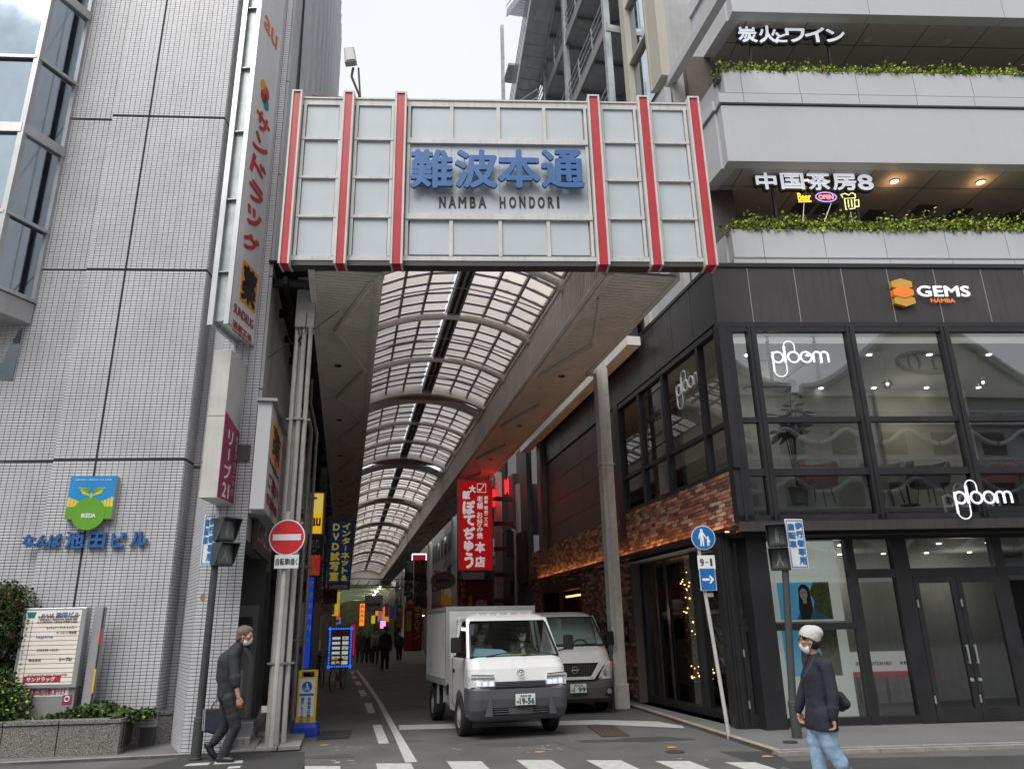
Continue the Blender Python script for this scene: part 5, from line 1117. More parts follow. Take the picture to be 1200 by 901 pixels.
# ground floor: posters, counter
def poster(name, label, X0, Y0, X1, Y1, d=.25):
    a, b = FR.px(X0, (Y0+Y1)/2, d)[0], FR.px(X1, (Y0+Y1)/2, d)[0]; z0, z1 = FR.px((X0+X1)/2, Y1, d)[1], FR.px((X0+X1)/2, Y0, d)[1]
    t = thing(name, label, 'poster', FR, (a+b)/2, d, z0, 'window posters'); mb = MB(); mb.box(a, b, d, d+.03, z0, z1); mb.build('sheet', M['poster'], t); return t, a, b, z0, z1
t, a, b, z0, z1 = poster('window_poster', 'white poster with a blue photograph of a long-haired woman, above the other', 901, 632, 983, 728)
w_, h_ = b-a, z1-z0
def figure(t, a, b, z0, z1, cx, top, d=.25):
    w_, h_ = b-a, z1-z0; y = d-.004
    mb = MB(); mb.box(a, b, y, d, z0, z1); mb.build('blue_picture', M['pblue'], t)
    mb = MB(); bumps = [(a+w_*.62, z0), (b, z0), (b, z1)]+[(a+w_*(.62+.12*math.sin(k*1.7)), z1-h_*k/9) for k in range(1, 9)]; mb.prism([(a+w_*.62, z0), (b, z0), (b, z1), (a+w_*.7, z1), (a+w_*.6, z1-h_*.3), (a+w_*.68, z0+h_*.5)], y-.001, y); mb.build('foliage_print', mat('print_foliage', (.25,.24,.05), .6, var=.6, vs=14), t)
    C = a+w_*cx
    mb = MB(); mb.prism([(C-w_*.10, z0), (C-w_*.13, z0+h_*.3), (C-w_*.11, z0+h_*.6), (C-w_*.10, top-h_*.12), (C-w_*.04, top-h_*.01), (C+w_*.05, top-h_*.01), (C+w_*.11, top-h_*.12), (C+w_*.12, z0+h_*.6), (C+w_*.14, z0+h_*.3), (C+w_*.12, z0)], y-.003, y-.0005); mb.build('hair_print', M['hairb'], t)
    mb = MB(); mb.prism([(a+w_*.3, z0), (C-w_*.08, z0+h_*.3), (C+w_*.09, z0+h_*.3), (a+w_*.95, z0)], y-.002, y-.0008); mb.prism([(C+w_*.05, z0), (C+w_*.15, z0+h_*.3), (a+w_*.95, z0)], y-.0045, y-.0008); mb.build('shirt_print', mat('print_shirt', (.15,.42,.62), .6), t)
    mb = MB(); fc = top-h_*.27; mb.disc(C-w_*.01, fc, w_*.072, y-.005, y-.003, 20, h_*.155); mb.box(C-w_*.035, C+w_*.03, y-.0048, y-.003, fc-h_*.25, fc); mb.build('face_print', mat('print_skin', (.5,.40,.36), .6, emit=.12), t)
    mb = MB()
    for s_ in (-1, 1): mb.disc(C-w_*.01+s_*w_*.028, fc+h_*.02, w_*.014, y-.006, y-.005, 10, h_*.012); mb.box(C-w_*.01+s_*w_*.028-w_*.018, C-w_*.01+s_*w_*.028+w_*.018, y-.006, y-.005, fc+h_*.045, fc+h_*.053)
    mb.disc(C-w_*.01, fc-h_*.085, w_*.02, y-.006, y-.005, 10, h_*.01); mb.build('features_print', M['text'], t)
a2, b2 = FR.px(912, 700, .25)[0], FR.px(973, 700, .25)[0]; zz0, zz1 = FR.px(940, 726, .25)[1], FR.px(940, 682, .25)[1]
figure(t, a2, b2, zz0, zz1, .5, zz1-.03)
t, a, b, z0, z1 = poster('window_poster', 'tall white poster with a blue picture behind the man in the beanie, below the other', 912, 737, 1000, 847)
a2, b2 = FR.px(919, 765, .25)[0], FR.px(984, 765, .25)[0]; zz0, zz1 = FR.px(950, 792, .25)[1], FR.px(950, 738, .25)[1]; figure(t, a2, b2, zz0, zz1, .42, zz1+.0)
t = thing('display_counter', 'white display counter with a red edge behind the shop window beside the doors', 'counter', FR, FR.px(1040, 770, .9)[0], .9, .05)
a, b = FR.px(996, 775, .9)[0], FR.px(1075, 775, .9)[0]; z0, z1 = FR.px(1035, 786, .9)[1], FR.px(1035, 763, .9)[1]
mb = MB(); mb.box(a, b, .9, .95, z0, z1); mb.build('white_panel', lit('counter_panel_glow', (.75,.75,.74), .22), t); mb = MB(); mb.box(a, b+.3, .85, 1.4, z0-.1, z0-.01); mb.build('red_bench', lit('bench_red_glow', (.6,.03,.03), .1), t)  # panel and bench emit a faint glow in place of shop light
mb = MB(); mb.text('SPECIAL EDITION NEO', a+.1, a+.75, z0+.1, z0+.16, .896, bold=.003); mb.text('TRY 試せる', a+.9, b-.15, z0+.1, z0+.16, .896, bold=.003); mb.build('lettering', M['textr'], t)
for x in (a+.1, (a+b)/2, b+.2):
    mb = MB(); mb.bar((x, .9, .05), (x, .9, z0-.1), .04); mb.bar((x, 1.35, .05), (x, 1.35, z0-.1), .04); mb.build('leg', M['steel'], t)
t = thing('display_plinth', 'dark patterned display wall deep inside the ground floor shop', 'display', FR, 3, 3.4, .05)
mb = MB(); mb.box(1.6, 4.2, 3.4, 3.6, .05, 2.6); mb.build('back', M['dgrey'], t); mb = MB()
for i in range(12):
    for j in range(9): mb.box(1.65+i*.2, 1.8+i*.2, 3.385, 3.4, .9+j*.17, 1.02+j*.17)
mb.build('display_cells', M['grey'], t, kind='stuff')
# plant wall behind the lane glazing with added glowing dots for its orange-lit leaves
t = thing('plant_wall', 'tall indoor wall of dried leaves with warm fairy lights behind the lane window', 'plant wall', AR, TG+.5, 14.9, .2)
def pf(): return AR_L(rnd.uniform(14.15, 15.5), TG+.45+rnd.random()*.3)
mb = MB(); mb.box(TG+.75, TG+.8, 14.1, 15.8, .2, 3.0); mb.build('backing', M['vdark'], t)
for m_, n in (('leafd', 2200), ('leaf', 1200), ('leafr', 900)):
    mb = MB(); leaves(mb, n, lambda: (TG+.45+rnd.random()*.28, rnd.uniform(14.15, 15.6), rnd.uniform(.55, 2.9)), .05, .1); mb.build('foliage', M[m_], t, kind='stuff')
mb = MB()
l = bpy.data.lights.new('plant_lamp', 'POINT'); l.energy = 5; l.color = (1, .5, .15); l.shadow_soft_size = .1; o = bpy.data.objects.new('plant_lamp', l); COL.objects.link(o); o.location = AR.P(TG+.22, 14.9, 1.9)
for i in range(60):
    x = rnd.uniform(14.2, 15.5); z = rnd.choice([rnd.uniform(.6, .9), rnd.uniform(1.9, 2.8), rnd.uniform(1.2, 2.8)]); mb.sphere((TG+.42, x, z), rnd.uniform(.008, .02), 6, 4)
mb.build('leaf_glow_dots', mat('leafglow', (1,.5,.1), .5, var=0, emit=9, ecol=(1,.42,.08)), t, kind='stuff')
mb = MB()
for i in range(8): mb.box(TG+.3, TG+.31, 16.0+.06*(i % 2), 16.03+.06*(i % 2), 1.7+.07*(i//2), 1.74+.07*(i//2))
wbuild(mb, 'blue_indicator', mat('blue_led', (.05,.2,1), .5, var=0, emit=4, ecol=(.05,.2,1)), AR, 'small blue indicator lights behind the lane window', 'lights', u=TG+.3, d=16, z=1.7)

# ---- lettering on the corner building
def ploom(label, F, u0, u1, zc, y, m, par_d):
    "the wordmark: rounded lower-case letters with a long looped clip through the l"
    t = thing('shop_lettering', label, 'lettering', F, (u0+u1)/2, y, zc); W_ = u1-u0; r_ = W_*.095; th = W_*.019
    def ring(cx): mb = MB(); mb.torus((cx, y, zc), r_, th, 24, 6); return mb
    cx = [u0+W_*.105, u0+W_*.385, u0+W_*.605]
    p_ = ring(cx[0]); p_.tube([(u0+th, y, zc+r_), (u0+th, y, zc-W_*.26)], th, 6); p_.build('letter_p', m, t)
    for i in (1, 2): ring(cx[i]).build('letter_o', m, t)
    xa, xb = u0+W_*.235, u0+W_*.42
    l = MB(); l.tube([(xa, y, zc+W_*.2), (xa+.0, y, zc-r_)], th*1.2, 6)
    top = [(( xa+xb)/2-(xb-xa)/2*math.cos(a), y, zc+W_*.2+(xb-xa)/2*math.sin(a)*1.0) for a in [math.pi*k/10 for k in range(11)]]
    l.tube([(xa, y, zc+W_*.1)]+top+[(xb, y, zc+r_*.7)], th*.55, 6)
    xl = u0+th; xr = xa+th*.3
    bot = [((xl+xr)/2-(xr-xl)/2*math.cos(a), y, zc-W_*.24-(xr-xl)/2*math.sin(a)) for a in [math.pi*k/10 for k in range(11)]]
    l.tube(bot+[(xr, y, zc-r_)], th*.55, 6); l.build('letter_l', m, t)
    mm_ = MB(); x0 = u0+W_*.735
    w2 = W_*.128
    for k in range(2):
        c = x0+w2*(k+.5); mm_.tube([(c-w2/2, y, zc-r_)]+[(c-w2/2*math.cos(a), y, zc+r_*.35+w2/2*math.sin(a)*.95) for a in [math.pi*j/10 for j in range(11)]]+[(c+w2/2, y, zc-r_)], th, 6)
    mm_.build('letter_m', m, t)
a, z = FR.px(905, 418, DF-.0); b = FR.px(972, 418, DF)[0]; ploom('white ploom wordmark on the upper left front window', FR, a, b, z, DF+.03, M['white_em'], 0)
a, z = FR.px(1119, 583, DF-.12); b = FR.px(1187, 583, DF-.12)[0]; ploom('white ploom wordmark on the dark band above the doors', FR, a, b, z, DF-.1, M['white_em'], 0)
u0, z0 = SR.px(791, 458, .0); u1 = SR.px(820, 443, .0)[0]; ploom('pale ploom wordmark on the lane side window', SR, u0, u1, (z0+SR.px(820,440)[1])/2, .03, M['textw'], 0)
# outline notice on lane window
u0, u1 = SR.px(755, 500)[0], SR.px(775, 490)[0]; z0, z1 = SR.px(765, 524)[1], SR.px(765, 458)[1]
t = thing('window_decal', 'rounded outline decal with letters on a lane side window', 'decal', SR, (u0+u1)/2, .05, z0)
mb = MB(); th = .012
for (a_, b_) in (((u0, z0), (u1, z0)), ((u1, z0), (u1, z1)), ((u1, z1), (u0, z1)), ((u0, z1), (u0, z0))): mb.bar((a_[0], .045, a_[1]), (b_[0], .045, b_[1]), th)
mb.torus(((u0+u1)/2-.03, .045, z1-.35), .07, .008); mb.torus(((u0+u1)/2+.06, .045, z1-.5), .06, .008); mb.text('FREE', u0+.15, u1-.15, z0+.55, z0+.75, .045); mb.text('LOUNGE', u0+.15, u1-.15, z0+.2, z0+.28, .045); mb.build('decal', M['black'], t)
# GEMS
u0 = fu(1046, 345, DF-.06); u1 = fu(1070, 345, DF-.06); z1, z0 = fz(329, 1058), fz(361, 1058); cx = (u0+u1)/2; h_ = z1-z0; w_ = u1-u0
t = thing('gems_sign', 'gold stacked hexagon logo with white GEMS and orange NAMBA letters on dark fascia', 'sign', FR, cx, DF-.05, z0)
y = DF-.06
for i, (zc, m_) in enumerate(((z1-h_*.2, 'gold'), (z0+h_*.2, 'gold'), ((z0+z1)/2, 'orange2'))):
    hh = h_*.21; mb = MB(); hw_ = w_/2*(1 if i < 2 else .98)
    mb.prism([(cx-hw_, zc-hh*.45), (cx, zc-hh*1.0), (cx+hw_, zc-hh*.45), (cx+hw_, zc+hh*.45), (cx, zc+hh*1.0), (cx-hw_, zc+hh*.45)], y-.03-(.01 if i == 2 else 0), y+.06); mb.build('hexagon', M.get(m_) or mat('logo_orange', (.75,.2,.02), .4, var=.05, emit=.2), t)
mb = MB(); a, b = fu(1075, 342, y), fu(1136, 342, y); mb.text('GEMS', a, b, fz(349, 1100), fz(337, 1100), y, bold=.005, extrude=.012); mb.build('white_letters', M['white_em'], t)  # unlit letters given a slight glow of their own
a, b = fu(1091, 353, y), fu(1119, 353, y); mb = MB(); mb.text('NAMBA', a, b, fz(356, 1100), fz(351.5, 1100), y, bold=.004); mb.build('orange_letters', mat('orange_letter', (.75,.2,.03), .4, var=0, emit=.3), t)

# ---- white balconies
def level(u0, d0, za, zb2, m='white', name='balcony_band', side=True, cuts=None, th=.25, notch=0):
    "horizontal white band: panels along the front, return along the lane"
    x = u0; i = 0
    cu = cuts or [u0+1.35*k for k in range(14)]
    for a, b in zip(cu[:-1], cu[1:]):
        mb = MB(); mb.box(a+.006, b-.006, d0, d0+th, za, zb2); mb.build(name, M[m], cb)
    if side:
        L0 = 0
        for k in range(4):
            a0, a1 = .0+k*2.2, (k+1)*2.2
            p = [(u0+sdx*a0, d0+sdy*a0+.008), (u0+th+sdx*a0, d0+sdy*a0+.008), (u0+th+sdx*a1, d0+sdy*a1-.004), (u0+sdx*a1, d0+sdy*a1-.004)]
            if k == 0: p[0] = (u0+sdx*.26, d0+.26)
            if k == 0: p[1] = (u0+th, d0+.26)
            mb = MB(); mb.prism(p, za, zb2, 'z'); mb.build(name, M[m], cb)
def B_(Y, X=1050, d=-.6): return FR.px(X, Y, d)[1]
uA1 = FR.px(866, 290, -.35)[0]
# planter fronts level 1 (just above dark fascia)
c1 = [FR.px(X, 290, -.3)[0] for X in (859, 895, 967, 1038, 1110, 1181)]
while c1[-1] < UR: c1.append(c1[-1]+(c1[3]-c1[2]))
level(c1[0], -.3, FR.px(1050, 302, -.3)[1], FR.px(1050, 270, -.3)[1], cuts=c1)
zl1t = FR.px(1050, 270, -.3)[1]
mb = MB(); z_ = FR.px(1050, 311, -.42)[1]; c2 = [x-.06 for x in c1]
level(c1[0]-.08, -.45, z_ft+.06, FR.px(1050, 304.5, -.45)[1], cuts=[c1[0]-.08]+c2[1:], name='ledge_panel')
# deep white band between floors 3 and 4
d1 = -.6; u1_ = FR.px(849, 160, d1)[0]
zbA, zbB = FR.px(1050, 191, d1)[1], FR.px(1050, 127, d1)[1]
level(u1_, d1, zbA, zbB, cuts=[u1_, UR], name='balcony_band')
level(u1_-.04, d1-.04, FR.px(1050, 124.5, d1)[1], FR.px(1050, 114, d1)[1], name='ledge_panel', cuts=[u1_-.04]+[FR.px(X, 119, d1)[0] for X in (871, 939, 1006, 1073, 1140)]+[FR.px(1140, 119, d1)[0]+1.36*k for k in range(1, 8)])
mb = MB(); mb.box(u1_+.03, UR, d1+.02, d1+.2, zbB-.02, FR.px(1050, 113, d1)[1]); mb.build('shadow_gap', M['dgrey'], cb)
d2 = -.42; c3 = [FR.px(X, 98, d2)[0] for X in (840, 869, 936, 1004, 1071, 1138)]; c3[0] = FR.px(848, 98, d2)[0]
while c3[-1] < UR: c3.append(c3[-1]+(c3[3]-c3[2]))
zp0, zp1 = FR.px(1050, 112, d2)[1], FR.px(1050, 86, d2)[1]
level(c3[0], d2, zp0, zp1, cuts=c3)
# top band
d3 = -.6; u3_ = FR.px(858, 14, d3)[0]; zq = FR.px(1050, 18, d3)[1]
level(u3_, d3, zq, zq+1.4, cuts=[u3_, u3_+3, u3_+6, u3_+9, UR]); level(u3_-.05, d3-.05, zq+1.42, zq+1.8, cuts=[u3_-.05, UR], name='ledge_panel')
def deck(zc, u0, d0, dm, nm='balcony_ceiling', m='ceil'):
    mb = MB(); mb.prism([(u0+.2, d0+.2), (UR, d0+.2), (UR, dm), (u0+.2+sdx*(dm-d0)/sdy, dm)], zc+.02, zc+.1, 'z'); mb.build(nm, M[m], cb)
    sm_ = MB()
    for k in range(10): sm_.box(u0+.4+k*1.36, u0+.412+k*1.36, d0+.2, dm, zc+.012, zc+.02)
    for k in range(3): sm_.box(u0, UR, d0+.9+k*1.2, d0+.912+k*1.2, zc+.012, zc+.02)
    sm_.build('ceiling_seams', M['dgrey'], cb)
deck(zbA, u1_, d1, 3.6); deck(zq, u3_, d3, 3.6)
mb = MB(); mb.box(.4, UR, 3.6, 3.8, 8.1, 20); mb.build('back_wall', M['brown'], cb)
mb = MB(); mb.prism([(c1[0]+.2, -.1), (UR, -.1), (UR, 3.6), (c1[0]-.3, 3.6)], 8.06, 8.2, 'z'); mb.prism([(c3[0]+.2, -.1), (UR, -.1), (UR, 3.6), (c3[0]-.3, 3.6)], zbB-.05, zbB+.1, 'z'); mb.build('balcony_floor', M['ceil'], cb)
# brown columns on the balconies
for (X, Y, za, zc, d) in ((845, 240, 8.2, zbA, .45), (820, 85, zbB, zq, .75)):
    u = FR.px(X, Y, d)[0]; mb = MB(); mb.box(u-.3, u+.28, d, d+.9, za, zc+.02); mb.build('balcony_column', M['brown'], cb)
for (X, Y, za, zc, d) in ((1190, 230, 8.2, zbA, 1.2), (1130, 60, zbB, zq, 1.6)):
    u = FR.px(X, Y, d)[0]; mb = MB(); mb.prism([(u-.2, d), (u+2.2, d+.1), (u+2.2, d+1), (u-.2, d+1)], za, zc-.0, 'z')
    mb.build('balcony_column', M['brown'], cb)
# downlights in balcony ceilings
for (X, Y, zc, lit_) in ((1048, 213, zbA, 1), (1149, 214, zbA, 1), (1017, 47, zq, 0), (1110, 49, zq, 0), (946, 212, zbA, 1)):
    p = FR.loc(gpt(X, Y, zc)); mb = MB(); mb.lathe([(.09, zc+.012), (.09, zc-.005), (.065, zc-.005), (.06, zc+.006), (.001, zc+.006)], p[0], p[1], 18); mb.build('downlight_ring', M['white'], cb)
    mb = MB(); mb.disc(p[0], p[1], .055, zc-.001, zc+.002, 14, axis='z'); mb.build('downlight_lamp', M['warm'] if lit_ else M['lens'], cb)
    if lit_: l = bpy.data.lights.new('balcony_lamp', 'POINT'); l.energy = 2.5; l.color = (1, .55, .25); l.shadow_soft_size = .05; o = bpy.data.objects.new('balcony_lamp', l); COL.objects.link(o); o.location = FR.P(p[0], p[1], zc-.08)
for X, Y in ((1081, 247), (1123, 251), (1024, 253), (968, 246), (940, 245)):
    p = FR.loc(gpt(X, Y, zbA)); mb = MB(); mb.box(p[0]-.22, p[0]+.22, p[1]-.22, p[1]+.22, zbA+.0, zbA+.014); mb.build('ceiling_vent', M['dgrey'], cb)
# greenery in the planters
for (d, zt_g, X0, lab, dens, sd_) in ((-.25, zl1t, 866, 'row of lime green bushes along the lower balcony planter', 1.0, 1), (d2+.05, zp1, 850, 'row of low green and reddish plants along the upper balcony planter', .55, 2)):
    ua = FR.px(X0, 265 if sd_ == 1 else 80, d)[0]; t = thing('planter_greenery', lab, 'plants', FR, ua+3, d, zt_g); r = random.Random(sd_)
    cl = []; x = ua
    while x < ua+11: cl.append((x, r.uniform(.13, .30)*(1 if sd_ == 1 else .75))); x += r.uniform(.12, .3)
    for m_, f in (('leafy', .7), ('leaf', .2), ('leafr', .1)):
        mb = MB()
        def fn():
            c = r.choice(cl)
            return (c[0]+r.gauss(0, .12), d+.06+r.uniform(-.14, .2), zt_g-.03+abs(r.gauss(0, .62))*c[1])
        leaves(mb, int(22000*f*dens), fn, .035, .08, r); mb.build('foliage', M[m_], t, kind='stuff')
    mb = MB(); mb.box(c1[0]+.1, UR, d+.05, d+.3, zt_g-.15, zt_g-.06); mb.build('soil', M['dgrey'], t)
# side wall above the fascia (white panels), beige band and windows beyond
TSU = TS+.15
def sdbox(nm, m, *a, t0=None): sbox(MB(), *a, t0=TSU if t0 is None else t0).build(nm, M[m], cb)
s_ = SS+1.9; s_ = AR.loc(FR.P(u1_, d1))[1]+1.6
ss0 = s_
for i in range(6):
    for (z0, z1) in ((8.15, 10.4), (10.4, 12.6), (12.6, 13.3)):
        sdbox('white_side_panel', 'white', s_+.006, s_+1.35-.006, 0, .15, z0+.006, z1-.006)
    s_ += 1.35
se_ = -SIDER(TSU).px(733, 60)[0]
sdbox('beige_band', 'white', ss0-3.0, se_, .12, .3, 13.42, 13.62)
a = ss0; k = 0
while a < se_-.3:
    b = min(a+(1.25 if k % 3 else .55), se_)
    if k % 3 == 0: sdbox('beige_wall', 'cream', a, b, -.03, .2, 13.62, 22)
    else:
        sdbox('window_bar', 'cream', a, a+.09, -.05, .1, 13.62, 22)
        p_, q_ = FR.loc(AR.P(TSU+.08, a+.09)), FR.loc(AR.P(TSU+.08, b)); mb = MB(); mb.quad((*p_, 13.62), (*q_, 13.62), (*q_, 22), (*p_, 22)); mb.build('upper_window', M['mirror'] if k % 3 == 1 else M['lgrey'], cb)
        for z in (15.4, 17.2, 19): sdbox('window_bar', 'cream', a, b, -.03, .1, z, z+.08)
    a = b; k += 1
for z in (8.2, 9.9, 11.6): 
    a = ss0+8
    while a < se_: sdbox('white_side_panel', 'white', a, min(a+1.35, se_)-.012, 0, .15, z+.006, z+1.694); a += 1.35
sdbox('side_core', 'lgrey', ss0, se_, .2, 1, 8.1, 22); sdbox('end_edge', 'cream', se_-.25, se_+.02, -.08, .3, 8.2, 22)
# corrugated gutter band along the lane between roof and wall
mb = MB(); s_ = 15.2
while s_ < 26: sbox(mb, s_, s_+.09, -.32, -.28, 7.98, 8.5); s_ += .14
mb.build('louvre_band', mat('blue_grey_metal', (.13,.18,.22), .4, .6, var=.3), cb, kind='stuff')
sbox(MB(), 15.2, 26, -.28, -.02, 7.95, 8.55).build('louvre_backing', M['steel'], cb)
sbox(MB(), 14.9, 26, -.42, -.1, 7.72, 7.93).build('gutter', M['soffit'], cb)

# ---- signs standing in the planters
def letters_sign(name, label, chars, rects, d, post, mface='white_em', back=True):
    us = [FR.px((x0+x1)/2, (y0+y1)/2, d) for (x0, y0, x1, y1) in rects]; t = thing(name, label, 'sign', FR, us[0][0], d, us[0][1])
    for ch, (x0, y0, x1, y1) in zip(chars, rects):
        a, b = FR.px(x0, (y0+y1)/2, d)[0], FR.px(x1, (y0+y1)/2, d)[0]; z0, z1 = FR.px((x0+x1)/2, y1, d)[1], FR.px((x0+x1)/2, y0, d)[1]
        mb = MB(); mb.text(ch, a, b, z0, z1, d, bold=.035, extrude=.03); mb.v = [(v[0], v[1]+.05, v[2]) for v in mb.v]; mb.build('black_backing', M['black'], t)
        mb = MB(); mb.text(ch, a, b, z0, z1, d-.02, bold=.009, extrude=.01); mb.build('character', M[mface], t)
    mb = MB()
    for (X0, Y0, X1, Y1) in post:
        a = FR.px(X0, Y0, d+.1); b = FR.px(X1, Y1, d+.1); mb.bar((a[0], d+.1, a[1]), (b[0], d+.1, b[1]), .05)
    mb.build('support_frame', M['black'], t); return t
letters_sign('restaurant_sign', 'white characters on a black frame above the upper balcony plants', '炭火とワイン', [(865,33,886,50), (889,32,910,51), (909,40,921,50), (921,35,943,50), (943,34,966,50), (968,36,989,50)], -.2, [(880, 78, 879, 36), (973, 78, 969, 34), (877, 36, 971, 35)], 'white_em')
letters_sign('teahouse_sign', 'white outlined characters on a black frame above the lime green bushes', '中国茶房8', [(886,204,909,222), (915,203,941,222), (946,203,972,223), (975,203,1002,223), (1005,206,1022,223)], -.15, [(911, 262, 905, 222), (1007, 262, 1001, 220), (900, 215, 1005, 213)], 'white_em')
def neon(m, col): return mat(m, col, .4, var=0, emit=1.0, ecol=col)
u, z = FR.px(942, 231, -.1); t = thing('neon_sign', 'small yellow neon Beer sign on a stick among the balcony bushes', 'neon sign', FR, u, -.1, z, 'small neon signs on the balcony')
a, b = FR.px(935, 231, -.1)[0], FR.px(950, 231, -.1)[0]; mb = MB(); mb.text('Beer', a, b, FR.px(942, 235, -.1)[1], FR.px(942, 226.5, -.1)[1], -.1, bold=.004); mb.bar((a, -.1, FR.px(942, 236.5, -.1)[1]), (b, -.1, FR.px(942, 236, -.1)[1]), .02); mb.build('letters', neon('neon_yellow', (1,.6,.03)), t)
q_ = FR.px(940, 256, -.08); mb = MB(); mb.tube([(u, -.08, z-.1), (q_[0], -.08, q_[1]-.1)], .008, 6); mb.build('stick', M['alu'], t)
u, z = FR.px(968, 231, -.1); t = thing('neon_sign', 'oval violet neon OPEN sign on a stick among the balcony bushes', 'neon sign', FR, u, -.1, z, 'small neon signs on the balcony')
rx = FR.px(980, 231, -.1)[0]-u; rz_ = FR.px(968, 225.5, -.1)[1]-z; mb = MB(); mb.torus((u, -.1, z), rx, .012, 24, 5, 'xz', rz_); mb.build('oval', neon('neon_violet', (.4,.3,1)), t)
mb = MB(); mb.disc(u, z, rx*.95, -.08, -.07, 24, rz_*.9); mb.build('backing', M['vdark'], t)
mb = MB(); mb.text('OPEN', u-rx*.7, u+rx*.7, z-rz_*.45, z+rz_*.45, -.1, bold=.008); mb.build('letters', neon('neon_pink', (1,.25,.2)), t)
q_ = FR.px(965, 256, -.08); mb = MB(); mb.tube([(u+.1, -.08, z-.12), (q_[0], -.08, q_[1]-.1)], .008, 6); mb.build('stick', M['alu'], t)
u, z = FR.px(996, 237, -.1); t = thing('neon_sign', 'pale yellow neon beer mug outline beside the neon OPEN sign', 'neon sign', FR, u, -.1, z, 'small neon signs on the balcony')
mb = MB(); k = .011; W_ = .13
for pa in ([(-.11,-.17),(.08,-.14),(.11,.1),(-.1,.08),(-.11,-.17)], [(-.04,-.12),(-.03,.05)], [(.03,-.11),(.04,.06)], [(.11,.04),(.19,.06),(.17,-.1),(.09,-.1)], [(-.13,.1),(-.16,.17),(-.07,.2),(0,.16),(.07,.22),(.14,.18),(.13,.1)]):
    mb.tube([(u+x, -.1, z+y) for x, y in pa], k, 5)
mb.build('mug_outline', neon('neon_cream', (.8,.75,.3)), t)
mb = MB(); mb.prism([(u-.15, z-.2), (u+.2, z-.18), (u+.2, z+.22), (u-.17, z+.2)], -.07, -.06); mb.build('backing', M['vdark'], t)
mb = MB(); mb.tube([(u, -.06, z-.15), (u, -.06, 9.1)], .008, 6); mb.build('stick', M['alu'], t)

# ================================================================ STAIR TOWER far behind the gate
SM = SIDER(0)
tw = thing('stair_tower', 'tall galvanised external staircase and steel galleries on a building behind the gate', 'building', AR, 7, 24, 0)
def tz(X, Y, t): p = SIDER(t).px(X, Y); return -p[0], p[1]
T0 = 6.15; E0 = se_+.1; E1 = -SIDER(T0).px(618, 60)[0]; LE = E1-E0; WD = 1.3
for i in range(6):
    z = 8.6+2.75*i
    mb = MB(); mb.box(T0, T0+WD, E0, E1, z, z+.1); mb.build('gallery_floor', M['galv'], tw)
    mb = MB(); mb.box(T0-.06, T0, E0, E1, z-.12, z+.2); mb.box(T0+WD, T0+WD+.06, E0, E1, z-.1, z+.15)
    n_ = int(LE/1.2)
    for k in range(n_+1): mb.box(T0, T0+WD, E0+k*LE/n_, E0+k*LE/n_+.08, z-.12, z)
    mb.build('gallery_beam', M['alud'], tw)
    mb = MB()
    for k in range(4): mb.box(T0-.02, T0+.01, E0, E1, z+.35+k*.25, z+.38+k*.25)
    for k in range(n_+1): mb.box(T0-.03, T0+.02, E0+k*LE/n_, E0+k*LE/n_+.04, z+.1, z+1.12)
    mb.build('railing', M['galv'], tw)
    mb = MB(); f0, f1 = E0+LE*.45, E0+LE*.95
    for sd_ in (T0-.9, T0-.1): mb.bar((sd_, f0 if i % 2 else f1, z+.05), (sd_, f1 if i % 2 else f0, z+2.75), .05, .28)
    for k in range(13):
        f = (k+.5)/13; y = f0+(f1-f0)*(f if i % 2 else 1-f); mb.box(T0-.88, T0-.12, y-.14, y+.14, z+.05+2.7*f, z+.09+2.7*f)
    mb.bar((T0-.5, f0 if i % 2 else f1, z+.02), (T0-.5, f1 if i % 2 else f0, z+2.68), .78, .03)
    mb.build('stair_flight', M['galv'], tw)
    mb = MB()
    for k in range(3): mb.bar((T0-.92, f0 if i % 2 else f1, z+.45+k*.3), (T0-.92, f1 if i % 2 else f0, z+3.1+k*.3), .03)
    mb.build('stair_rail', M['galv'], tw)
    mb = MB(); mb.box(T0-.95, T0, E1-.7, E1+.3, z-.02, z+.08); mb.build('landing', M['galv'], tw)
for s_ in (E0+.1, E0+LE*.42, E0+LE*.72, E1):
    mb = MB(); mb.box(T0-.09, T0+.07, s_-.08, s_+.08, 8.4, 25); mb.build('post', M['galv'], tw)
mb = MB(); mb.box(T0-1.05, T0-.93, E1+.1, E1+.25, 8.4, 25); mb.build('post', M['galv'], tw)
mb = MB(); mb.box(T0+WD+.06, T0+8, E0-.5, E1+3.2, 0, 24); mb.build('wall', M['lgrey'], tw)
mb = MB()
for k in range(12): mb.box(T0+WD+.04, T0+WD+.06, E0, E1+.2, 8+k*1.1, 8.05+k*1.1)
mb.build('siding_joints', M['steel'], tw)


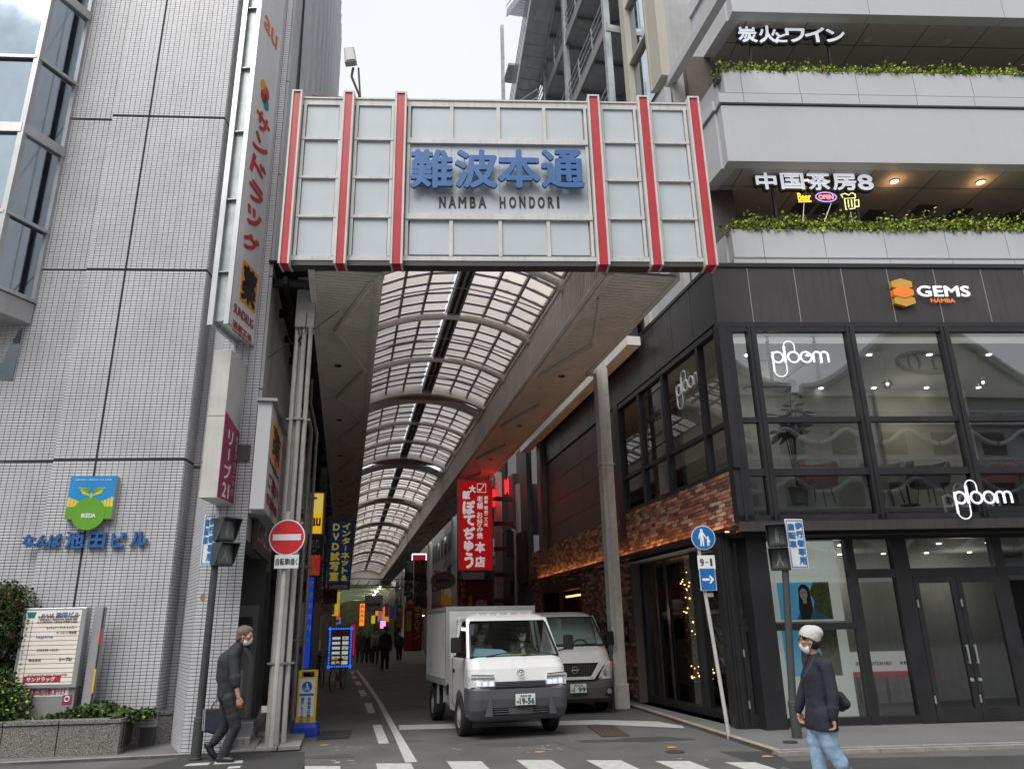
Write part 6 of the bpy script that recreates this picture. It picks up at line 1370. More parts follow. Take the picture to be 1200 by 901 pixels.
# ================================================================ LANE: left side
SLW = SIDE(TL); 
def lanebox(nm, m, t0, t1, s0, s1, z0, z1, par=None, bevel=0):
    mb = MB(); mb.box(t0, t1, s0, s1, z0, z1); return mb.build(nm, M[m] if isinstance(m, str) else m, par, bevel=bevel)
def shop(s0, s1, side, wallm, h, label, sb, seed, glow=None, tb=None):
    "one shop bay of the lane: wall with upper windows, fascia sign, open dark front"
    r = random.Random(seed); left = side < 0
    tb = tb if tb is not None else (TL if left else 6.15)
    t = thing('lane_shop', label, 'shop', AR, tb, (s0+s1)/2, 0)
    f = (lambda a, b: (tb-b, tb-a)) if left else (lambda a, b: (tb+a, tb+b))      # depth a..b into the shop
    x0, x1 = f(.0, .4); lanebox('upper_wall', wallm, x0, x1, s0+.02, s1-.02, 3.3, h, t)
    x0, x1 = f(1.6, 1.8); lanebox('inner_wall', 'dgrey', x0, x1, s0, s1, 0, 3.3, t)
    x0, x1 = f(0, 1.8); lanebox('shop_ceiling', 'grey', x0, x1, s0, s1, 2.9, 3.3, t)
    for q in (s0, s1-.2): x0, x1 = f(-.02, 1.7); lanebox('side_pier', wallm, x0, x1, q+.01, q+.19, 0, 3.3, t)
    x0, x1 = f(-.14, -.01); lanebox('fascia_board', sb, x0, x1, s0+.1, s1-.1, 2.75, 3.35, t)
    n = max(1, int((s1-s0)//1.6))
    for z in (4.2, 6.2):
        if z+1.3 > h: continue
        for i in range(n):
            a = s0+(s1-s0)*(i+.2)/n; b = s0+(s1-s0)*(i+.8)/n; x0, x1 = f(-.03, .02)
            w_ = lanebox('window_frame', 'steel', x0, x1, a, b, z, z+1.2, t); x0, x1 = f(-.035, -.032)
            g = MB(); g.box(x0, x1, a+.06, b-.06, z+.06, z+1.14); g.build('pane', M['mirror'] if r.random() < .3 else M['vdark'], w_)
    for i in range(r.randint(3, 6)):      # goods and counters in the dark front
        a = r.uniform(s0+.3, s1-.9); hh = r.uniform(.6, 1.9); x0, x1 = f(r.uniform(.1, .5), r.uniform(.7, 1.3)); lanebox('counter', r.choice(['grey', 'brown', 'offwhite', 'dgrey', 'redseat', 'lgrey']), x0, x1, a, a+r.uniform(.3, .7), 0.01, hh, t)
    if glow:
        x0, x1 = f(.1, 1.5); lanebox('ceiling_lamp', glow, (x0+x1)/2-.05, (x0+x1)/2+.05, s0+.5, s1-.5, 2.84, 2.88, t)
    return t
shop_glow = mat('shop_tube', (1,.95,.85), .5, var=0, emit=4, ecol=(1,.88,.72)); 
cols_ = ['dgrey', 'grey', 'brown', 'alud', 'steel']; fas = ['brown', 'dgrey', 'signr', 'magenta', 'yellow', 'signb', 'offwhite', 'black']
Lshops = [(16.9, 19.5, 'dgrey', 'shop bay with dark shutters directly behind the white column pipes', 'black'), (19.5, 24, 'grey', 'shop bay behind the bicycles with blue lit sign edge', 'signb'), (24, 29, 'brown', 'brown fronted shop beside the blue framed menu board', 'brown'), (29, 35, 'alud', 'grey shop bay with red sign strip on the left of the lane', 'signr'), (35, 42, 'dgrey', 'dark shop bay behind the walkers on the left', 'yellow'), (42, 52, 'brown', 'far brown shop bay on the left of the lane', 'magenta'), (52, 64, 'grey', 'distant grey shop bay on the left of the lane', 'offwhite'), (64, 80, 'brown', 'very distant brown shop bay on the left', 'signr'), (80, 101, 'dgrey', 'last shop bay on the left before the end beam', 'brown')]
for i, (a, b, m_, lab, sb) in enumerate(Lshops): shop(a, b, -1, m_, 9.5, lab, sb, i, shop_glow if i in (1, 2, 3, 4, 5, 6, 7) else None)
Rshops = [(28.2, 31.5, 'dgrey', 'dark shop bay with grey shutter behind the red okonomiyaki sign', 'black'), (31.5, 36, 'brown', 'brown shop bay with white vertical banner on the right', 'brown'), (36, 42, 'dgrey', 'dark shop bay behind the oval sign', 'signr'), (42, 50, 'brown', 'restaurant bay with red and orange banners', 'signr'), (50, 62, 'grey', 'distant grey shop bay on the right of the lane', 'magenta'), (62, 80, 'brown', 'very distant brown shop bay on the right', 'yellow'), (80, 101, 'dgrey', 'last shop bay on the right before the end beam', 'brown')]
for i, (a, b, m_, lab, sb) in enumerate(Rshops): shop(a, b, 1, m_, 7.4 if i == 0 else 9.5, lab, sb, 20+i, shop_glow if i in (3, 4, 5) else None, tb=6.15)
# further arcade beyond the beam
fa = thing('far_arcade', 'far covered arcade with pale green arched ceiling beyond the beige beam', 'arcade', AR, 2.2, 102, 0)
lanebox('side_wall', 'cream', -2.2, -1.6, 101, 175, 0, 8.5, fa); lanebox('side_wall', 'brown', 6.2, 6.8, 101, 175, 0, 8.5, fa)
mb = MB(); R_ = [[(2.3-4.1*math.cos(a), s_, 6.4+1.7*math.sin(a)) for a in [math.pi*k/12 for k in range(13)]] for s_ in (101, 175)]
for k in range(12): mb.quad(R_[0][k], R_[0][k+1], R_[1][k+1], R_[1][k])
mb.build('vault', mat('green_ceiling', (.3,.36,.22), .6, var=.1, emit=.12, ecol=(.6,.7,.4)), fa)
for k in range(9):
    mb = MB(); mb.tube([(2.3-4.05*math.cos(a), 103+k*8, 6.35+1.7*math.sin(a)) for a in [math.pi*j/12 for j in range(13)]], .12, 6); mb.build('vault_rib', M['soffit'], fa)
for k in range(6): lanebox('lamp_tube', 'cool', 4.2, 4.5, 104+k*11, 108+k*11, 7.1, 7.2, fa)
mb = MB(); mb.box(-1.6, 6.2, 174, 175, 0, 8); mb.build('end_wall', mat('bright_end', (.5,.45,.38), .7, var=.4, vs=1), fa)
r = random.Random(8); seen_ = set()
for i in range(26):
    sd_ = r.choice((-1, 1)); s_ = 60+i*4.2; t_ = (TL+.3+r.random()*.5) if sd_ < 0 else (5.8-r.random()*.6); w_ = r.uniform(.4, .9); h_ = r.uniform(.8, 2.2); z = r.uniform(2.8, 4.4)
    col = r.choice([(.75,.08,.04), (.85,.35,.03), (.8,.75,.6), (.7,.5,.05), (.1,.2,.5), (.5,.03,.1)])
    colname = {(.75,.08,.04): 'red', (.85,.35,.03): 'orange', (.8,.75,.6): 'cream', (.7,.5,.05): 'mustard', (.1,.2,.5): 'blue', (.5,.03,.1): 'crimson'}[col]
    t = thing('hanging_sign', ('%s %s sign on the %s, %s' % ('lit' if i % 2 else 'unlit', ('wide ' if w_ > .65 else 'narrow ')+('tall ' if h_ > 1.5 else 'short ')+colname, 'left' if sd_ < 0 else 'right', ('before the far beam' if s_ < 100 else 'beyond the far beam') + (', high up' if z > 3.6 else ', low down'))), 'sign', AR, t_, s_, z, 'small distant hanging signs'); t['label'] = t['label'] if t['label'] not in seen_ else t['label'].replace('sign on', 'signboard, farther in, on'); seen_.add(t['label']); lanebox('board', mat('far_sign%d' % i, col, .5, var=.25, vs=4, emit=.35 if i % 2 else 0, ecol=col), t_-w_/2, t_+w_/2, s_, s_+.1, z, z+h_, t)

t = thing('rear_building', 'plain light grey building seen in the gap beyond the dark corner wall', 'building', AR, 9, 31.7, 0); lanebox('wall', 'lgrey', 6.7, 13, 31.7, 36, 0, 13, t); lanebox('wall_band', 'grey', 6.68, 13, 31.66, 31.7, 7.2, 7.5, t)

# ---- column pipes at the left mouth
def rod(nm, label, pts, r_, m, cat='pipe', brackets=(), group=None, n=8):
    p = Vector(pts[0]); t = thing(nm, label, cat, AR, p.x, p.y, 0, group); mb = MB(); mb.tube(pts, r_, n); mb.build('pipe', M[m], t, smooth=False)
    if brackets:
        k = MB()
        for z in brackets: k.box(p.x-.09, p.x+.09, p.y-.06, p.y+.06, z, z+.03)
        k.build('clamps', M['alud'], t, kind='stuff')
    return t
la = AR.loc(gpt(320, 868)); tt, s0 = -.98, 13.1
labs = ('slim white conduit pipe on the left face of the arcade column', 'middle white conduit pipe in front of the arcade column', 'right white conduit pipe in front of the arcade column')
for i, dt in enumerate((-.10, .02, .13)): rod('conduit_pipe', labs[i], [(tt+dt, s0+.05*abs(i-1), .02), (tt+dt, s0, 6.75+.1*i), (tt+dt+.02, s0+.2, 7.1)], (.034, .042, .040)[i], 'polew', brackets=(1.2, 3.4, 5.2), group='white conduit pipes on the left column')
sp = AR.loc(gpt(317, 880)); 
q = gpt(317, 880); tS, sS = AR.loc(q); tS += .03
ns = thing('no_entry_sign', 'round red no entry sign with white bar on the white post', 'road sign', AR, tS, sS, 0)
mb = MB(); mb.tube([(tS-.02, sS, 0), (tS-.02, sS, 3.55)], .042, 10); mb.build('post', M['polew'], ns, smooth=False)
CR = CROSS(sS-.08); u, z = CR.px(336.5, 629.5); rr = CR.px(358, 629.5)[0]-u
NF = Fr(CR.P(u).x, CR.P(u).y, 3.0); nd = thing('x', '', '', NF, 0, 0, z); bpy.data.objects.remove(nd)
def fpart(F_, mb, nm, m, par, smooth=False):
    "write frame-F_ geometry into a part whose parent uses frame AR"
    o = MB(); o.v = [(*AR.loc(F_.P(v[0], v[1])), v[2]) for v in mb.v]; o.f = mb.f; return o.build(nm, m, par, smooth=smooth)
fpart(NF, MB().disc(0, z, rr, -.012, .0, 40), 'white_rim', M['signw'], ns); fpart(NF, MB().disc(0, z, rr*.93, -.016, -.010, 40), 'red_disc', M['signr'], ns)
fpart(NF, MB().box(-rr*.78, rr*.78, -.020, -.015, z-rr*.17, z+rr*.17), 'white_bar', M['signw'], ns); fpart(NF, MB().box(-.03, .03, .0, .1, z-.15, z-.1).box(-.03, .03, .0, .1, z+.1, z+.15), 'clamps', M['alud'], ns)
u2, z2 = CR.px(336, 658); hw_ = CR.px(350.5, 658)[0]-u2; hz = z2-CR.px(336, 666)[1]
ex = thing('exception_plate', 'small white plate with black characters under the no entry sign', 'road sign', NF, u2-u, -.0, z2)
mb = MB(); mb.box(u2-u-hw_, u2-u+hw_, -.012, 0, z2-hz, z2+hz); mb.build('plate', M['signw'], ex, bevel=.004)
mb = MB(); mb.text('自転車', u2-u-hw_*.88, u2-u+hw_*.2, z2-hz*.5, z2+hz*.5, -.014, bold=.002); mb.text('を', u2-u+hw_*.2, u2-u+hw_*.36, z2-hz*.4, z2+hz*.35, -.014, bold=.001); mb.text('除く', u2-u+hw_*.4, u2-u+hw_*.9, z2-hz*.55, z2+hz*.5, -.014, bold=.002); mb.build('lettering', M['text'], ex)
st_ = thing('slanted_strut', 'pale square strut leaning at the foot of the white column pipes', 'strut', AR, tt-.3, s0, 0); a_ = gpt(297, 862); b_ = AR.loc(a_); mb = MB(); mb.bar((b_[0], b_[1], .05), (tt-.18, s0+.05, .55), .1); mb.build('bar', M['polew'], st_)
# second group of pipes behind
for i, (t_, s_, r_, m_, lab) in enumerate(((-1.12, 16.5, .075, 'grey', 'thick grey downpipe behind the white column'), (-.95, 16.9, .05, 'alud', 'thin grey pipe right of the thick downpipe'), (-.83, 17.2, .035, 'alud', 'thinnest grey pipe beside the blue sign edge'))):
    rod('down_pipe', lab, [(t_, s_, 0), (t_, s_, 5.6), (t_+.0, s_+.1, 6.0), (t_-.2, s_+.3, 6.8), (t_-.2, s_+.3, 7.4)], r_, m_, brackets=(1.5, 3, 4.5), group='grey pipes behind the left column')
# tangled black cables
t = thing('cable_tangle', 'tangle of thin black cables at the head of the white column pipes', 'cables', AR, tt, s0, 6.7); r = random.Random(5); mb = MB()
for i in range(7):
    a = Vector((tt+.02*i-.08, s0-.03, 6.7+.03*i)); b = Vector((tt+r.uniform(-.35, .16), s0+r.uniform(-.05, .25), r.uniform(6.95, 7.3))); sag = r.uniform(.12, .35)
    mb.tube([a.lerp(b, k/10)-Vector((0, 0, sag*math.sin(math.pi*k/10))) for k in range(11)], .009, 4)
mb.tube([(TL, 12.9, 6.2), (tt-.3, 13.2, 6.6), (tt, 13.1, 6.75), (tt+.6, 13.3, 7.4)], .007, 4); mb.build('cables', M['black'], t)

# ---- signs on the left of the lane
def board(nm, label, s_, X0, Y0, X1, Y1, m, cat='sign', th=.18, edge='black', group=None, em=None, frame=.03):
    F_ = CROSS(s_); a, b, z0, z1 = F_.rect(X0, Y0, X1, Y1)
    t = thing(nm, label, cat, F_, (a+b)/2, 0, z0, group); mb = MB(); mb.box(a-frame, b+frame, 0, th, z0-frame, z1+frame); mb.build('case', M[edge], t)
    mb = MB(); mb.box(a, b, -.006, 0, z0, z1); mb.build('face', m if not isinstance(m, str) else M[m], t); return t, F_, a, b, z0, z1
def wr(t, m, fn, nm='lettering'): mb = MB(); fn(mb); return mb.build(nm, M[m] if isinstance(m, str) else m, t)
ylit = lit('yellow_lit', (.85,.62,.10), .35); ylit2 = lit('yellow_lit_deep', (.9,.5,.01), .4)
t, F_, a, b, z0, z1 = board('phone_shop_sign', 'lit yellow box sign with red au letters left of the lane', 18.3, 363.5, 578, 378, 625, ylit, edge='alud')
mb = MB(); mb.box(a, b, -.009, -.006, z0, z0+(z1-z0)*.5); mb.build('lower_face', ylit2, t); wr(t, 'textr', lambda k: k.text('au', a+.04, b-.04, z0+.18, z0+.36, -.012, bold=.01))
t, F_, a, b, z0, z1 = board('black_bar_sign', 'black box sign with small white figures between the yellow and red signs', 18.3, 361.5, 627, 377, 648, 'black')
wr(t, 'lgrey', lambda k: (k.text('V.P.', a+.05, b-.05, z1-.22, z1-.1, -.009), k.text('PM 5:00', a+.05, b-.05, z0+.12, z0+.18, -.009), k.text('3F', a+.1, b-.1, z0+.03, z0+.08, -.009)))
t, F_, a, b, z0, z1 = board('red_lane_sign', 'small red sign with yellow slanting characters and 21 on the left', 18.3, 359.5, 650, 375, 674, lit('red_lit', (.65,.03,.03), .15))
wr(t, 'ylw', lambda k: (k.vtext('ソープ', (a+b)/2, z1-.02, .13, .14, y=-.009, bold=.004, w=.16), k.text('21', a+.08, b-.08, z0+.02, z0+.09, -.009, bold=.004)))
# long blue lit strip
t, F_, a, b, z0, z1 = board('blue_strip_sign', 'long narrow bright blue lit sign standing against the left wall', 19.2, 358, 676, 365, 783, lit('blue_lit', (.01,.07,.7), .25), edge='bluep')
wr(t, 'textw', lambda k: k.vtext('営業中店内', (a+b)/2, z1-.1, .13, .25, y=-.009, bold=.003))
# DVD sign
t, F_, a, b, z0, z1 = board('video_booth_sign', 'tall dark blue hanging sign with two columns of yellow characters', 23.5, 386, 611, 411, 683, mat('sign_navy', (.02,.06,.27), .4, emit=.05), edge='dgrey')
w_ = b-a; h_ = z1-z0; sz = h_/8.4
M['yw'] = lit('yellow_letters', (.75,.62,.03), .12)
wr(t, 'yw', lambda k: (k.vtext('インターネット&', a+w_*.75, z1-.05, sz*.84, sz*1.01, y=-.009, bold=.011, w=w_*.37), k.vtext('DVD試写室', a+w_*.27, z1-.05, sz*1.1, sz*1.34, y=-.009, bold=.012, w=w_*.39)))
mb = MB(); mb.box(a-.02, b+.02, -.008, .0, z0-.2, z0-.02); mb.build('hours_strip', mat('violet', (.12,.03,.09), .5), t); wr(t, mat('pink_print', (.6,.45,.5), .5), lambda k: k.text('24時間営業', a+.05, b-.05, z0-.17, z0-.05, -.010, bold=.006))
t, F_, a, b, z0, z1 = board('maroon_sign', 'dull maroon sign with vertical characters under the dark blue hanging sign', 24.0, 380, 690, 394, 706, mat('maroon', (.09,.02,.03), .6), edge='dgrey'); wr(t, mat('dullred', (.3,.12,.12), .5), lambda k: (k.vtext('マイク', a+.25, z1-.02, .12, .13, y=-.009), k.vtext('ドリンク', a+.45, z1-.02, .1, .11, y=-.009), k.vtext('ライブ', a+.08, z1-.02, .1, .12, y=-.009)))
# blue LED framed menu board
t, F_, a, b, z0, z1 = board('led_menu_board', 'menu board with a ring of blue lights and white price rows standing in the lane', 24.6, 385, 735, 412, 782, mat('menu_dark', (.04,.045,.05), .5), edge='dgrey')
led = lit('blue_led_lit', (.02,.16,.85), .7); mb = MB(); n = 10
for i in range(n+1):
    x = a+(b-a)*i/n; mb.box(x-.025, x+.025, -.02, -.005, z1-.06, z1-.01); mb.box(x-.025, x+.025, -.02, -.005, z0+.01, z0+.06)
for i in range(17):
    z = z0+(z1-z0)*i/16; mb.box(a, a+.05, -.02, -.005, z-.025, z+.025); mb.box(b-.05, b, -.02, -.005, z-.025, z+.025)
mb.build('blue_lights', led, t, kind='stuff')
wr(t, 'signr', lambda k: k.text('DVD', a+.12, b-.12, z1-.22, z1-.1, -.009, bold=.01), 'red_heading')
mb = MB()
for i in range(6): mb.box(a+.1, a+.34, -.009, -.006, z1-.35-i*.14, z1-.27-i*.14); mb.box(a+.4, b-.1, -.009, -.006, z1-.36-i*.14, z1-.26-i*.14)
mb.build('price_rows', lit('rows_lit', (.7,.72,.75), .3), t); mb = MB(); mb.box(a+.1, b-.12, -.009, -.006, z0+.1, z0+.3); mb.build('yellow_block', M['yellow'], t)
wr(t, 'text', lambda k: (k.text('480円', a+.42, b-.12, z1-.355, z1-.265, -.011), k.text('780円', a+.42, b-.12, z1-.635, z1-.545, -.011), k.text('1200円', a+.42, b-.12, z1-.915, z1-.825, -.011)))
t, F_, a, b, z0, z1 = board('red_banner', 'plain red banner just right of the blue lit menu board', 25.2, 411, 731, 416, 768, lit('red_flag', (.7,.02,.06), .25), edge='signr')
# orange vertical sign further in
t, F_, a, b, z0, z1 = board('orange_sign', 'narrow glowing orange and red vertical sign deep on the left', 46, 421.5, 707, 427, 733, lit('orange_lit', (1,.22,.02), .8)); wr(t, 'textw', lambda k: k.vtext('みんみん', (a+b)/2, z1-.05, .2, .26, y=-.01, bold=.01))
t, F_, a, b, z0, z1 = board('crossing_sign', 'pale hanging signboard across the lane below the far beam', 60, 428, 698, 448, 715, mat('pale_board', (.3,.31,.28), .6), edge='steel', cat='sign'); wr(t, 'text', lambda k: k.text('なんば本通', a+.15, b-.15, z0+.3, z1-.5, -.01, bold=.02))
t, F_, a, b, z0, z1 = board('small_screen', 'small glowing pink and white screen above the walkers', 50, 445.5, 727, 452, 736, lit('pink_lit', (.8,.25,.5), 1.0)); 
# big cart/box behind signs on left: crossing truss
t = thing('lane_truss', 'thin steel arch frame spanning the lane beneath the far beam', 'frame', AR, 2.2, 62, 0); mb = MB(); mb.tube([(-1.2, 62, 4.9), (5.8, 62, 4.9)], .06, 6); mb.tube([(-1.2, 62, 5.5), (1, 62, 5.6), (3.4, 62, 5.5), (5.8, 62, 5.5)], .04, 6)
for i in range(9): mb.tube([(-1+i*.8, 62, 4.9), (-.6+i*.8, 62, 5.5)], .025, 5)
mb.build('frame', M['steel'], t)

# ---- signs on the right of the lane
t, F_, a, b, z0, z1 = board('okonomiyaki_sign', 'tall bright red box sign with white brush characters and a crest by the right column', 27.2, 538, 563, 576.5, 667.5, lit('red_box', (.62,.008,.012), .22), edge='lgrey', th=.35)
w_, h_ = b-a, z1-z0; F2 = F_
def U(X, Y): return F_.px(X, Y)
wl = lit('white_lit', (.85,.83,.82), .25)
def ch(c, X0, Y0, X1, Y1, bo=.02, m=None):
    r_ = F_.rect(X0, Y0, X1, Y1); wr(t, m or wl, lambda k: k.text(c, r_[0], r_[1], r_[2], r_[3], -.010, bold=bo), 'character')
for c, q in (('ぼ', (543,587,556,602)), ('て', (544,604,556,615)), ('ぢ', (544,618,556,631)), ('ゅ', (544.5,634,554,645)), ('う', (545,648,554,665)), ('大', (550,569,557,577)), ('阪', (543,576,550,584)), ('本', (557,635,568,647)), ('店', (557,652,568,664))): ch(c, *q, bo=.028 if len(q) and q[0] < 549 else .016)
for i, c in enumerate('老舗お好み焼'): ch(c, 559, 581+i*8+(3 if i > 1 else 0), 565.5, 588+i*8+(3 if i > 1 else 0), .006)
for i, c in enumerate('創業昭和二八年'): ch(c, 567.5, 581+i*5+(2 if i > 1 else 0), 571.5, 585+i*5+(2 if i > 1 else 0), .004)
r_ = F_.rect(559, 566.5, 569.5, 577); mb = MB(); x0, x1, y0, y1 = r_
for q in ((x0, x1, y1-.02, y1), (x0, x1, y0, y0+.02), (x0, x0+.02, y0, y1), (x1-.02, x1, y0, y1)): mb.box(q[0], q[1], -.012, -.008, q[2], q[3])
mb.prism([(x0+.05, y0+.06), (x0+.12, y0+.04), (x1-.06, y1-.05), (x1-.1, y1-.04), (x0+.16, y0+.14), (x0+.04, y0+.13)], -.012, -.008); mb.build('crest', wl, t)
mb = MB(); mb.box(a+.2, b-.2, .05, .2, z0-.35, z0); mb.build('bracket', M['dgrey'], t); mb = MB(); mb.box(a+.15, b-.3, .02, .04, z0-.32, z0-.08); mb.build('lamp_panel', M['lgrey'], t)
t, F_, a, b, z0, z1 = board('noren_banner', 'dark red hanging banner with a cartoon face beneath the tall red sign', 27.4, 538, 678.5, 577, 722, mat('banner_red', (.16,.022,.025), .8, var=.15), edge='brown', th=.02)
wr(t, mat('banner_print', (.45,.3,.28), .7), lambda k: k.vtext('いらっしゃい', a+.13, z1-.06, .16, .22, y=-.009, bold=.004)); cx = a+(b-a)*.66; cz = z0+.42
mb = MB(); mb.disc(cx, cz, .2, -.010, -.006, 24, .19); mb.build('face_print', mat('face_pink', (.5,.28,.24), .7), t); mb = MB(); mb.disc(cx-.07, cz+.03, .03, -.014, -.011, 10); mb.disc(cx+.07, cz+.03, .03, -.014, -.011, 10); mb.disc(cx, cz-.08, .07, -.014, -.011, 14, .03); mb.prism([(cx-.2, cz+.1), (cx-.1, cz+.2), (cx+.1, cz+.2), (cx+.2, cz+.1), (cx, cz+.15)], -.014, -.011); mb.build('features_print', M['text'], t)
mb = MB(); mb.prism([(a+.3, z0+.05), (a+.5, z0+.05), (a+.45, z0+.7), (a+.35, z0+.72)], -.010, -.006); mb.build('food_print', mat('food', (.4,.2,.06), .7), t)
t = thing('red_neon_sign', 'glowing red neon vertical signs behind the second right column', 'neon sign', AR, 6.05, 30, 5.6); ng = lit('red_neon', (1,.02,.03), 2.2)
for (X0, Y0, X1, Y1) in ((578, 571, 585, 594), (592, 560, 599, 579)):
    F_ = CROSS(29.0); q = F_.rect(X0, Y0, X1, Y1); mb = MB()
    for i in range(6): x = q[0]+(q[1]-q[0])*i/5; mb.tube([(x, 29.0+.02*(i % 2), q[2]+.05*(i % 3)), (x, 29.0, q[3]-.06*((i+1) % 3))], .012, 5)
    mb.build('tubes', ng, t); mb = MB(); mb.box(q[0]-.03, q[1]+.03, 29.06, 29.12, q[2]-.03, q[3]+.03); mb.build('backing', mat('neon_back', (.08,.005,.005), .5), t)
l = bpy.data.lights.new('neon_glow', 'POINT'); l.energy = 9; l.color = (1, .03, .03); l.shadow_soft_size = .2; o = bpy.data.objects.new('neon_glow', l); COL.objects.link(o); o.location = AR.P(5.4, 28.6, 6.6)
# oval sign
F_ = CROSS(34); u, z = F_.px(519.5, 680); rx = F_.px(534, 680)[0]-u; rz_ = F_.px(519, 670)[1]-z
t = thing('oval_sign', 'dark oval sign with pale face and beaded rim hanging on the right of the lane', 'sign', F_, u, 0, z); mb = MB(); mb.disc(u, z, rx, 0, .12, 36, rz_); mb.build('rim', M['vdark'], t); mb = MB(); mb.disc(u, z, rx*.82, -.008, -.002, 36, rz_*.78); mb.build('face', mat('oval_face', (.2,.17,.15), .5), t)
mb = MB(); mb.text('珈琲館ホテル', u-rx*.6, u+rx*.6, z-rz_*.2, z+rz_*.2, -.011, bold=.01); mb.build('lettering', M['text'], t)
mb = MB()
for i in range(40): a_ = 2*math.pi*i/40; mb.sphere((u+rx*.91*math.cos(a_), -.01, z+rz_*.89*math.sin(a_)), .03, 6, 4)
mb.build('bead_rim', M['alud'], t, kind='stuff')
t, F_, a, b, z0, z1 = board('white_cloth_sign', 'pale vertical sign with black brush characters on the right of the lane', 38, 475, 657, 483, 698, mat('pale_cloth', (.36,.33,.28), .7), edge='dgrey'); wr(t, 'text', lambda k: (k.vtext('串かつ', (a+b)/2, z1-.55, .42, .46, y=-.01, bold=.03), k.vtext('大阪名物', (a+b)/2-.1, z1-.08, .2, .22, y=-.01, bold=.004)))
t, F_, a, b, z0, z1 = board('ornate_banner', 'dark orange patterned banner with bold black characters beside the pale vertical sign', 36, 486, 656, 499, 710, mat('batik', (.22,.10,.04), .7, var=.9, vs=7, det=2), edge='dgrey'); wr(t, 'text', lambda k: k.vtext('串の皇', (a+b)/2, z1-.6, .42, .5, y=-.01, bold=.035))
t, F_, a, b, z0, z1 = board('led_edge_sign', 'small lit sign with white dashes round its edge and red centre on the right', 36, 483, 649, 499.5, 656, lit('red_dim', (.5,.04,.04), .2), edge='bluep')
mb = MB()
for i in range(8): x = a+(b-a)*i/8; mb.box(x+.02, x+.08, -.02, -.008, z1-.03, z1+.02)
for i in range(3): z = z0+(z1-z0)*i/3; mb.box(a-.02, a+.02, -.02, -.008, z, z+.05); mb.box(b-.02, b+.02, -.02, -.008, z, z+.05)
mb.build('dash_lights', lit('dash', (.8,.85,1), 2.0), t, kind='stuff')
for i, (X0, X1, Y0, Y1, lab, c) in enumerate(((465, 471, 710, 735, 'small orange banner with a yellow crest deep on the right', (.4,.14,.04)), (474, 483, 714, 762, 'tall red standing banner with pale characters behind the truck', (.3,.03,.02)), (484, 494, 700, 762, 'widest dull red banner with yellow characters behind the truck', (.24,.035,.02)), (477, 484, 700, 713, 'small bright red square sign above the red banners', (.5,.03,.03)))):
    t, F_, a, b, z0, z1 = board('shop_banner', lab, 40+i*.4, X0, Y0, X1, Y1, mat('banner%d' % i, c, .7, var=.3, vs=5), edge='brown', th=.03, group='red shop banners')
    wr(t, mat('banner_text%d' % i, (.6,.4,.15), .6), lambda k: k.vtext(('串', '居酒屋', '名物ホルモン', '酒')[i], (a+b)/2, z1-.08, min(.3, (b-a)*.8), y=-.012, bold=.01))
# more banners, crates and units along both walls
ban = [(21.0,-1,.42,1.0,3.9,(.5,.42,.1),'貸','mustard banner above the bicycles with one large character'), (26.4,-1,.5,1.5,3.0,(.13,.03,.03),'居酒屋','dark red wooden signboard above the blue lit menu board'), (28.2,-1,.55,.6,4.9,(.35,.36,.36),'カメラ','square pale signboard high on the left wall past the dark blue sign'), (30.5,-1,.4,1.3,2.7,(.55,.5,.42),'お好み','cream banner with red characters past the menu board'), (33.5,-1,.6,.9,3.6,(.03,.08,.2),'薬局','navy signboard on the left wall behind the menu board'), (37.5,-1,.5,1.2,2.9,(.5,.06,.03),'うどん','bright red banner left of the walkers'), (41,-1,.6,1.4,3.3,(.4,.25,.05),'そば','ochre signboard left of the walkers'), (33.0,1,.4,1.2,3.4,(.03,.03,.035),'麺','black banner with one pale character right of the oval sign'), (39.5,1,.5,.6,4.9,(.4,.38,.34),'質','small cream square signboard high on the right'), (45,1,.7,1.6,3.0,(.5,.2,.03),'焼鳥','orange banner beyond the red banners on the right'), (50,1,.6,1.2,4.2,(.3,.3,.32),'時計','pale grey signboard beyond the orange banner'), (56,1,.8,1.4,3.1,(.35,.02,.05),'靴','crimson signboard far along the right wall'), (48,-1,.7,1.2,4.4,(.05,.15,.08),'茶','green signboard above the orange lit sign')]
for k_, (s_, sd_, w_, h_, z, c, tx_, lab) in enumerate(ban):
    F_ = CROSS(s_); t0 = TL+.12 if sd_ < 0 else 6.1-w_; t = thing('wall_banner', lab, 'sign', F_, t0+w_/2, 0, z, 'signboards projecting over the lane')
    mb = MB(); mb.box(t0, t0+w_, 0, .12, z, z+h_); mb.build('board', mat('ban%d' % k_, c, .55, var=.2, vs=4, emit=.06 if k_ % 3 == 0 else 0), t); mb = MB(); n = len(tx_); mb.vtext(tx_, t0+w_/2, z+h_-.06, min(w_*.75, (h_-.1)/n/1.1), y=-.006, bold=.012); mb.build('lettering', M['textw'] if sum(c) < .9 else M['textr'], t)
    mb = MB(); mb.bar((t0-.14 if sd_ < 0 else t0+w_, .06, z+h_-.08), (t0 if sd_ < 0 else t0+w_+.15, .06, z+h_-.08), .03); mb.build('bracket', M['steel'], t)
for k_, (s_, lab, m_) in enumerate(((21.8, 'stack of grey plastic crates by the left wall behind the bicycles', 'grey'), (27.0, 'stack of blue plastic crates past the menu board', 'bluep'), (31.0, 'stack of brown cartons at the left shop front', 'leather'))):
    t = thing('crate_stack', lab, 'crates', AR, TL+.3, s_, 0)
    for j in range(4): mb = MB(); mb.box(TL+.1+.02*(j % 2), TL+.55+.02*(j % 2), s_, s_+.4, .01+j*.28, .27+j*.28); mb.build('crate', M[m_], t, bevel=.01)
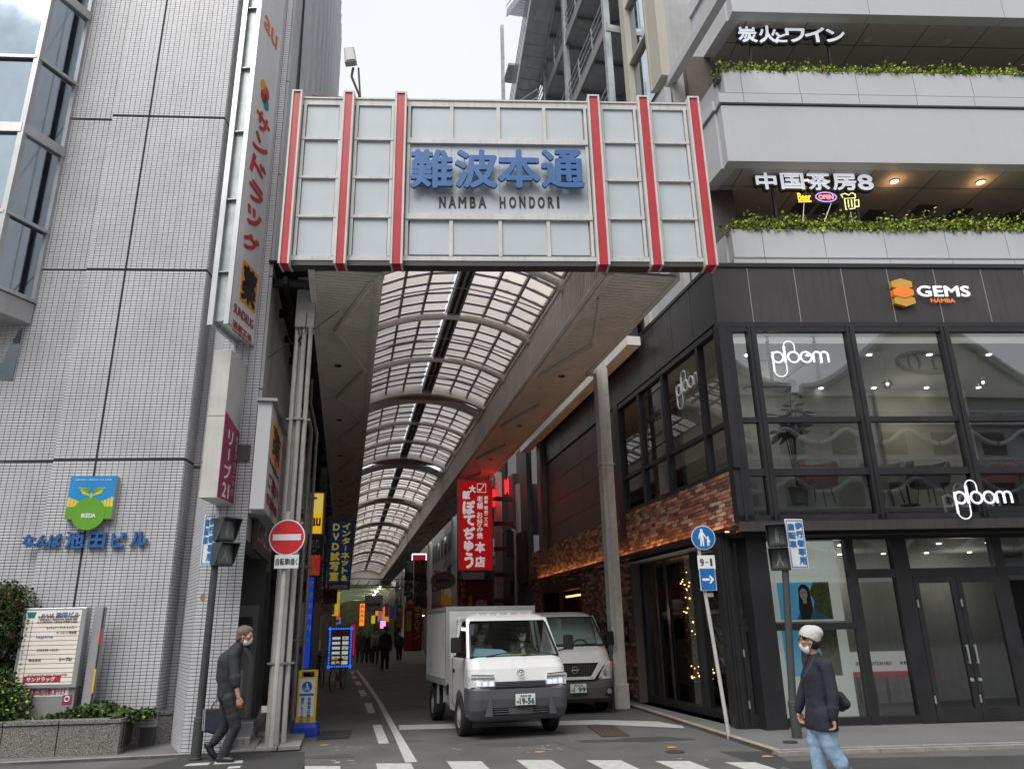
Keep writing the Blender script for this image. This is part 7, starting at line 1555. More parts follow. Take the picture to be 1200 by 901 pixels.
for k_, (s_, z, lab) in enumerate(((19.0, 4.4, 'air conditioner unit on the left wall beside the yellow sign'), (25.5, 3.2, 'air conditioner unit on the left wall past the dark blue sign'), (31.8, 4.6, 'air conditioner unit far along the left wall'))):
    t = thing('air_conditioner', lab, 'air conditioner', AR, TL+.2, s_, z, 'air conditioner units on the left wall'); mb = MB(); mb.box(TL+.03, TL+.36, s_, s_+.8, z, z+.6); mb.build('case', M['lgrey'], t, bevel=.02)
    mb = MB(); mb.torus((TL+.37, s_+.3, z+.3), .22, .012, 20, 5, 'yz'); mb.torus((TL+.37, s_+.3, z+.3), .12, .008, 16, 5, 'yz'); mb.build('fan_grille', M['dgrey'], t)
# wall bracing and shutters right of the column
t = thing('service_yard', 'grey metal box, red beams and louvred shutter in the gap beside the dark wall', 'building', AR, 6.0, 28.5, 0)
lanebox('grey_box', 'lgrey', 6.2, 7.4, 27.6, 28.0, 5.0, 6.9, t)
for i in range(6): lanebox('red_beam', mat('beam_red%d' % i, (.14,.02,.02), .6), 5.4, 6.3, 28.3, 28.45, 1.6+.95*i, 1.75+.95*i, t)
mb = MB()
for i in range(26): mb.box(6.15, 6.28, 26.6, 27.6, 3.2+i*.07, 3.25+i*.07)
mb.build('louvres', M['steel'], t, kind='stuff'); lanebox('louvre_back', 'dgrey', 6.3, 6.5, 26.5, 28.2, .0, 8.2, t)
mb = MB(); mb.tube([(6.1, 27.8, 0), (6.1, 27.8, 5.1), (6.0, 27.9, 5.2)], .05, 8); mb.build('pipe', M['lgrey'], t)

# ================================================================ across the street, behind the camera (seen in the windows)
ob = thing('opposite_theatre', 'pale building with curved gables and white railings reflected in the shop windows', 'building', W0, 0, -31, 0)
Yb = -31.
X0_, X1_ = -24, 84
mb = MB(); mb.box(X0_, X1_, Yb-8, Yb, 4.4, 19.6); mb.build('body', M['lgrey'], ob); mb = MB(); mb.box(X0_, X1_, Yb-8, Yb-.8, 0, 4.3); mb.build('arcade_base', M['dgrey'], ob)
for k in range(20):
    cx = X0_+4+k*5.2
    for z in (6.7, 11.2, 15.2):
        mb = MB(); mb.tube([(cx+2.5*(j/10-1), Yb+.45, z+1.15*math.exp(-((j/10-1)*1.9)**2)) for j in range(21)], .2, 6); mb.build('curved_gable', M['white'], ob)
for z in (4.6, 8.8, 13.0, 17.0):
    mb = MB(); mb.box(X0_, X1_, Yb+.5, Yb+.62, z+.9, z+1.06); mb.box(X0_, X1_, Yb+.5, Yb+.6, z+.52, z+.64); mb.box(X0_, X1_, Yb+.0, Yb+.6, z-.15, z+.25)
    for k in range(86): mb.box(X0_+k*1.25, X0_+.18+k*1.25, Yb+.5, Yb+.6, z+.2, z+.9)
    mb.build('railing', M['white'], ob)
for k in range(24):
    for z in (6.2, 10.2, 14.4):
        x = X0_+2+k*4.4; mb = MB(); mb.box(x, x+2.1, Yb, Yb+.04, z, z+1.9); mb.build('window', M['dgrey'], ob)
for cx in (-8, 16, 40, 64):
    mb = MB(); n = 24; w_ = 11.5; pts = [(cx+w_*(2*j/n-1), 19.6+6*(math.cos(math.pi*(2*j/n-1))*.5+.5)) for j in range(n+1)]
    mb.prism([(cx-w_, 19.2)]+pts+[(cx+w_, 19.2)], Yb-1, Yb+.6); mb.build('roof_gable', M['offwhite'], ob)
    mb = MB(); mb.tube([(p[0], Yb+.8, p[1]+.1) for p in pts], .4, 6); mb.build('gable_rim', M['white'], ob)
    mb = MB(); mb.torus((cx, Yb+.7, 22.2), 2.6, .2, 24, 6, 'xz', .9); mb.torus((cx-1.1, Yb+.7, 22.2), .5, .12, 16, 5, 'xz', .8); mb.torus((cx+1.1, Yb+.7, 22.2), .5, .12, 16, 5, 'xz', .8); mb.build('crest_ring', M['grey'], ob)
bb = thing('opposite_block', 'brown office block across the street seen only in the left windows', 'building', W0, -60, -22, 0); mb = MB(); mb.box(-80, -36, -40, -20, 0, 24); mb.build('wall', M['lgrey'], bb)
bb = thing('end_block', 'grey building closing the street on the far right', 'building', W0, 60, 20, 0); mb = MB(); mb.box(30, 70, 8, 40, 0, 20); mb.build('wall', M['grey'], bb)
bb = thing('end_block', 'pale building closing the street on the far left', 'building', W0, -40, 20, 0); mb = MB(); mb.box(-60, -18, 11, 40, 0, 24); mb.build('wall', M['lgrey'], bb)

# ================================================================ VEHICLES
def rr(z, x0, x1, y0, y1, rf, rb, n=5, bow=0):
    "rounded rectangle ring in plan; y0 = front; bow pushes the middle of the front forward"
    P = []
    for (cx, cy, r, a0) in ((x1-rf, y0+rf, rf, -90), (x1-rb, y1-rb, rb, 0), (x0+rb, y1-rb, rb, 90), (x0+rf, y0+rf, rf, 180)):
        for k in range(n+1):
            a = math.radians(a0+90*k/n); x, y = cx+r*math.cos(a), cy+r*math.sin(a); P.append((x, y-(bow*(1-(x/x1)**2) if y < y0+rf+.001 else 0), z))
    return P
def wheel(par, x, y, r, w_, sgn, hubm='hub', name='wheel'):
    mb = MB(); c = (x, y, r); n = 28
    prof = [(r*.62, -w_/2), (r*.93, -w_/2), (r, -w_*.36), (r, w_*.36), (r*.93, w_/2), (r*.62, w_/2), (r*.58, w_*.2), (r*.58, -w_*.2)]
    V = []; Fc = []; m_ = len(prof)
    for i in range(n):
        a = 2*math.pi*i/n
        for (q, o_) in prof: V.append((x+o_, y+q*math.cos(a), r+q*math.sin(a)))
    for i in range(n):
        for k in range(m_): Fc.append((i*m_+k, i*m_+(k+1) % m_, ((i+1) % n)*m_+(k+1) % m_, ((i+1) % n)*m_+k))
    mb.add(V, Fc); ty = mb.build(name, M['rubber'], par, smooth=False)
    h = MB(); xo = x+sgn*w_*.5
    rings = [[(x+sgn*o_, y+q*math.cos(2*math.pi*k/n), r+q*math.sin(2*math.pi*k/n)) for k in range(n)] for q, o_ in ((r*.66, w_*.46), (r*.62, w_*.40), (r*.50, w_*.30), (r*.30, w_*.42), (r*.16, w_*.52), (r*.001, w_*.52))]
    h.loft(rings, cap=False); h.build('rim', M[hubm], ty, smooth=True)
    d = MB()
    for k in range(8): a = 2*math.pi*k/8; d.disc(y+r*.4*math.cos(a), r+r*.4*math.sin(a), r*.06, x+sgn*w_*.37, x+sgn*w_*.40, 8, axis='x') if False else d.box(x+sgn*w_*.35, x+sgn*w_*.395, y+r*.4*math.cos(a)-.015, y+r*.4*math.cos(a)+.015, r+r*.4*math.sin(a)-.015, r+r*.4*math.sin(a)+.015)
    d.build('rim_holes', M['vdark'], ty, kind='stuff')
def grid_glass(par, pts, nm='windscreen', m='gcar'):
    mb = MB(); mb.quad(*pts); return mb.build(nm, M[m], par)
VF = Fr(0, 0, 0)
def vehicle(name, label, cat, P, deg, group=None):
    t = thing(name, label, cat, W0, P.x, P.y, 0, group); t.rotation_euler = (0, 0, math.radians(deg)); OFF[t.name] = (0, 0, 0); return t
def seated(par, x, y, z, cap=None, label=None, shirt='cloth_b', scarf=False):
    p_ = thing('person', label, 'person', W0, 0, 0, 0); p_.location = par.matrix_world @ Vector((0,0,0)) if False else p_.location
    return p_
# ---- white box truck: local x right (image right), y back, z up, origin under the front bumper centre
tf = gpt(540, 862); tr_deg = 17.0
ta = math.radians(tr_deg)
Ux = Vector((math.cos(ta), math.sin(ta), 0)); Uy = Vector((-math.sin(ta), math.cos(ta), 0))
org = tf + Ux*.80 - Uy*.78            # wheel at x=-.80,y=.78
trk = vehicle('box_truck', 'small white refrigerated box truck with grey bumper waiting at the stop line', 'truck', org, tr_deg)
hw_ = .83
body = MB(); body.loft([rr(.34, -hw_+.02, hw_-.02, .14, 1.62, .1, .03, bow=.0), rr(.60, -hw_, hw_, .03, 1.62, .14, .03, bow=.02), rr(.86, -hw_, hw_, .0, 1.62, .16, .03, bow=.03), rr(1.05, -hw_, hw_, .05, 1.62, .17, .03, bow=.03), rr(1.17, -hw_+.01, hw_-.01, .15, 1.62, .18, .03, bow=.03), rr(1.235, -hw_+.03, hw_-.03, .27, 1.62, .17, .03, bow=.04)])
cut = [MB().add(*(lambda c: (c.v, c.f))(MB().disc(.78, .33, .375, sx-.3, sx+.3, 28, axis='x'))) for sx in (-.83, .83)]
body = boolcut(body, cut); body.build('cab_body', M['carw'], trk, bevel=.006, seg=1)
ar_ = MB()
for sx in (-1, 1): ar_.prism([(.78+.372*math.cos(math.pi*k/14), .36+.34*math.sin(math.pi*k/14)) for k in range(15)], sx*.52-.01, sx*.52+.01, 'x')
ar_.build('wheel_well', M['under'], trk, kind='stuff')
# roof and pillars
def ring_top(z, x, y0, y1, r_): return rr(z, -x, x, y0, y1, r_, .05)
roof = MB(); roof.loft([ring_top(1.795, .715, .66, 1.62, .10), ring_top(1.85, .70, .69, 1.62, .12), ring_top(1.895, .64, .80, 1.62, .14), ring_top(1.91, .5, .95, 1.6, .15)]); roof.build('cab_roof', M['carw'], trk, smooth=False, bevel=.01)
rg = MB()
for k in range(6): rg.box(-.5+k*.19, -.44+k*.19, .9, 1.5, 1.895, 1.922)
rg.build('roof_ribs', M['carw'], trk, bevel=.01)
pl = MB()
for sx in (-1, 1):
    pl.bar((sx*(hw_-.055), .33, 1.2), (sx*.69, .73, 1.83), .07, .05); pl.bar((sx*(hw_-.04), 1.28, 1.2), (sx*.70, 1.30, 1.84), .05, .10); pl.bar((sx*(hw_-.04), 1.58, 1.2), (sx*.70, 1.58, 1.84), .05, .09)
    pl.bar((sx*.69, .72, 1.82), (sx*.69, 1.6, 1.82), .05, .05)
pl.build('pillars', M['carw'], trk, bevel=.01, kind='stuff')
bw = MB(); bw.box(-.7, .7, 1.58, 1.62, 1.2, 1.82); bw.build('cab_rear_wall', M['cfb'], trk)
grid_glass(trk, [(-.73, .27, 1.235), (.73, .27, 1.235), (.655, .715, 1.80), (-.655, .715, 1.80)])
gs_ = MB(); gs_.bar((-.76, .25, 1.225), (.76, .25, 1.225), .03, .03); gs_.bar((-.76, .255, 1.225), (-.67, .70, 1.80), .025, .03); gs_.bar((.76, .255, 1.225), (.67, .70, 1.80), .025, .03); gs_.bar((-.67, .70, 1.80), (.67, .70, 1.80), .025, .03); gs_.build('windscreen_seal', M['black'], trk)
for sx in (-1, 1):
    g = MB(); g.quad((sx*(hw_-.03), .40, 1.23), (sx*(hw_-.03), 1.24, 1.23), (sx*.705, 1.24, 1.79), (sx*.70, .78, 1.79)); g.build('side_window', M['gcar'], trk)
    s_ = MB(); s_.bar((sx*(hw_-.022), .40, 1.225), (sx*(hw_-.022), 1.26, 1.225), .012, .02); s_.build('window_seal', M['black'], trk)
    dl_ = MB()
    for a, b in (((.52, .5), (.40, 1.2)), ((1.30, .48), (1.30, 1.2))): dl_.bar((sx*(hw_+.001), a[0], a[1]), (sx*(hw_+.001), b[0], b[1]), .006, .008)
    dl_.bar((sx*(hw_+.001), 1.15, .42), (sx*(hw_+.001), 1.30, .48), .006, .008); dl_.build('door_gap', M['vdark'], trk)
    h_ = MB(); h_.box(sx*hw_-.012, sx*hw_+.02, 1.12, 1.24, .96, 1.02); h_.build('door_handle', M['black'], trk, bevel=.006)
    m_ = MB(); m_.tube([(sx*.79, .40, 1.28), (sx*.93, .33, 1.32), (sx*.98, .33, 1.36)], .014, 6); m_.loft([rr(z, sx*.985-.085*k_, sx*.985+.085*k_, .29, .29+.09, .03, .03) for z, k_ in ((1.30, .85), (1.33, 1), (1.50, 1), (1.54, .85))]); m_.build('mirror', M['vdark'], trk)
    sk = MB(); sk.tube([(sx*.55, .62, .33), (sx*.9, .62, .33)], .0001, 3)
# bumper
bp = MB(); bp.loft([rr(.27, -.76, .76, .10, .42, .12, .02, bow=.03), rr(.31, -.80, .80, .05, .42, .14, .02, bow=.03), rr(.44, -.835, .835, -.01, .42, .16, .02, bow=.03), rr(.60, -.838, .838, -.035, .42, .17, .02, bow=.03), rr(.735, -.835, .835, -.03, .42, .16, .02, bow=.03), rr(.765, -.83, .83, .0, .42, .15, .02, bow=.03)])
bp = boolcut(bp, [MB().box(-.46, .46, -.3, .02, .365, .475), MB().disc(.78, .33, .385, -.95, -.45, 24, axis='x'), MB().disc(.78, .33, .385, .45, .95, 24, axis='x')]); bp.build('front_bumper', M['carg'], trk, bevel=.006, seg=1)
for sx in (-1, 1):
    f = MB(); f.prism([(sx*.47, .35), (sx*.60, .35), (sx*.50, .66), (sx*.485, .66)], -.052, -.03); f.build('bumper_crease', M['carg'], trk, bevel=.008)
g = MB(); g.box(-.46, .46, -.005, .02, .365, .475)
g.build('lower_grille', M['vdark'], trk); g = MB()
for z in (.385, .42, .455): g.box(-.45, .45, -.02, 0, z-.006, z+.006)
g.box(-.2, .2, -.018, -.001, .37, .47); g.build('grille_slats', M['carg'], trk)
g = MB(); g.box(-.42, .42, -.045, .02, .775, .855); g.build('upper_grille', M['vdark'], trk); g = MB()
for z in (.79, .815, .84): g.box(-.42, .42, -.055, -.03, z-.006, z+.006)
g.build('upper_grille_slats', M['carg'], trk)
def lamp(par, poly, y0, y1, x_in, side):
    mb = MB(); mb.add([(p[0], y0+(y1-y0)*abs((abs(p[0])-x_in)/.4), p[1]) for p in poly]+[(p[0], y0+.15+(y1-y0)*abs((abs(p[0])-x_in)/.4), p[1]) for p in poly], [tuple(range(len(poly)))]+[tuple(range(2*len(poly)-1, len(poly)-1, -1))]+[(i, i+len(poly), (i+1) % len(poly)+len(poly), (i+1) % len(poly)) for i in range(len(poly))]); return mb
for sx in (-1, 1):
    po_ = [(sx*.43, .79), (sx*.80, .775), (sx*.828, .93), (sx*.80, .965), (sx*.45, .955)]
    o = lamp(trk, po_, -.055, .05, .43, sx).build('headlight', M['headl'], trk)
    ib = MB()
    for k in range(3): ib.box(sx*(.49+.10*k)-.035, sx*(.49+.10*k)+.035, -.062+.026*k, -.05+.026*k, .80, .865)
    ib.build('reflector', lit('lamp_bowl%d' % sx, (.8,.85,.95), .2), o); ib = MB(); ib.bar((sx*.44, -.06, .91), (sx*.80, .035, .915), .012, .03); ib.build('lamp_bar', M['grey'], o)
    ib = MB(); ib.bar((sx*.43, -.058, .79), (sx*.81, .04, .775), .008, .012); ib.bar((sx*.45, -.058, .957), (sx*.80, .04, .967), .008, .012); ib.build('lamp_edge', M['vdark'], o)
lg = MB(); lg.torus((0, -.052, .985), .058, .007, 28, 6, 'xz', .042); lg.torus((0, -.054, .985), .020, .006, 20, 6, 'xz', .040); lg.torus((0, -.054, 1.002), .040, .006, 20, 6, 'xz', .018); lg.build('emblem', M['chrome'], trk)
def plate(par, xc, zc, y, main, top, side_, w_=.33, h_=.165):
    mb = MB(); mb.box(xc-w_/2, xc+w_/2, y, y+.012, zc-h_/2, zc+h_/2); o = mb.build('number_plate', M['plate'], par, bevel=.004)
    mb = MB(); mb.text(main, xc-w_*.30, xc+w_*.44, zc-h_*.38, zc+h_*.12, y-.003, bold=.004); mb.text(top, xc-w_*.25, xc+w_*.28, zc+h_*.22, zc+h_*.42, y-.003, bold=.001); mb.text(side_, xc-w_*.45, xc-w_*.35, zc-h_*.3, zc-h_*.08, y-.003, bold=.001); mb.build('plate_lettering', M['green'], o)
plate(trk, .06, .585, -.085, '19-56', 'なにわ 430', 'き')
wp = MB(); wp.tube([(-.5, .22, 1.235), (-.2, .235, 1.275), (.12, .245, 1.285)], .010, 5); wp.tube([(.1, .22, 1.235), (.38, .235, 1.27), (.62, .245, 1.262)], .010, 5); wp.build('wiper', M['black'], trk)
tx = MB(); tx.text('№7', .55, .72, 1.085, 1.155, .0, bold=.003); tx.v = [(v[0], .055+(v[2]-1.05)*.85, v[2]) for v in tx.v]; tx.build('door_number', M['text'], trk)
mb = MB(); 
for x in (-.3, .35): mb.sphere((x, .2, 1.19), .012, 6, 4)
mb.build('washer_jet', M['black'], trk)
# cab interior
it = MB(); it.box(-.74, .74, .36, .62, .9, 1.22); it.build('dashboard', M['cfb'], trk, bevel=.03)
it = MB(); it.quad((-.70, .30, 1.238), (.0, .30, 1.238), (-.05, .5, 1.40), (-.66, .48, 1.42)) 
dsh = MB(); dsh.loft([[(-.70, .33, 1.225), (.02, .33, 1.225), (.0, .56, 1.225), (-.70, .56, 1.225)], [(-.62, .42, 1.36), (-.2, .42, 1.33), (-.15, .5, 1.33), (-.62, .5, 1.36)]]); dsh.build('blue_cover_on_dash', mat('pale_blue', (.35,.50,.62), .7), trk)
yv = MB(); yv.box(.0, .38, .33, .52, 1.232, 1.25); yv.build('yellow_paper', mat('yellow_paper', (.7,.72,.08), .6), trk)
for sx in (-1, 1):
    s_ = MB(); s_.loft([rr(z, sx*.38-.24, sx*.38+.24, 1.15+(z-.8)*.1, 1.32+(z-.8)*.1, .06, .06) for z in (.8, 1.3, 1.45)]); s_.build('seat_back', M['cfb'], trk)
    s_ = MB(); s_.loft([rr(z, sx*.38-.13, sx*.38+.13, 1.22, 1.32, .04, .04) for z in (1.48, 1.66)]); s_.build('headrest', M['cfb'], trk)
sw = MB(); sw.torus((.38, .66, 1.2), .18, .014, 24, 6, 'xz', .17); sw.v = [(v[0], v[1]+(v[2]-1.2)*.5, v[2]) for v in sw.v]; sw.build('steering_wheel', M['black'], trk)
# cargo box
cb0, cb1, bz_ = 1.74, 3.66, .74
mb = MB(); mb.box(-.845, .845, cb0, cb1, bz_, 2.05); mb.build('cargo_box', M['boxw'], trk, bevel=.012)
tm_ = MB()
for x in (-.852, .852):
    tm_.box(x-.012, x+.012, cb0, cb1, bz_-.03, bz_+.09); tm_.box(x-.012, x+.012, cb0, cb1, 2.0, 2.065); tm_.box(x-.01, x+.01, cb0-.004, cb0+.05, bz_, 2.06); tm_.box(x-.01, x+.01, cb1-.05, cb1+.004, bz_, 2.06)
tm_.box(-.86, .86, cb0-.012, cb0+.04, 2.0, 2.068); tm_.box(-.86, -.8, cb0-.012, cb0+.02, bz_, 2.0); tm_.box(.8, .86, cb0-.012, cb0+.02, bz_, 2.0); tm_.build('box_trim', M['boxg'], trk)
mb = MB(); mb.box(-.4, .4, cb0-.1, cb0-.01, 1.7, 1.95); mb.build('cooling_unit', M['lgrey'], trk, bevel=.02)
lb = MB(); lb.vtext('大阪冷凍食', 2.05, 1.72, .07, .085, y=0); lb.v = [(-.8475, cb0+.9-(v[0]-2.05)*1.0+.0-.6, v[2]) for v in lb.v]; lb.build('box_lettering', M['textr'], trk)
hd = MB(); hd.box(-.858, -.846, cb1-.5, cb1-.42, 1.0, 1.08); hd.build('latch', M['alud'], trk)
ch_ = MB(); ch_.box(-.45, -.37, .5, cb1, .45, .58); ch_.box(.37, .45, .5, cb1, .45, .58); ch_.box(-.8, .8, cb0+.1, cb0+.2, .55, .72); ch_.box(-.8, .8, cb1-.4, cb1-.3, .55, .72); ch_.box(-.6, .6, .4, 1.5, .3, .5); ch_.build('chassis', M['under'], trk)
mg = MB(); mg.box(-.84, -.80, 2.6, 2.62, .35, .74); mg.box(-.84, -.55, 2.02, 2.04, .42, .72); mg.box(.55, .84, 2.02, 2.04, .42, .72); mg.build('mudguard', M['boxg'], trk)
mb = MB(); mb.box(-.78, -.5, 1.7, 2.0, .38, .68); mb.build('side_tank', M['galv'], trk, bevel=.02)
wheel(trk, -.755, .78, .305, .175, -1); wheel(trk, .755, .78, .305, .175, 1); wheel(trk, -.72, 3.2, .305, .2, -1); wheel(trk, .72, 3.2, .305, .2, 1)

# ---- white one-box van behind it
vr = gpt(700, 832.5); vdeg = 10.0; va = math.radians(vdeg)
Ux = Vector((math.cos(va), math.sin(va), 0)); Uy = Vector((-math.sin(va), math.cos(va), 0))
vorg = vr - Ux*.62 - Uy*.62
def make_van(label, org_, deg, group=None):
    v = vehicle('van', label, 'van', org_, deg, group); H = .85
    b = MB(); b.loft([rr(.30, -H+.03, H-.03, .10, 4.6, .12, .06, bow=.04), rr(.55, -H, H, .02, 4.62, .2, .06, bow=.06), rr(.80, -H, H, .03, 4.64, .22, .06, bow=.07), rr(.98, -H, H, .08, 4.66, .24, .06, bow=.08), rr(1.18, -H+.005, H-.005, .22, 4.66, .26, .06, bow=.09), rr(1.30, -H+.02, H-.02, .42, 4.66, .24, .06, bow=.08)])
    b = boolcut(b, [MB().disc(.78, .33, .38, sx*.85-.3, sx*.85+.3, 26, axis='x') for sx in (-1, 1)]+[MB().disc(3.4, .33, .38, sx*.85-.3, sx*.85+.3, 26, axis='x') for sx in (-1, 1)])
    b.build('van_body', M['carw'], v, smooth=False, bevel=.006, seg=1)
    up = MB(); up.loft([rr(1.29, -H+.02, H-.02, 1.15, 4.66, .06, .08), rr(1.6, -H+.05, H-.05, 1.25, 4.63, .06, .09), rr(1.84, -.75, .75, 1.3, 4.58, .06, .1)]); up.build('side_shell', M['carw'], v)
    rf_ = MB(); rf_.loft([rr(1.83, -.74, .74, .98, 4.56, .12, .1, bow=.05), rr(1.90, -.71, .71, 1.06, 4.53, .14, .1, bow=.05), rr(1.96, -.62, .62, 1.22, 4.48, .16, .1, bow=.04), rr(1.985, -.45, .45, 1.4, 4.4, .18, .1)]); rf_.build('roof', M['carw'], v, bevel=.01)
    p = MB()
    for sx in (-1, 1): p.bar((sx*(H-.045), .50, 1.27), (sx*.715, 1.06, 1.87), .07, .06); p.bar((sx*.73, 1.04, 1.86), (sx*.73, 1.4, 1.86), .06, .06)
    p.build('pillars', M['carw'], v, bevel=.012, kind='stuff')
    grid_glass(v, [(-.775, .37, 1.295), (.775, .37, 1.295), (.69, .965, 1.855), (-.69, .965, 1.855)])
    s_ = MB(); s_.box(-.76, .76, .33, .36, 1.28, 1.31); s_.bar((-.79, .38, 1.29), (-.70, .98, 1.86), .03, .03); s_.bar((.79, .38, 1.29), (.70, .98, 1.86), .03, .03); s_.bar((-.70, .97, 1.86), (.70, .97, 1.86), .03, .03); s_.tube([(-.6, .34, 1.30), (0, .38, 1.335)], .01, 5); s_.tube([(.05, .34, 1.30), (.6, .38, 1.325)], .01, 5); s_.build('windscreen_seal', M['black'], v)
    for sx in (-1, 1):
        g = MB(); g.quad((sx*(H-.02), .62, 1.30), (sx*(H-.02), 1.15, 1.30), (sx*.765, 1.22, 1.82), (sx*.75, 1.08, 1.82)); g.build('side_window', M['gcar'], v)
        g = MB()
        for a, b_ in ((1.4, 2.5), (2.62, 3.6), (3.7, 4.4)): g.quad((sx*(H-.005), a, 1.33), (sx*(H-.005), b_, 1.33), (sx*.782, b_, 1.80), (sx*.782, a, 1.80))
        g.build('rear_side_window', M['vdark'], v)
        m_ = MB(); m_.tube([(sx*.82, .62, 1.32), (sx*.93, .55, 1.34)], .015, 6); m_.loft([rr(z, sx*.96-.08*k_, sx*.96+.08*k_, .5, .59, .03, .03) for z, k_ in ((1.28, .85), (1.31, 1), (1.52, 1), (1.56, .8))]); m_.build('mirror', M['vdark'], v)
        hl = [(sx*.50, .70), (sx*.74, .68), (sx*.845, .80), (sx*.852, .97), (sx*.80, .985), (sx*.60, .86)]
        yv_ = lambda x: -.06+max(0, abs(x)-.45)**2*1.5
        o = MB(); o.add([(x, yv_(x), z) for x, z in hl]+[(x, yv_(x)+.2, z) for x, z in hl], [tuple(range(6)), tuple(range(11, 5, -1))]+[(i, i+6, (i+1) % 6+6, (i+1) % 6) for i in range(6)]); ho = o.build('headlight', M['headl'], v)
        o = MB(); o.box(sx*.82-.02, sx*.82+.025, yv_(.8)-.005, yv_(.8)+.1, .86, .95); o.build('indicator', M['amber'], ho)
        o = MB(); o.disc(sx*.64, .79, .045, yv_(.62)-.02, yv_(.62)+.05, 16); o.build('reflector', M['chrome'], ho)
        o = MB(); o.disc(sx*.70, .43, .05, -.08, .0, 16); o.build('fog_lamp', M['grey'], v); o = MB()
        for z in (.36, .40, .46, .50): o.box(sx*.70-.1, sx*.70+.1, -.07, -.02, z-.006, z+.006)
        o.build('fog_surround', M['vdark'], v)
    lb_ = MB(); lb_.loft([rr(.22, -.78, .78, .06, .5, .14, .03, bow=.04), rr(.30, -.85, .85, -.02, .5, .2, .03, bow=.06), rr(.50, -.862, .862, -.045, .5, .24, .03, bow=.07), rr(.60, -.86, .86, -.03, .5, .24, .03, bow=.07), rr(.66, -.85, .85, .0, .5, .22, .03, bow=.06)])
    lb_ = boolcut(lb_, [MB().disc(.78, .33, .385, sx*.85-.35, sx*.85+.35, 24, axis='x') for sx in (-1, 1)]); lb_.build('front_bumper', M['dgrey'], v, bevel=.005, seg=1)
    g = MB(); g.prism([(-.47, .66), (.47, .66), (.64, .965), (-.64, .965)], -.075, .1); g.build('grille', M['vdark'], v)
    g = MB()
    for k in range(7):
        z = .70+k*.035; w_ = .45+(z-.66)*.45; g.box(-w_+.16, w_-.16, -.085, -.07, z-.004, z+.004)
    for k in range(13): g.box(-.3+k*.05, -.294+k*.05, -.085, -.07, .68, .94)
    g.build('grille_mesh', M['dgrey'], v)
    g = MB()
    for sx in (-1, 1): g.prism([(sx*.50, .97), (sx*.64, .97), (sx*.40, .665), (sx*.30, .665)] if sx > 0 else [(-.64, .97), (-.50, .97), (-.30, .665), (-.40, .665)], -.1, -.07)
    g.box(-.39, .39, -.1, -.07, .655, .71); g.build('v_grille_trim', M['carw'], v, bevel=.006)
    g = MB(); g.torus((0, -.105, .84), .062, .010, 26, 6, 'xz'); g.box(-.078, .078, -.118, -.1, .826, .854); g.build('emblem', M['chrome'], v)
    plate(v, .05, .50, -.125, '1 99', 'なにわ 400', 'わ')
    i_ = MB(); i_.box(-.75, .75, .55, .9, .9, 1.27); i_.build('dashboard', M['cfb'], v, bevel=.03)
    for sx in (-1, 1):
        s_ = MB(); s_.loft([rr(z, sx*.4-.25, sx*.4+.25, 1.45, 1.6, .06, .06) for z in (.8, 1.4, 1.55)]); s_.loft([rr(z, sx*.4-.13, sx*.4+.13, 1.48, 1.58, .04, .04) for z in (1.57, 1.74)]); s_.build('seat_back', M['cfb'], v)
    s_ = MB(); s_.torus((.4, .95, 1.24), .18, .014, 20, 6, 'xz', .16); s_.build('steering_wheel', M['black'], v)
    s_ = MB(); s_.box(-.8, .8, .5, 4.5, .25, .45); s_.build('underbody', M['under'], v)
    for x, sg in ((-.76, -1), (.76, 1)):
        for y in (.78, 3.4): wheel(v, x, y, .31, .18, sg)
    return v
van = make_van('white van with dark bumper and V shaped grille waiting behind the box truck', vorg, vdeg)
dup(van, Vector((6.0, -7.0, 0)), math.radians(95), 'white van parked across the street, seen only reflected in the shop doors')

# ================================================================ PEOPLE
def cap_(mb, a, b, ra, rb, n=12, flat=None):
    "tapered capsule; flat=(axis vector, factor) squashes it"
    a = Vector(a); b = Vector(b); t = (b-a); L = t.length; t = t.normalized() if L > 1e-5 else Vector((0, 0, 1))
    up = Vector((0, 1, 0)) if abs(t.y) < .9 else Vector((1, 0, 0)); x = t.cross(up).normalized(); y = x.cross(t).normalized()
    rings = []
    for k in range(5): 
        th = math.pi/2*(k+.25)/5; rings.append((a - t*ra*math.cos(th), ra*math.sin(th)))
    rings.append((a, ra)); rings.append((b, rb))
    for k in range(4, -1, -1):
        th = math.pi/2*(k+.25)/5; rings.append((b + t*rb*math.cos(th), rb*math.sin(th)))
    R = []
    for c, r_ in rings:
        rg_ = []
        for i in range(n):
            an = 2*math.pi*i/n; v = x*math.cos(an)*r_+y*math.sin(an)*r_
            if flat: f = Vector(flat[0]); v = v - f*(v.dot(f))*(1-flat[1])
            rg_.append(tuple(c+v))
        R.append(rg_)
    mb.loft(R); return mb
def caps(L, mb=None):
    mb = mb or MB()
    for c in L: cap_(mb, *c)
    return mb
def lp(a, b, k): return tuple(a[i]+(b[i]-a[i])*k for i in range(3))
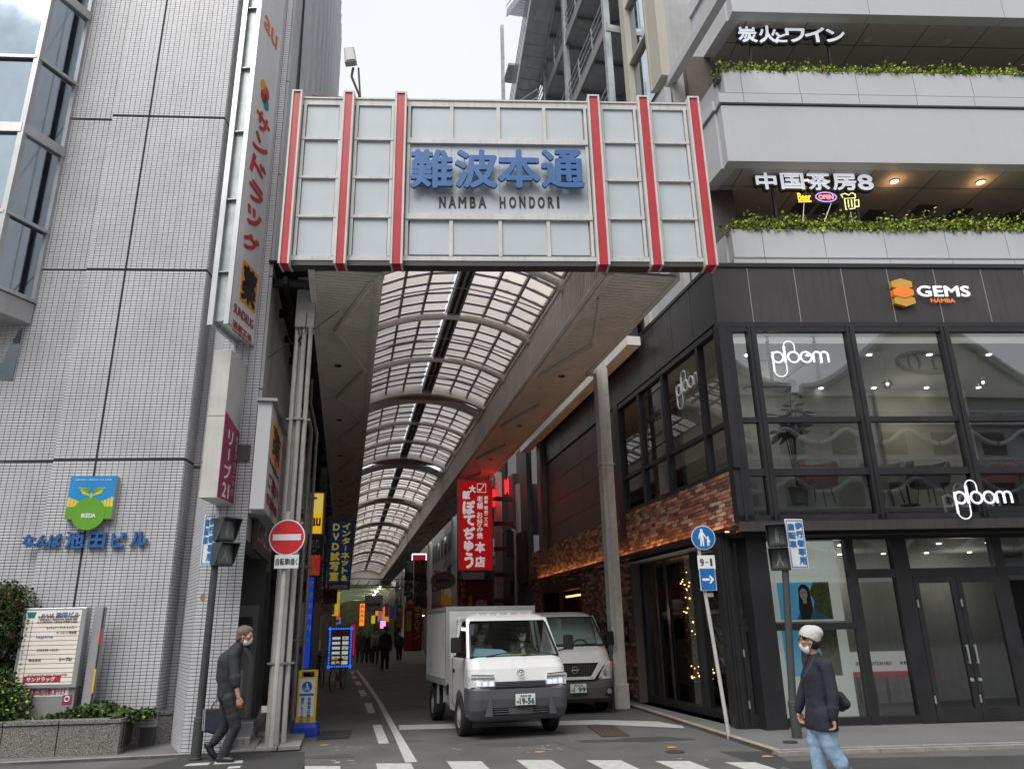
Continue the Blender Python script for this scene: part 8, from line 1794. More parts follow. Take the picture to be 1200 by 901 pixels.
def hand(mb, w_, dirv, palm_n, s=1.0, curl=.5, thumb_side=1):
    "palm, four bent fingers and a thumb from wrist w_ along dirv"
    d = Vector(dirv).normalized(); n_ = Vector(palm_n).normalized(); sd_ = d.cross(n_).normalized(); w_ = Vector(w_)
    cap_(mb, w_-d*.01, w_+d*.045*s, .024*s, .030*s, 10, (n_, .6)); cap_(mb, w_+d*.04*s+sd_*.012*s, w_+d*.085*s+sd_*.014*s, .022*s, .020*s, 8, (n_, .7)); cap_(mb, w_+d*.04*s-sd_*.014*s, w_+d*.082*s-sd_*.018*s, .022*s, .018*s, 8, (n_, .7))
    for i, L in enumerate((.034, .038, .035, .028)):
        o = (1.5-i)*.0185*s; p = w_+d*(.088-.004*abs(i-1.2))*s+sd_*o; q = p+(d*math.cos(curl)+n_*math.sin(curl))*L*s; r2 = q+(d*math.cos(curl*2.1)+n_*math.sin(curl*2.1))*L*.8*s
        cap_(mb, p, q, .0092*s, .0086*s, 8); cap_(mb, q, r2, .0086*s, .0072*s, 8)
    p = w_+d*.03*s+sd_*.026*s*thumb_side; q = p+(d*.7+sd_*.55*thumb_side+n_*.35).normalized()*.036*s; r2 = q+(d*.95+n_*.35).normalized()*.028*s
    cap_(mb, p-d*.012*s, q, .013*s, .011*s, 8); cap_(mb, q, r2, .0105*s, .0085*s, 8)
def head_mesh(c, yaw, tilt, s=1.0):
    "skull, jaw, nose, brow, ears; looks along +x before yaw (about z) and tilt (forward)"
    mb = MB(); P = lambda x, y, z: (x, y, z)
    mb.sphere((-.012, 0, .03), .098, 20, 14, (1.0, .80, 1.0)); mb.sphere((.03, 0, -.035), .072, 16, 12, (.92, .82, 1.05)); cap_(mb, (.045, 0, -.085), (.06, 0, -.088), .030, .024, 10)
    cap_(mb, (.086, 0, .022), (.108, 0, -.016), .009, .013, 8); cap_(mb, (.10, .012, -.02), (.098, -.012, -.02), .009, .009, 8)
    cap_(mb, (.078, .03, .04), (.078, -.03, .04), .014, .014, 8); cap_(mb, (.086, .018, -.052), (.086, -.018, -.052), .008, .008, 8)
    for sg in (-1, 1): cap_(mb, (-.005, sg*.076, .018), (-.012, sg*.083, -.018), .014, .010, 8, ((0, 1, 0), .5)); mb.sphere((.062, sg*.042, .0), .028, 10, 8)
    return mb
def xf(mb, c, yaw, tilt, s=1.0):
    Rm = Matrix.Rotation(yaw, 3, 'Z') @ Matrix.Rotation(tilt, 3, 'Y'); o = MB(); o.v = [tuple(Vector(c)+Rm @ (Vector(v)*s)) for v in mb.v]; o.f = mb.f; return o
def merge(*ms):
    o = MB()
    for m_ in ms: o.add(m_.v, m_.f)
    return o
def face_parts(par, c, yaw, tilt, s, mask=True, glasses=False):
    e = MB()
    for sg in (-1, 1): e.sphere((.0835, sg*.031, .022), .0105, 10, 8, (.6, 1.2, .7))
    xf(e, c, yaw, tilt, s).build('eyes', M['text'], par, smooth=True)
    if mask:
        k = MB(); R = []
        for z, x, w_ in ((.004, .108, .026), (-.018, .116, .044), (-.045, .112, .054), (-.078, .098, .050), (-.104, .072, .036)):
            R.append([(x-(abs(a)**1.6)*(x-.025)*.95, a*w_*1.22, z-.012*abs(a)) for a in [-1, -.75, -.5, -.25, 0, .25, .5, .75, 1]]+[(x-.012-(abs(a)**1.6)*(x-.025)*.95, a*w_*1.12, z-.012*abs(a)) for a in [1, .5, 0, -.5, -1]])
        k.loft(R)
        for sg in (-1, 1): k.tube([(.03, sg*.068, -.012), (-.012, sg*.086, .008)], .0022, 4); k.tube([(.02, sg*.066, -.075), (-.012, sg*.084, -.018)], .0022, 4)
        xf(k, c, yaw, tilt, s).build('face_mask', M['mask'], par, smooth=True)
    if glasses:
        k = MB()
        for sg in (-1, 1): k.torus((.108, sg*.032, .020), .022, .0022, 18, 5, 'yz', .017); k.tube([(.106, sg*.054, .024), (.0, sg*.083, .02)], .002, 4)
        k.tube([(.11, -.01, .022), (.11, .01, .022)], .002, 4); xf(k, c, yaw, tilt, s).build('glasses', M['text'], par)
def shoe_(a, toe, s=1.0):
    "a: ankle, toe: toe tip at ground"
    mb = MB(); a = Vector(a); t = Vector(toe); d = (t-a); heel = a - Vector((d.x, d.y, 0)).normalized()*.055*s + Vector((0, 0, -.06*s)) if False else None
    return mb
def shoe(par, heel, toe, ank, nm='shoe', m='shoe'):
    mb = caps([(heel, toe, .042, .036, 12, ((0, 0, 1), .95)), (lp(heel, toe, .2), ank, .045, .046), (lp(heel, toe, .35), lp(heel, toe, .8), .048, .044)])
    r_ = remesh(mb, .011, 3); o = r_.build(nm, M[m], par, smooth=True)
    return o
def person_thing(label, cat_u, F_, z=0):
    return thing('person', label, 'person', F_, 0, 0, z)

# ---- man on the left, walking right, black clothes, tote bag
q = gpt(264, 893); ML = Fr(q.x, q.y, 0); mp = person_thing('grey-haired person in black shirt and mask walking right with a dark tote bag', 0, ML)
def L_(X, Y, y=0): u, z = ML.px(X, Y, y); return (u, y, z)
ankF, ankR = L_(262, 882, -.02), L_(249, 871, .16)
kneeF, kneeR = L_(276, 851, -.02), L_(263, 853, .14)
hipF, hipR = L_(269, 818, -.07), L_(267, 818, .09)
pelv = L_(268, 812, .01); waist = L_(268, 797, .01); chest = L_(269, 775, .01); neck = L_(279, 758, .01); headc = L_(287.5, 745.5, .01)
shF, shR = L_(273, 768, -.17), L_(273, 768, .19); elF = L_(276, 799, -.23); wrF = L_(279.5, 817, -.24); elR = L_(266, 796, .25); wrR = L_(266, 818, .24)
nk2 = lp(neck, headc, .6)
bodyL = [(pelv, waist, .14, .125, 14), (waist, chest, .125, .145, 14), (chest, neck, .14, .07, 14), (neck, nk2, .055, .052, 10), (hipF, kneeF, .085, .058), (kneeF, ankF, .056, .04), (hipR, kneeR, .085, .058), (kneeR, ankR, .056, .04), (shF, elF, .05, .042), (elF, wrF, .040, .026), (shR, elR, .05, .042), (elR, wrR, .040, .026), (lp(shF, shR, .1), lp(shF, shR, .9), .055, .055)]
bm_ = caps(bodyL); hm = xf(head_mesh(None, 0, 0), headc, 0, .18, 1.04); hand(bm_, wrF, (.15, 0, -1), (-.1, 1, 0), 1.05, .55, 1); hand(bm_, wrR, (-.1, 0, -1), (0, -1, 0), 1.0, 1.0, 1)
remesh(merge(bm_, hm), .0085, 2).build('body', M['skin'], mp, smooth=True); face_parts(mp, headc, 0, .18, 1.04)
tr_ = caps([(pelv, waist, .152, .14, 14), (hipF, lp(hipF, kneeF, .5), .10, .088), (lp(hipF, kneeF, .5), kneeF, .088, .078), (kneeF, lp(kneeF, ankF, .6), .076, .07), (lp(kneeF, ankF, .6), (ankF[0], ankF[1], ankF[2]-.03), .07, .066), (hipR, kneeR, .10, .076), (kneeR, lp(kneeR, ankR, .85), .074, .064), (lp(kneeF, ankF, .85), lp(kneeF, ankF, .9), .076, .076), (lp(hipF, kneeF, .62), lp(hipF, kneeF, .66), .094, .09)])
remesh(tr_, .012, 3).build('trousers', M['trousers'], mp, smooth=True)
jk = caps([(lp(pelv, waist, -.05), waist, .155, .15, 14), (waist, chest, .152, .165, 14), (chest, lp(chest, neck, .8), .155, .10, 14), (lp(shF, shR, .12), lp(shF, shR, .88), .072, .072), (lp(shF, neck, .1), lp(neck, shF, .1), .07, .065), (lp(shR, neck, .1), lp(neck, shR, .1), .07, .065), ((chest[0]-.04, .01, chest[2]-.02), (chest[0]-.05, .01, chest[2]-.2), .13, .12), (shF, elF, .072, .068), (elF, lp(elF, wrF, .15), .07, .062), (shR, elR, .072, .064), (elR, wrR, .062, .05), (lp(shF, elF, .85), lp(shF, elF, .9), .080, .078), (neck, lp(neck, nk2, .5), .074, .066), ((waist[0]+.07, -.05, waist[2]-.05), (waist[0]+.09, -.03, chest[2]), .07, .06)])
remesh(jk, .012, 3).build('jacket', M['cloth_b'], mp, smooth=True)
hr = MB(); hr.sphere((-.03, 0, .05), .104, 20, 14, (1.02, .9, .94)); hr.sphere((-.07, 0, .0), .075, 16, 10, (.75, 1.05, 1.15)); cap_(hr, (-.085, 0, -.02), (-.085, 0, -.09), .05, .035, 12, ((1, 0, 0), .7)); cap_(hr, (.03, .0, .115), (.06, 0, .10), .04, .03, 10, ((0, 0, 1), .6))
for i in range(26): a = i*.8; cap_(hr, (-.05-.03*math.sin(a), .07*math.cos(a*1.7), .04+.05*math.sin(a*2)), (-.095-.01*math.sin(a), .065*math.cos(a*1.7), -.05-.03*math.cos(a)), .016, .006, 6)
xf(remesh(hr, .010, 1), headc, 0, .18, 1.04).build('hair', M['hairg'], mp, smooth=True)
hF = L_(256, 888.5, -.03); tF = L_(272, 891.5, -.05); shoe(mp, (hF[0], -.03, .045), (tF[0], -.05, .038), ankF)
hR = L_(242.5, 872, .16); tR = L_(251.5, 884, .16); shoe(mp, hR, (tR[0], .16, .05), ankR)
bag = thing('tote_bag', 'dark navy tote bag with brown leather handles held by the person in black', 'bag', ML, L_(249, 845, .26)[0], .26, L_(249, 845, .26)[2])
def Q(X, Y, y): u, z = ML.px(X, Y, y); return (u, y, z)
mb = MB(); ft = [(235.5, 852), (239, 830), (262, 829), (262, 856), (250, 860), (237, 856.5)]
V = [Q(X, Y, .20) for X, Y in ft]+[Q(X, Y, .34) for X, Y in ft]; mb.add(V, [tuple(range(6)), tuple(range(11, 5, -1))]+[(i, i+6, (i+1) % 6+6, (i+1) % 6) for i in range(6)]); mb.build('bag_body', mat('navy_bag', (.014,.02,.035), .7, var=.25, vs=9, bump=.3), bag, bevel=.02)
mb = MB()
for y in (.21, .33): mb.tube([Q(247, 831, y), Q(251, 823, y), Q(256, 819, .25), Q(258, 823, y), Q(257, 831, y)], .011, 6)
mb.build('handles', M['leather'], bag); mb = MB(); mb.bar(Q(240.5, 830, .195), Q(239, 856, .195), .012, .006); mb.bar(Q(238.5, 831, .195), Q(237, 856, .195), .008, .006); mb.build('side_piping', M['lgrey'], bag)

# ---- person on the right, beanie, dark sweater, light jeans, walking left
q = gpt(968, 926); MR = Fr(q.x, q.y, 0); mp = person_thing('person in cream beanie and white mask, navy sweater and pale jeans, walking left', 0, MR)
def R_(X, Y, y=0): u, z = MR.px(X, Y, y); return (u, y, z)
headc = R_(948.5, 752, 0); neck = R_(955, 771, .02); chest = R_(960, 793, .02); waist = R_(962, 823, .02); pelv = R_(963, 845, .02)
shN, shF_ = R_(968, 780, -.16), R_(951, 779, .20); elN, elF_ = R_(976, 815, -.22), R_(941, 810, .25); wrN, wrF_ = R_(976.5, 841, -.24), R_(935.5, 832, .27)
hipN, hipF_ = R_(968, 851, -.08), R_(957, 850, .10); kneN, kneF_ = R_(974, 876, -.08), R_(957, 876, .10); ankN, ankF_ = R_(990, 901, -.08), R_(963, 913, .10)
nk2 = lp(neck, headc, .6)
bodyL = [(pelv, waist, .13, .125, 14), (waist, chest, .125, .14, 14), (chest, neck, .13, .07, 14), (neck, nk2, .056, .052, 10), (hipN, kneN, .08, .056), (kneN, ankN, .054, .036), (hipF_, kneF_, .08, .056), (kneF_, ankF_, .054, .036), (shN, elN, .048, .04), (elN, wrN, .038, .026), (shF_, elF_, .048, .04), (elF_, wrF_, .038, .026), (lp(shN, shF_, .1), lp(shN, shF_, .9), .055, .055)]
bm_ = caps(bodyL); yaw = math.pi-.25; hm = xf(head_mesh(None, 0, 0), headc, yaw+.0, -.0, 1.0); hand(bm_, wrN, (.05, 0, -1), (-1, .2, 0), 1.05, .8, 1); hand(bm_, wrF_, (.05, 0, -1), (.6, -.8, 0), 1.02, .55, -1)
remesh(merge(bm_, hm), .0085, 2).build('body', M['skin'], mp, smooth=True); face_parts(mp, headc, yaw, .0, 1.0, True, True)
jn = caps([(pelv, waist, .145, .135, 14), (hipN, lp(hipN, kneN, .5), .108, .098), (lp(hipN, kneN, .5), kneN, .098, .088), (kneN, lp(kneN, ankN, .7), .086, .074), (hipF_, kneF_, .106, .088), (kneF_, lp(kneF_, ankF_, .5), .088, .08), (lp(kneF_, ankF_, .5), lp(kneF_, ankF_, .85), .08, .078), (lp(kneN, ankN, .6), lp(kneN, ankN, .7), .082, .08), (lp(hipN, kneN, .75), lp(hipN, kneN, .8), .1, .098), (lp(hipF_, kneF_, .7), lp(hipF_, kneF_, .74), .1, .1)])
remesh(jn, .012, 3).build('jeans', M['jeans'], mp, smooth=True)
sw_ = caps([(lp(pelv, waist, -.05), lp(pelv, waist, .5), .158, .165, 14), (lp(pelv, waist, .1), waist, .16, .162, 14), (waist, chest, .158, .162, 14), (chest, neck, .155, .08, 14), (lp(shN, shF_, .08), lp(shN, shF_, .92), .08, .08), (shN, elN, .07, .064), (elN, lp(elN, wrN, .85), .064, .052), (lp(elN, wrN, .9), lp(elN, wrN, .97), .046, .042), (shF_, elF_, .068, .06), (elF_, lp(elF_, wrF_, .85), .06, .05), (lp(elF_, wrF_, .9), lp(elF_, wrF_, .97), .045, .042), ((waist[0]-.07, 0, waist[2]), (waist[0]-.05, 0, waist[2]+.12), .09, .08), (lp(elN, wrN, .6), lp(elN, wrN, .66), .064, .06)])
cap_(sw_, (hipN[0], hipN[1], hipN[2]+.10), (hipN[0], hipN[1], hipN[2]-.02), .12, .125, 14); cap_(sw_, (hipF_[0], hipF_[1], hipF_[2]+.10), (hipF_[0], hipF_[1], hipF_[2]-.02), .11, .115, 14)
sw_.loft([[(lp(pelv, waist, .2)[0]+.158*math.cos(2*math.pi*k/20), .02+.150*math.sin(2*math.pi*k/20), z) for k in range(20)] for z in (pelv[2]-.02, pelv[2]+.12)])
sw_ = remesh(sw_, .012, 2); zh_ = pelv[2]-.075; sw_.v = [(v[0], v[1], zh_+(v[2]-zh_)*.1 if v[2] < zh_ else v[2]) for v in sw_.v]; sw_.build('sweater', M['navy'], mp, smooth=True)
bt = MB(); bt.sphere((-.012, 0, .055), .112, 24, 16, (1.0, .88, 1.05)); bt.sphere((-.055, 0, .09), .088, 16, 12, (1.1, .95, .9)); bt = remesh(bt, .009, 2)
bt2 = MB(); bt2.v = bt.v; bt2.f = bt.f
rm = Matrix.Rotation(-.32, 3, 'Y'); keep = [f_ for f_ in bt2.f if sum((bt2.v[i][2]-.028+bt2.v[i][0]*.0) for i in f_) > -.0 - .0]
bt2.f = [f_ for f_ in bt2.f if all(bt2.v[i][2] > .030 - (-bt2.v[i][0])*.45 for i in f_)]
xf(bt2, headc, yaw, .0, 1.04).build('beanie', M['beanie'], mp, smooth=True)
hr = MB(); hr.sphere((-.04, 0, .0), .088, 16, 12, (.95, .93, .95)); cap_(hr, (.05, .05, .05), (.045, -.05, .05), .032, .032, 8); xf(remesh(hr, .011, 1), headc, yaw, 0, 1.0).build('hair', M['hairb'], mp, smooth=True)
tF = (ankF_[0]-.17, .10, .04); shoe(mp, (ankF_[0]+.04, .10, .045), tF, ankF_, m='sole'); hN = R_(996, 905, -.08); shoe(mp, (hN[0], -.08, max(.2, hN[2])), (hN[0]-.1, -.08, .05), ankN, m='sole')
sl_ = thing('sling_bag', 'black sling bag worn behind the hip of the person in the beanie', 'bag', MR, R_(984, 822, .1)[0], .1, R_(984, 822, .1)[2])
mb = caps([(R_(984, 815, .08), R_(990, 824, .08), .05, .06, 12, ((0, 1, 0), 1.2)), (R_(986, 828, .1), R_(988, 822, .16), .05, .06)]); remesh(mb, .014, 2).build('bag_body', M['cloth_b'], sl_, smooth=True)
mb = MB(); mb.tube([R_(944, 776, -.13), R_(939, 790, -.14), R_(945, 785, -.155), R_(955, 775, -.13)][:2]+[R_(938.5, 795, -.10)], .006, 5); mb.tube([R_(954, 770, -.1), R_(949, 781, -.155), R_(943, 793, -.165), R_(939, 806, -.13)], .007, 5); mb.build('strap', M['black'], sl_)

# ---- walkers deep in the arcade
def walker(label, X, Yf, Yh, top, legs, seed, y_off=0, hat=None, wide=1.0, stride=.18):
    q = gpt(X, Yf); F_ = Fr(q.x, q.y, ADEG); hgt = F_.px(X, Yh)[1]; s = hgt/1.7; r = random.Random(seed); t = thing('person', label, 'person', F_, 0, 0, 0, 'people walking deep in the lane')
    sw2 = stride*(1 if seed % 2 else -1)
    B_ = [((0,0,.95), (0,0,1.1), .12, .12), ((0,0,1.1), (0,0,1.3), .12, .14), ((0,0,1.3), (0,0,1.47), .12, .06), ((0,0,1.45), (0,0,1.55), .05, .05), ((0,-.01,1.6), (0,-.01,1.63), .088, .085),
          ((-.09,0,.92), (-.1,-sw2*.5,.5), .08, .06), ((-.1,-sw2*.5,.5), (-.1,-sw2,.08), .055, .04), ((.09,0,.92), (.1,sw2*.5,.5), .08, .06), ((.1,sw2*.5,.5), (.1,sw2,.08), .055, .04), ((-.1,-sw2-.1,.05), (-.1,-sw2+.02,.05), .04, .045), ((.1,sw2-.1,.05), (.1,sw2+.02,.05), .04, .045),
          ((-.17,0,1.38), (-.23,sw2*.4,1.1), .05, .04), ((-.23,sw2*.4,1.1), (-.22,sw2*.6-.05,.84), .038, .03), ((.17,0,1.38), (.23,-sw2*.4,1.1), .05, .04), ((.23,-sw2*.4,1.1), (.22,-sw2*.6-.05,.84), .038, .03)]
    sc_ = lambda c: (tuple(v*s for v in c[0]), tuple(v*s for v in c[1]), c[2]*s*wide, c[3]*s*wide)
    remesh(caps([sc_(c) for c in B_]), .03, 2).build('body', M['skin'], t, smooth=True)
    remesh(caps([sc_((a, b, r0+.03, r1+.028)) for a, b, r0, r1 in B_[:3]+B_[11:15]]), .03, 2).build('coat', M[top], t, smooth=True)
    remesh(caps([sc_((a, b, r0+.022, r1+.025)) for a, b, r0, r1 in [((0,0,.88),(0,0,1.0),.13,.12)]+B_[5:9]]), .03, 2).build('trousers', M[legs], t, smooth=True)
    mb = MB(); mb.sphere((0, .02*s, 1.65*s), .10*s, 12, 8); mb.build('hair', M['hairb'], t, smooth=True)
    if hat: mb = MB(); mb.lathe([(.17*s, 1.68*s), (.17*s, 1.695*s), (.1*s, 1.70*s), (.09*s, 1.78*s), (.001, 1.79*s)], 0, 0, 16); mb.build('hat', M[hat], t)
    return t
walker('person in dark coat and wide hat standing mid lane, nearest of the walkers', 450.5, 786.5, 736, 'cloth_b', 'vdark', 1, hat='vdark', stride=.06)
walker('person in grey jacket and jeans left of the wide hatted walker', 439.5, 779, 738, 'grey', 'trousers', 2)
walker('person in black coat at far right of the walkers beside the red banners', 467.5, 775, 741, 'cloth_b', 'vdark', 3, wide=1.15)
walker('person in dark brown jacket close to the blue lit menu board', 421, 779, 737, 'brown', 'dgrey', 4)
walker('person in black beside the grey jacketed walker on the left', 432, 778, 741, 'cloth_b', 'trousers', 5)
walker('short person in dark green coat behind the menu board', 427, 776, 744, 'dgrey', 'vdark', 6)
# ---- driver and passenger in the truck
def sitter(label, x, y, z, capm, ext=None):
    c = trk.location + Matrix.Rotation(trk.rotation_euler.z, 3, 'Z') @ Vector((x, y, 0)); F_ = Fr(c.x, c.y, tr_deg); t = thing('person', label, 'person', F_, 0, 0, z)
    B_ = [((0,.05,z), (0,.0,z+.25), .14, .14), ((0,0,z+.25), (0,0,z+.42), .14, .07), ((0,0,z+.42), (0,-.01,z+.5), .05, .05), ((-.16,0,z+.36), (-.2,-.12,z+.14), .05, .045), ((-.2,-.12,z+.14), (-.1,-.36,z+.16), .04, .03), ((.16,0,z+.36), (.2,-.12,z+.14), .05, .045), ((.2,-.12,z+.14), (.1,-.36,z+.16), .04, .03)]
    b = caps(B_); hm = xf(head_mesh(None, 0, 0), (0, -.01, z+.58), -math.pi/2+.2, 0, 1); hand(b, (-.1,-.36,z+.16), (.3,-1,0), (0,0,-1), 1, .9); hand(b, (.1,-.36,z+.16), (-.3,-1,0), (0,0,-1), 1, .9, -1)
    remesh(merge(b, hm), .012, 2).build('body', M['skin'], t, smooth=True); remesh(caps([(a, c_, r0+.022, r1+.02) for a, c_, r0, r1 in B_[:2]+B_[3:]]), .02, 2).build('jacket', M['dgrey'], t, smooth=True)
    face_parts(t, (0, -.01, z+.58), -math.pi/2+.2, 0, 1, mask=(capm is None))
    mb = MB(); mb.sphere((0, .0, z+.62), .108, 16, 10, (.85, 1, .85)); 
    if capm: mb.box(-.07, .07, -.19, -.08, z+.63, z+.645)
    mb.build('cap' if capm else 'hair', M[capm or 'hairb'], t, smooth=not capm)
    if ext: mb = MB(); cap_(mb, (-.04,-.14,z+.4), (0,-.16,z+.12), .035, .045, 8); mb.build('towel', M['beanie'], t, smooth=True)
    return t
sitter('passenger in a dark cap behind the truck windscreen on the left', -.40, 1.02, .98, 'cloth_b')
sitter('driver in grey with a pale towel round the neck behind the steering wheel', .36, 1.02, .98, None, True)

# ================================================================ STREET FURNITURE
def signal(label, X, Y, Xt, Yt, face_deg, side):
    q = gpt(X, Y); F_ = Fr(q.x, q.y, 0); u1, z1 = F_.px(Xt, Yt); t = thing('pedestrian_signal', label, 'traffic signal', F_, 0, 0, 0)
    mb = MB(); mb.tube([(0, 0, .0), (0, 0, .55), (0, 0, .56), (u1, 0, z1)], [.075, .072, .058, .052], 12); mb.build('pole', M['poled'], t, smooth=False)
    mb = MB(); mb.lathe([(.09, .0), (.09, .03), (.075, .04)], 0, 0, 14); mb.torus((0, 0, .5), .075, .006, 14, 5, 'xy'); mb.build('base_collar', M['steel'], t)
    return t, F_, u1, z1
def housing(t, F_, x0, x1, z0, z1, deg):
    "two stacked square lamps with visors, turned by deg"
    cx = (x0+x1)/2; wd = .30; hh = (z1-z0)/2; Rm = Matrix.Rotation(math.radians(deg), 3, 'Z')
    tr2 = lambda mb, o_=0: setattr(mb, 'v', [tuple(Vector((cx, 0, 0)) + Rm @ Vector(v)) for v in mb.v]) or mb
    for i in range(2):
        b0 = z0+hh*i; mb = MB(); mb.box(-wd/2, wd/2, -.06, .08, b0+.01, b0+hh-.01); bx = tr2(mb).build('lamp_box', M['grey'] if False else M['poled'], t, bevel=.015)
        mb = MB(); mb.box(-wd/2+.035, wd/2-.035, -.068, -.058, b0+.045, b0+hh-.045); tr2(mb).build('lens', mat('signal_lens%d' % i, (.11,.12,.115), .3, var=.1), bx)
        mb = MB(); c = b0+hh*.5; s_ = hh/.4
        caps([((0,-.07,c+.10*s_), (0,-.07,c+.101*s_), .018, .018, 8, ((0,1,0), .2)), ((0,-.07,c+.06*s_), (0,-.07,c-.01), .028, .024, 8, ((0,1,0), .2)), ((.012,-.07,c-.02), ((.045 if i == 0 else .016),-.07,c-.11*s_), .014, .01, 8, ((0,1,0), .2)), ((-.012,-.07,c-.02), ((-.045 if i == 0 else -.016),-.07,c-.11*s_), .014, .01, 8, ((0,1,0), .2))], mb); tr2(mb).build('walking_figure', mat('figure%d' % i, (.30,.33,.30), .5), bx)
        v = MB(); v.box(-wd/2, wd/2, -.24, -.06, b0+hh-.03, b0+hh-.018); v.prism([(-.06, b0+hh-.02), (-.24, b0+hh-.02), (-.10, b0+.08), (-.06, b0+.04)], -wd/2, -wd/2+.01, 'x'); v.prism([(-.06, b0+hh-.02), (-.24, b0+hh-.02), (-.10, b0+.08), (-.06, b0+.04)], wd/2-.01, wd/2, 'x'); tr2(v).build('visor', M['poled'], bx)
def plate_sign(label, F_, X0, Y0, X1, Y1, deg, y=-.05):
    a, b, z0, z1 = F_.rect(X0, Y0, X1, Y1, y); cx = (a+b)/2; w_ = (b-a)/2/math.cos(math.radians(deg)); G_ = Fr(F_.P(cx, y).x, F_.P(cx, y).y, deg)
    t = thing('crossing_plate', label, 'road sign', G_, 0, 0, z0); mb = MB(); mb.box(-w_, w_, -.008, .012, z0, z1); mb.build('plate', M['signw'], t, bevel=.005)
    mb = MB(); k = .018
    for q in ((-w_+k, w_-k, z1-k-.012, z1-k), (-w_+k, w_-k, z0+k, z0+k+.012), (-w_+k, -w_+k+.012, z0+k, z1-k), (w_-k-.012, w_-k, z0+k, z1-k)): mb.box(q[0], q[1], -.011, -.008, q[2], q[3])
    mb.build('blue_border', M['textb'], t); h_ = z1-z0; sz = h_*.135
    mb = MB(); mb.vtext('歩行者専用', w_*.42, z1-.05, sz, h_*.178, y=-.011, bold=.006, w=w_*.72); mb.vtext('自転車', -w_*.42, z1-.07, sz, h_*.178, y=-.011, bold=.006, w=w_*.72); mb.build('lettering', M['textb'], t)
t, F_, u1, z1 = signal('dark pedestrian signal pole beside the person in black at the tiled corner', 229, 890.5, 252, 662, 0, 1)
z_a, z_b = F_.px(262, 664)[1], F_.px(262, 607)[1]; x_ = F_.px(262, 640)[0]; housing(t, F_, x_-.1, x_+.1, z_a, z_b, 48)
mb = MB(); mb.bar((u1, 0, z1), (u1, 0, z_b-.05), .05); mb.bar((u1, 0, z_a+.15), (x_, 0, z_a+.15), .04); mb.build('bracket', M['poled'], t)
plate_sign('blue-bordered white crossing plate on the left signal pole', F_, 237, 603, 251.5, 662, -8)
mb = MB(); u, z = F_.px(240, 700); mb.prism([(u-.05, z), (u, z-.07), (u+.05, z), (u, z+.07)], -.075, -.07); mb.build('sticker', mat('sticker', (.3,.15,.08), .6), t)
t, F_, u1, z1 = signal('dark pedestrian signal pole behind the person in the beanie by the shop', 935, 869, 920, 665, 0, 1)
z_a, z_b = F_.px(911, 669)[1], F_.px(911, 614)[1]; x_ = F_.px(912, 640)[0]; housing(t, F_, x_-.1, x_+.1, z_a, z_b, -22)
mb = MB(); mb.bar((u1, .0, z1), (u1, 0, z_b-.1), .05); mb.build('bracket', M['poled'], t)
plate_sign('blue-bordered white crossing plate on the right signal pole', F_, 922, 608, 945, 666, 14)
# leaning blue sign post
q = gpt(855, 866); BS = Fr(q.x, q.y, 0); t = thing('sign_post', 'slim pale post leaning left that carries three blue and white signs', 'sign post', BS, 0, 0, 0)
def bs(X, Y, y=0): u, z = BS.px(X, Y, y); return (u, y, z)
mb = MB(); mb.tube([(0, 0, 0), bs(822, 668)[:2]+(bs(822, 668)[2],), bs(817, 625)], .030, 10); mb.build('post', M['polew'], t); mb = MB(); mb.box(bs(832, 700)[0]-.05, bs(832, 700)[0]+.05, -.04, .04, bs(832, 697)[2]-.03, bs(832, 697)[2]+.03); mb.build('clamp', M['alud'], t)
c = bs(824, 630, -.05); rr_ = bs(838, 630, -.05)[0]-c[0]
s1 = thing('pedestrian_sign', 'round blue sign with a white adult and child on the leaning post', 'road sign', BS, c[0], -.05, c[2]); mb = MB(); mb.disc(c[0], c[2], rr_, -.06, -.05, 40); mb.build('white_rim', M['signw'], s1); mb = MB(); mb.disc(c[0], c[2], rr_*.94, -.064, -.058, 40); mb.build('blue_disc', M['signb'], s1)
k = rr_; mb = MB(); x, z = c[0]-k*.12, c[2]; fl_ = ((0, 1, 0), .08)
caps([((x, -.066, z+k*.60), (x, -.066, z+k*.601), k*.12, k*.12, 10, fl_), ((x, -.066, z+k*.36), (x, -.066, z+k*.0), k*.15, k*.12, 10, fl_), ((x-k*.07, -.066, z), (x-k*.12, -.066, z-k*.66), k*.08, k*.05, 8, fl_), ((x+k*.07, -.066, z), (x+k*.08, -.066, z-k*.66), k*.08, k*.05, 8, fl_), ((x-k*.15, -.066, z+k*.36), (x-k*.26, -.066, z-k*.05), k*.055, k*.045, 8, fl_), ((x+k*.15, -.066, z+k*.36), (x+k*.33, -.066, z-k*.06), k*.055, k*.04, 8, fl_)], mb)
x += k*.48; z -= k*.3; caps([((x, -.066, z+k*.33), (x, -.066, z+k*.331), k*.09, k*.09, 10, fl_), ((x, -.066, z+k*.16), (x, -.066, z-k*.05), k*.09, k*.10, 10, fl_), ((x-k*.04, -.066, z-k*.1), (x-k*.07, -.066, z-k*.36), k*.045, k*.035, 8, fl_), ((x+k*.04, -.066, z-k*.1), (x+k*.05, -.066, z-k*.36), k*.045, k*.035, 8, fl_), ((x+k*.09, -.066, z+k*.15), (x+k*.15, -.066, z-k*.08), k*.035, k*.03, 8, fl_)], mb); mb.build('adult_and_child', M['textw'], s1)
a = bs(817.5, 659, -.05); b = bs(838, 659, -.05); zc = a[2]; hz = zc-bs(828, 667, -.05)[2]
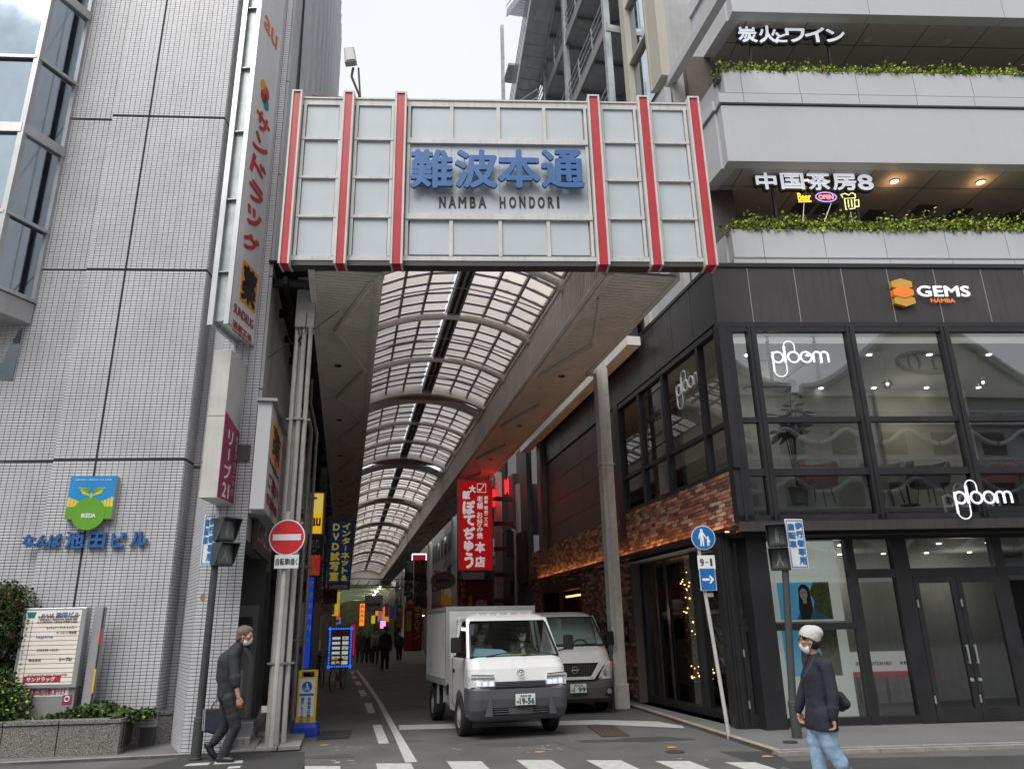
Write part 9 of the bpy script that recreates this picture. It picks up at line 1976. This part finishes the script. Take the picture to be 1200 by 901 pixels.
s2 = thing('time_plate', 'small white plate reading 9-1 between the two blue signs', 'road sign', BS, (a[0]+b[0])/2, -.05, zc); mb = MB(); mb.box(a[0], b[0], -.06, -.05, zc-hz, zc+hz); mb.build('plate', M['signw'], s2, bevel=.004); mb = MB(); w_ = b[0]-a[0]; mb.text('9', a[0]+w_*.14, a[0]+w_*.34, zc-hz*.5, zc+hz*.5, -.062, bold=.004); mb.box(a[0]+w_*.44, a[0]+w_*.6, -.062, -.0605, zc-hz*.06, zc+hz*.06); mb.text('1', a[0]+w_*.72, a[0]+w_*.82, zc-hz*.5, zc+hz*.5, -.062, bold=.004); mb.build('lettering', M['text'], s2)
a = bs(820, 679, -.05); b = bs(839, 679, -.05); zc = a[2]; hz = zc-bs(828, 692, -.05)[2]; w_ = b[0]-a[0]; cx = (a[0]+b[0])/2
s3 = thing('arrow_sign', 'square blue sign with a white arrow pointing right, lowest on the post', 'road sign', BS, cx, -.05, zc); mb = MB(); mb.box(a[0], b[0], -.06, -.05, zc-hz, zc+hz); mb.build('plate', M['signw'], s3, bevel=.004); mb = MB(); mb.box(a[0]+.01, b[0]-.01, -.063, -.059, zc-hz+.01, zc+hz-.01); mb.build('blue_field', M['signb'], s3)
mb = MB(); mb.box(cx-w_*.34, cx+w_*.1, -.066, -.062, zc-w_*.07, zc+w_*.07); mb.prism([(cx+w_*.06, zc-w_*.24), (cx+w_*.16, zc-w_*.24), (cx+w_*.38, zc), (cx+w_*.16, zc+w_*.24), (cx+w_*.06, zc+w_*.24), (cx+w_*.2, zc)], -.066, -.062); mb.build('arrow', M['textw'], s3)

# yellow standing board on a blue foot
q = gpt(357, 862); YB = Fr(q.x, q.y, 6); t = thing('standing_sign', 'yellow standing sign with bicycle dismount notice on a blue weighted foot', 'standing sign', YB, 0, 0, 0)
def yb(X, Y): return YB.px(X, Y)
w_ = (yb(370, 820)[0]-yb(347, 820)[0])/2; zt_ = yb(360, 784.5)[1]; zb_ = yb(357, 848)[1]; cx = 0.0
mb = MB(); mb.loft([rr(z, cx-.235*k_, cx+.235*k_, -.17*k_, .17*k_, .05, .05) for z, k_ in ((.0, 1), (.06, 1.0), (.14, .96), (.19, .86), (zb_+.03, .8))]); mb.build('foot', M['bluep'], t, bevel=.01)
mb = MB(); mb.box(-w_, w_, -.045, .045, zb_, zt_-.12); mb.box(-w_, -w_+.06, -.045, .045, zt_-.12, zt_); mb.box(w_-.06, w_, -.045, .045, zt_-.12, zt_); mb.box(-w_, w_, -.045, .045, zt_-.035, zt_); mb.build('yellow_frame', M['yellow'], t, bevel=.015)
mb = MB(); mb.box(-w_+.035, w_-.035, -.049, -.044, zb_+.12, zt_-.15); mb.build('white_face', M['signw'], t)
for i in range(3): mb = MB(); mb.box(-w_-.002, w_+.002, -.048, .048, zb_+.03+.03*i, zb_+.042+.03*i); mb.build('rib', M['yellow'], t)
zc = zt_-.27; mb = MB(); mb.disc(0, zc, .085, -.053, -.048, 30); mb.build('blue_disc', M['signb'], t)
mb = MB(); caps([((0,-.055,zc+.05), (0,-.055,zc+.051), .012, .012, 8, fl_), ((0,-.055,zc+.03), (.005,-.055,zc-.01), .012, .012, 8, fl_), ((0,-.055,zc-.01), (-.02,-.055,zc-.06), .008, .006, 6, fl_), ((.01,-.055,zc-.01), (.025,-.055,zc-.06), .008, .006, 6, fl_)], mb); mb.torus((-.045, -.055, zc-.035), .018, .003, 14, 4); mb.torus((.03, -.055, zc-.04), .018, .003, 14, 4); mb.build('pictogram', M['textw'], t)
mb = MB(); mb.box(-w_+.045, w_-.045, -.052, -.049, zc-.145, zc-.11); mb.build('blue_strip', M['textb'], t); mb = MB(); mb.vtext('自転車は降りて', w_*.32, zc-.17, .055, .066, y=-.052, bold=.002); mb.vtext('通行してください', -w_*.38, zc-.17, .048, .057, y=-.052, bold=.002); mb.build('lettering', M['textb'], t)
# cones with a bar
def cone_(t_, s_, label, h=.72):
    t = thing('traffic_cone', label, 'traffic cone', AR, t_, s_, 0, 'red cones behind the white pipes'); mb = MB(); mb.lathe([(.15, .02), (.13, .03), (.03, h), (.026, h+.0), (.001, h)], t_, s_, 18); mb.build('cone', M['cone'], t, smooth=False); mb = MB(); mb.box(t_-.19, t_+.19, s_-.19, s_+.19, 0, .03); mb.build('base', M['cone'], t, bevel=.01); return t
ca = AR.loc(gpt(334, 834)); cb_ = AR.loc(gpt(344, 823)); cone_(ca[0], ca[1], 'nearer faded red traffic cone between the white pipes and yellow board', .8); cone_(cb_[0], cb_[1], 'farther faded red traffic cone behind the yellow board', .85)
t = thing('cone_bar', 'dull red bar linking the two faded traffic cones', 'bar', AR, ca[0], ca[1], .7); mb = MB(); mb.tube([(ca[0]-.0, ca[1], .66), (cb_[0]+.02, cb_[1], .70)], .02, 6); mb.tube([(ca[0]-.1, ca[1]-.3, .12), (ca[0]+.3, ca[1]-.25, .14)], .02, 6); mb.build('bar', M['cone'], t)
# bicycles
def bicycle(label, X, Y, deg, fm, basket=True):
    q = gpt(X, Y); F_ = Fr(q.x, q.y, deg); t = thing('bicycle', label, 'bicycle', F_, 0, 0, 0, 'bicycles parked on the left of the lane'); R = .33
    # x along the bike: front wheel at x=0, rear at x=1.05
    for x0, nm in ((0, 'front_wheel'), (1.05, 'rear_wheel')):
        mb = MB(); mb.torus((x0, 0, R), R-.018, .018, 28, 6); w_ = mb.build(nm, M['rubber'], t); mb = MB()
        for k in range(14): a = math.pi*2*k/14; mb.tube([(x0, .012*(-1)**k, R), (x0+(R-.03)*math.cos(a), 0, R+(R-.03)*math.sin(a))], .0018, 3)
        mb.torus((x0, 0, R), R-.038, .007, 28, 5); mb.sphere((x0, 0, R), .025, 8, 6); mb.build('spokes', M['galv'], w_, kind='stuff')
    mb = MB(); bb_ = (.62, 0, .29); st = (.72, 0, .72); hd = (.20, 0, .78); hb = (.17, 0, .62)
    for a, b, r_ in ((bb_, st, .016), (bb_, hb, .02), (st, hd, .015), ((1.05,.04,R), bb_, .011), ((1.05,-.04,R), bb_, .011), ((1.05,.04,R), (.74,0,.68), .009), ((1.05,-.04,R), (.74,0,.68), .009)): mb.tube([a, b], r_, 8)
    mb.build('frame', M[fm], t); mb = MB(); mb.tube([(0, .05, R), (.12, .04, .6), (.2, 0, .66), (.21, 0, .95)], .013, 6); mb.tube([(0, -.05, R), (.12, -.04, .6), (.2, 0, .66)], .013, 6); mb.build('fork', M['galv'], t)
    mb = MB(); mb.tube([(.34, .27, .99), (.2, .22, 1.02), (.2, 0, .97), (.2, -.22, 1.02), (.34, -.27, .99)], .012, 6); mb.build('handlebar', M['galv'], t); mb = MB(); mb.tube([(st[0], 0, .72), (.735, 0, .84)], .012, 6); mb.loft([rr(z, .62, .88, -.07*k_, .07*k_, .03, .05) for z, k_ in ((.84, .8), (.87, 1), (.9, .9))]); mb.build('saddle', M['black'], t)
    mb = MB(); mb.disc(.62, .29, .09, -.045, -.04, 20); mb.tube([(.62, -.06, .29), (.7, -.06, .15)], .01, 5); mb.tube([(.62, .06, .29), (.54, .06, .43)], .01, 5); mb.box(.66, .74, -.13, -.06, .14, .16); mb.box(.5, .58, .06, .13, .42, .44); mb.build('crank', M['steel'], t)
    mb = MB(); mb.tube([(R+.02-.0 if False else -.25, 0, R+.24), (0, 0, R+.36), (.18, 0, R+.30)], .02, 4); mb.tube([(.82, 0, R+.3), (1.05, 0, R+.37), (1.33, 0, R+.22)], .022, 4); mb.build('mudguard', M['steel'], t)
    if basket:
        mb = MB()
        for k in range(7):
            mb.tube([(-.2+.05*k, .15, .78), (-.2+.05*k, .17, 1.0)], .004, 3); mb.tube([(-.2+.05*k, -.15, .78), (-.2+.05*k, -.17, 1.0)], .004, 3); mb.tube([(-.22, -.15+.05*k, .78), (-.24, -.17+.055*k, 1.0)], .004, 3)
        for z in (.78, .86, .93, 1.0): mb.tube([(-.22, -.16, z), (.12, -.16, z), (.12, .16, z), (-.22, .16, z), (-.22, -.16, z)], .005, 4)
        mb.build('basket', M['steel'], t)
    return t
bicycle('red framed bicycle parked with its front wheel to the street', 389, 811, ADEG+74, 'cone', False)
bicycle('black city bicycle with basket behind the red framed bicycle', 377, 806, ADEG+100, 'black', True)
bicycle('dark bicycle furthest left against the wall by the blue strip sign', 368, 795, ADEG+84, 'steel', True)
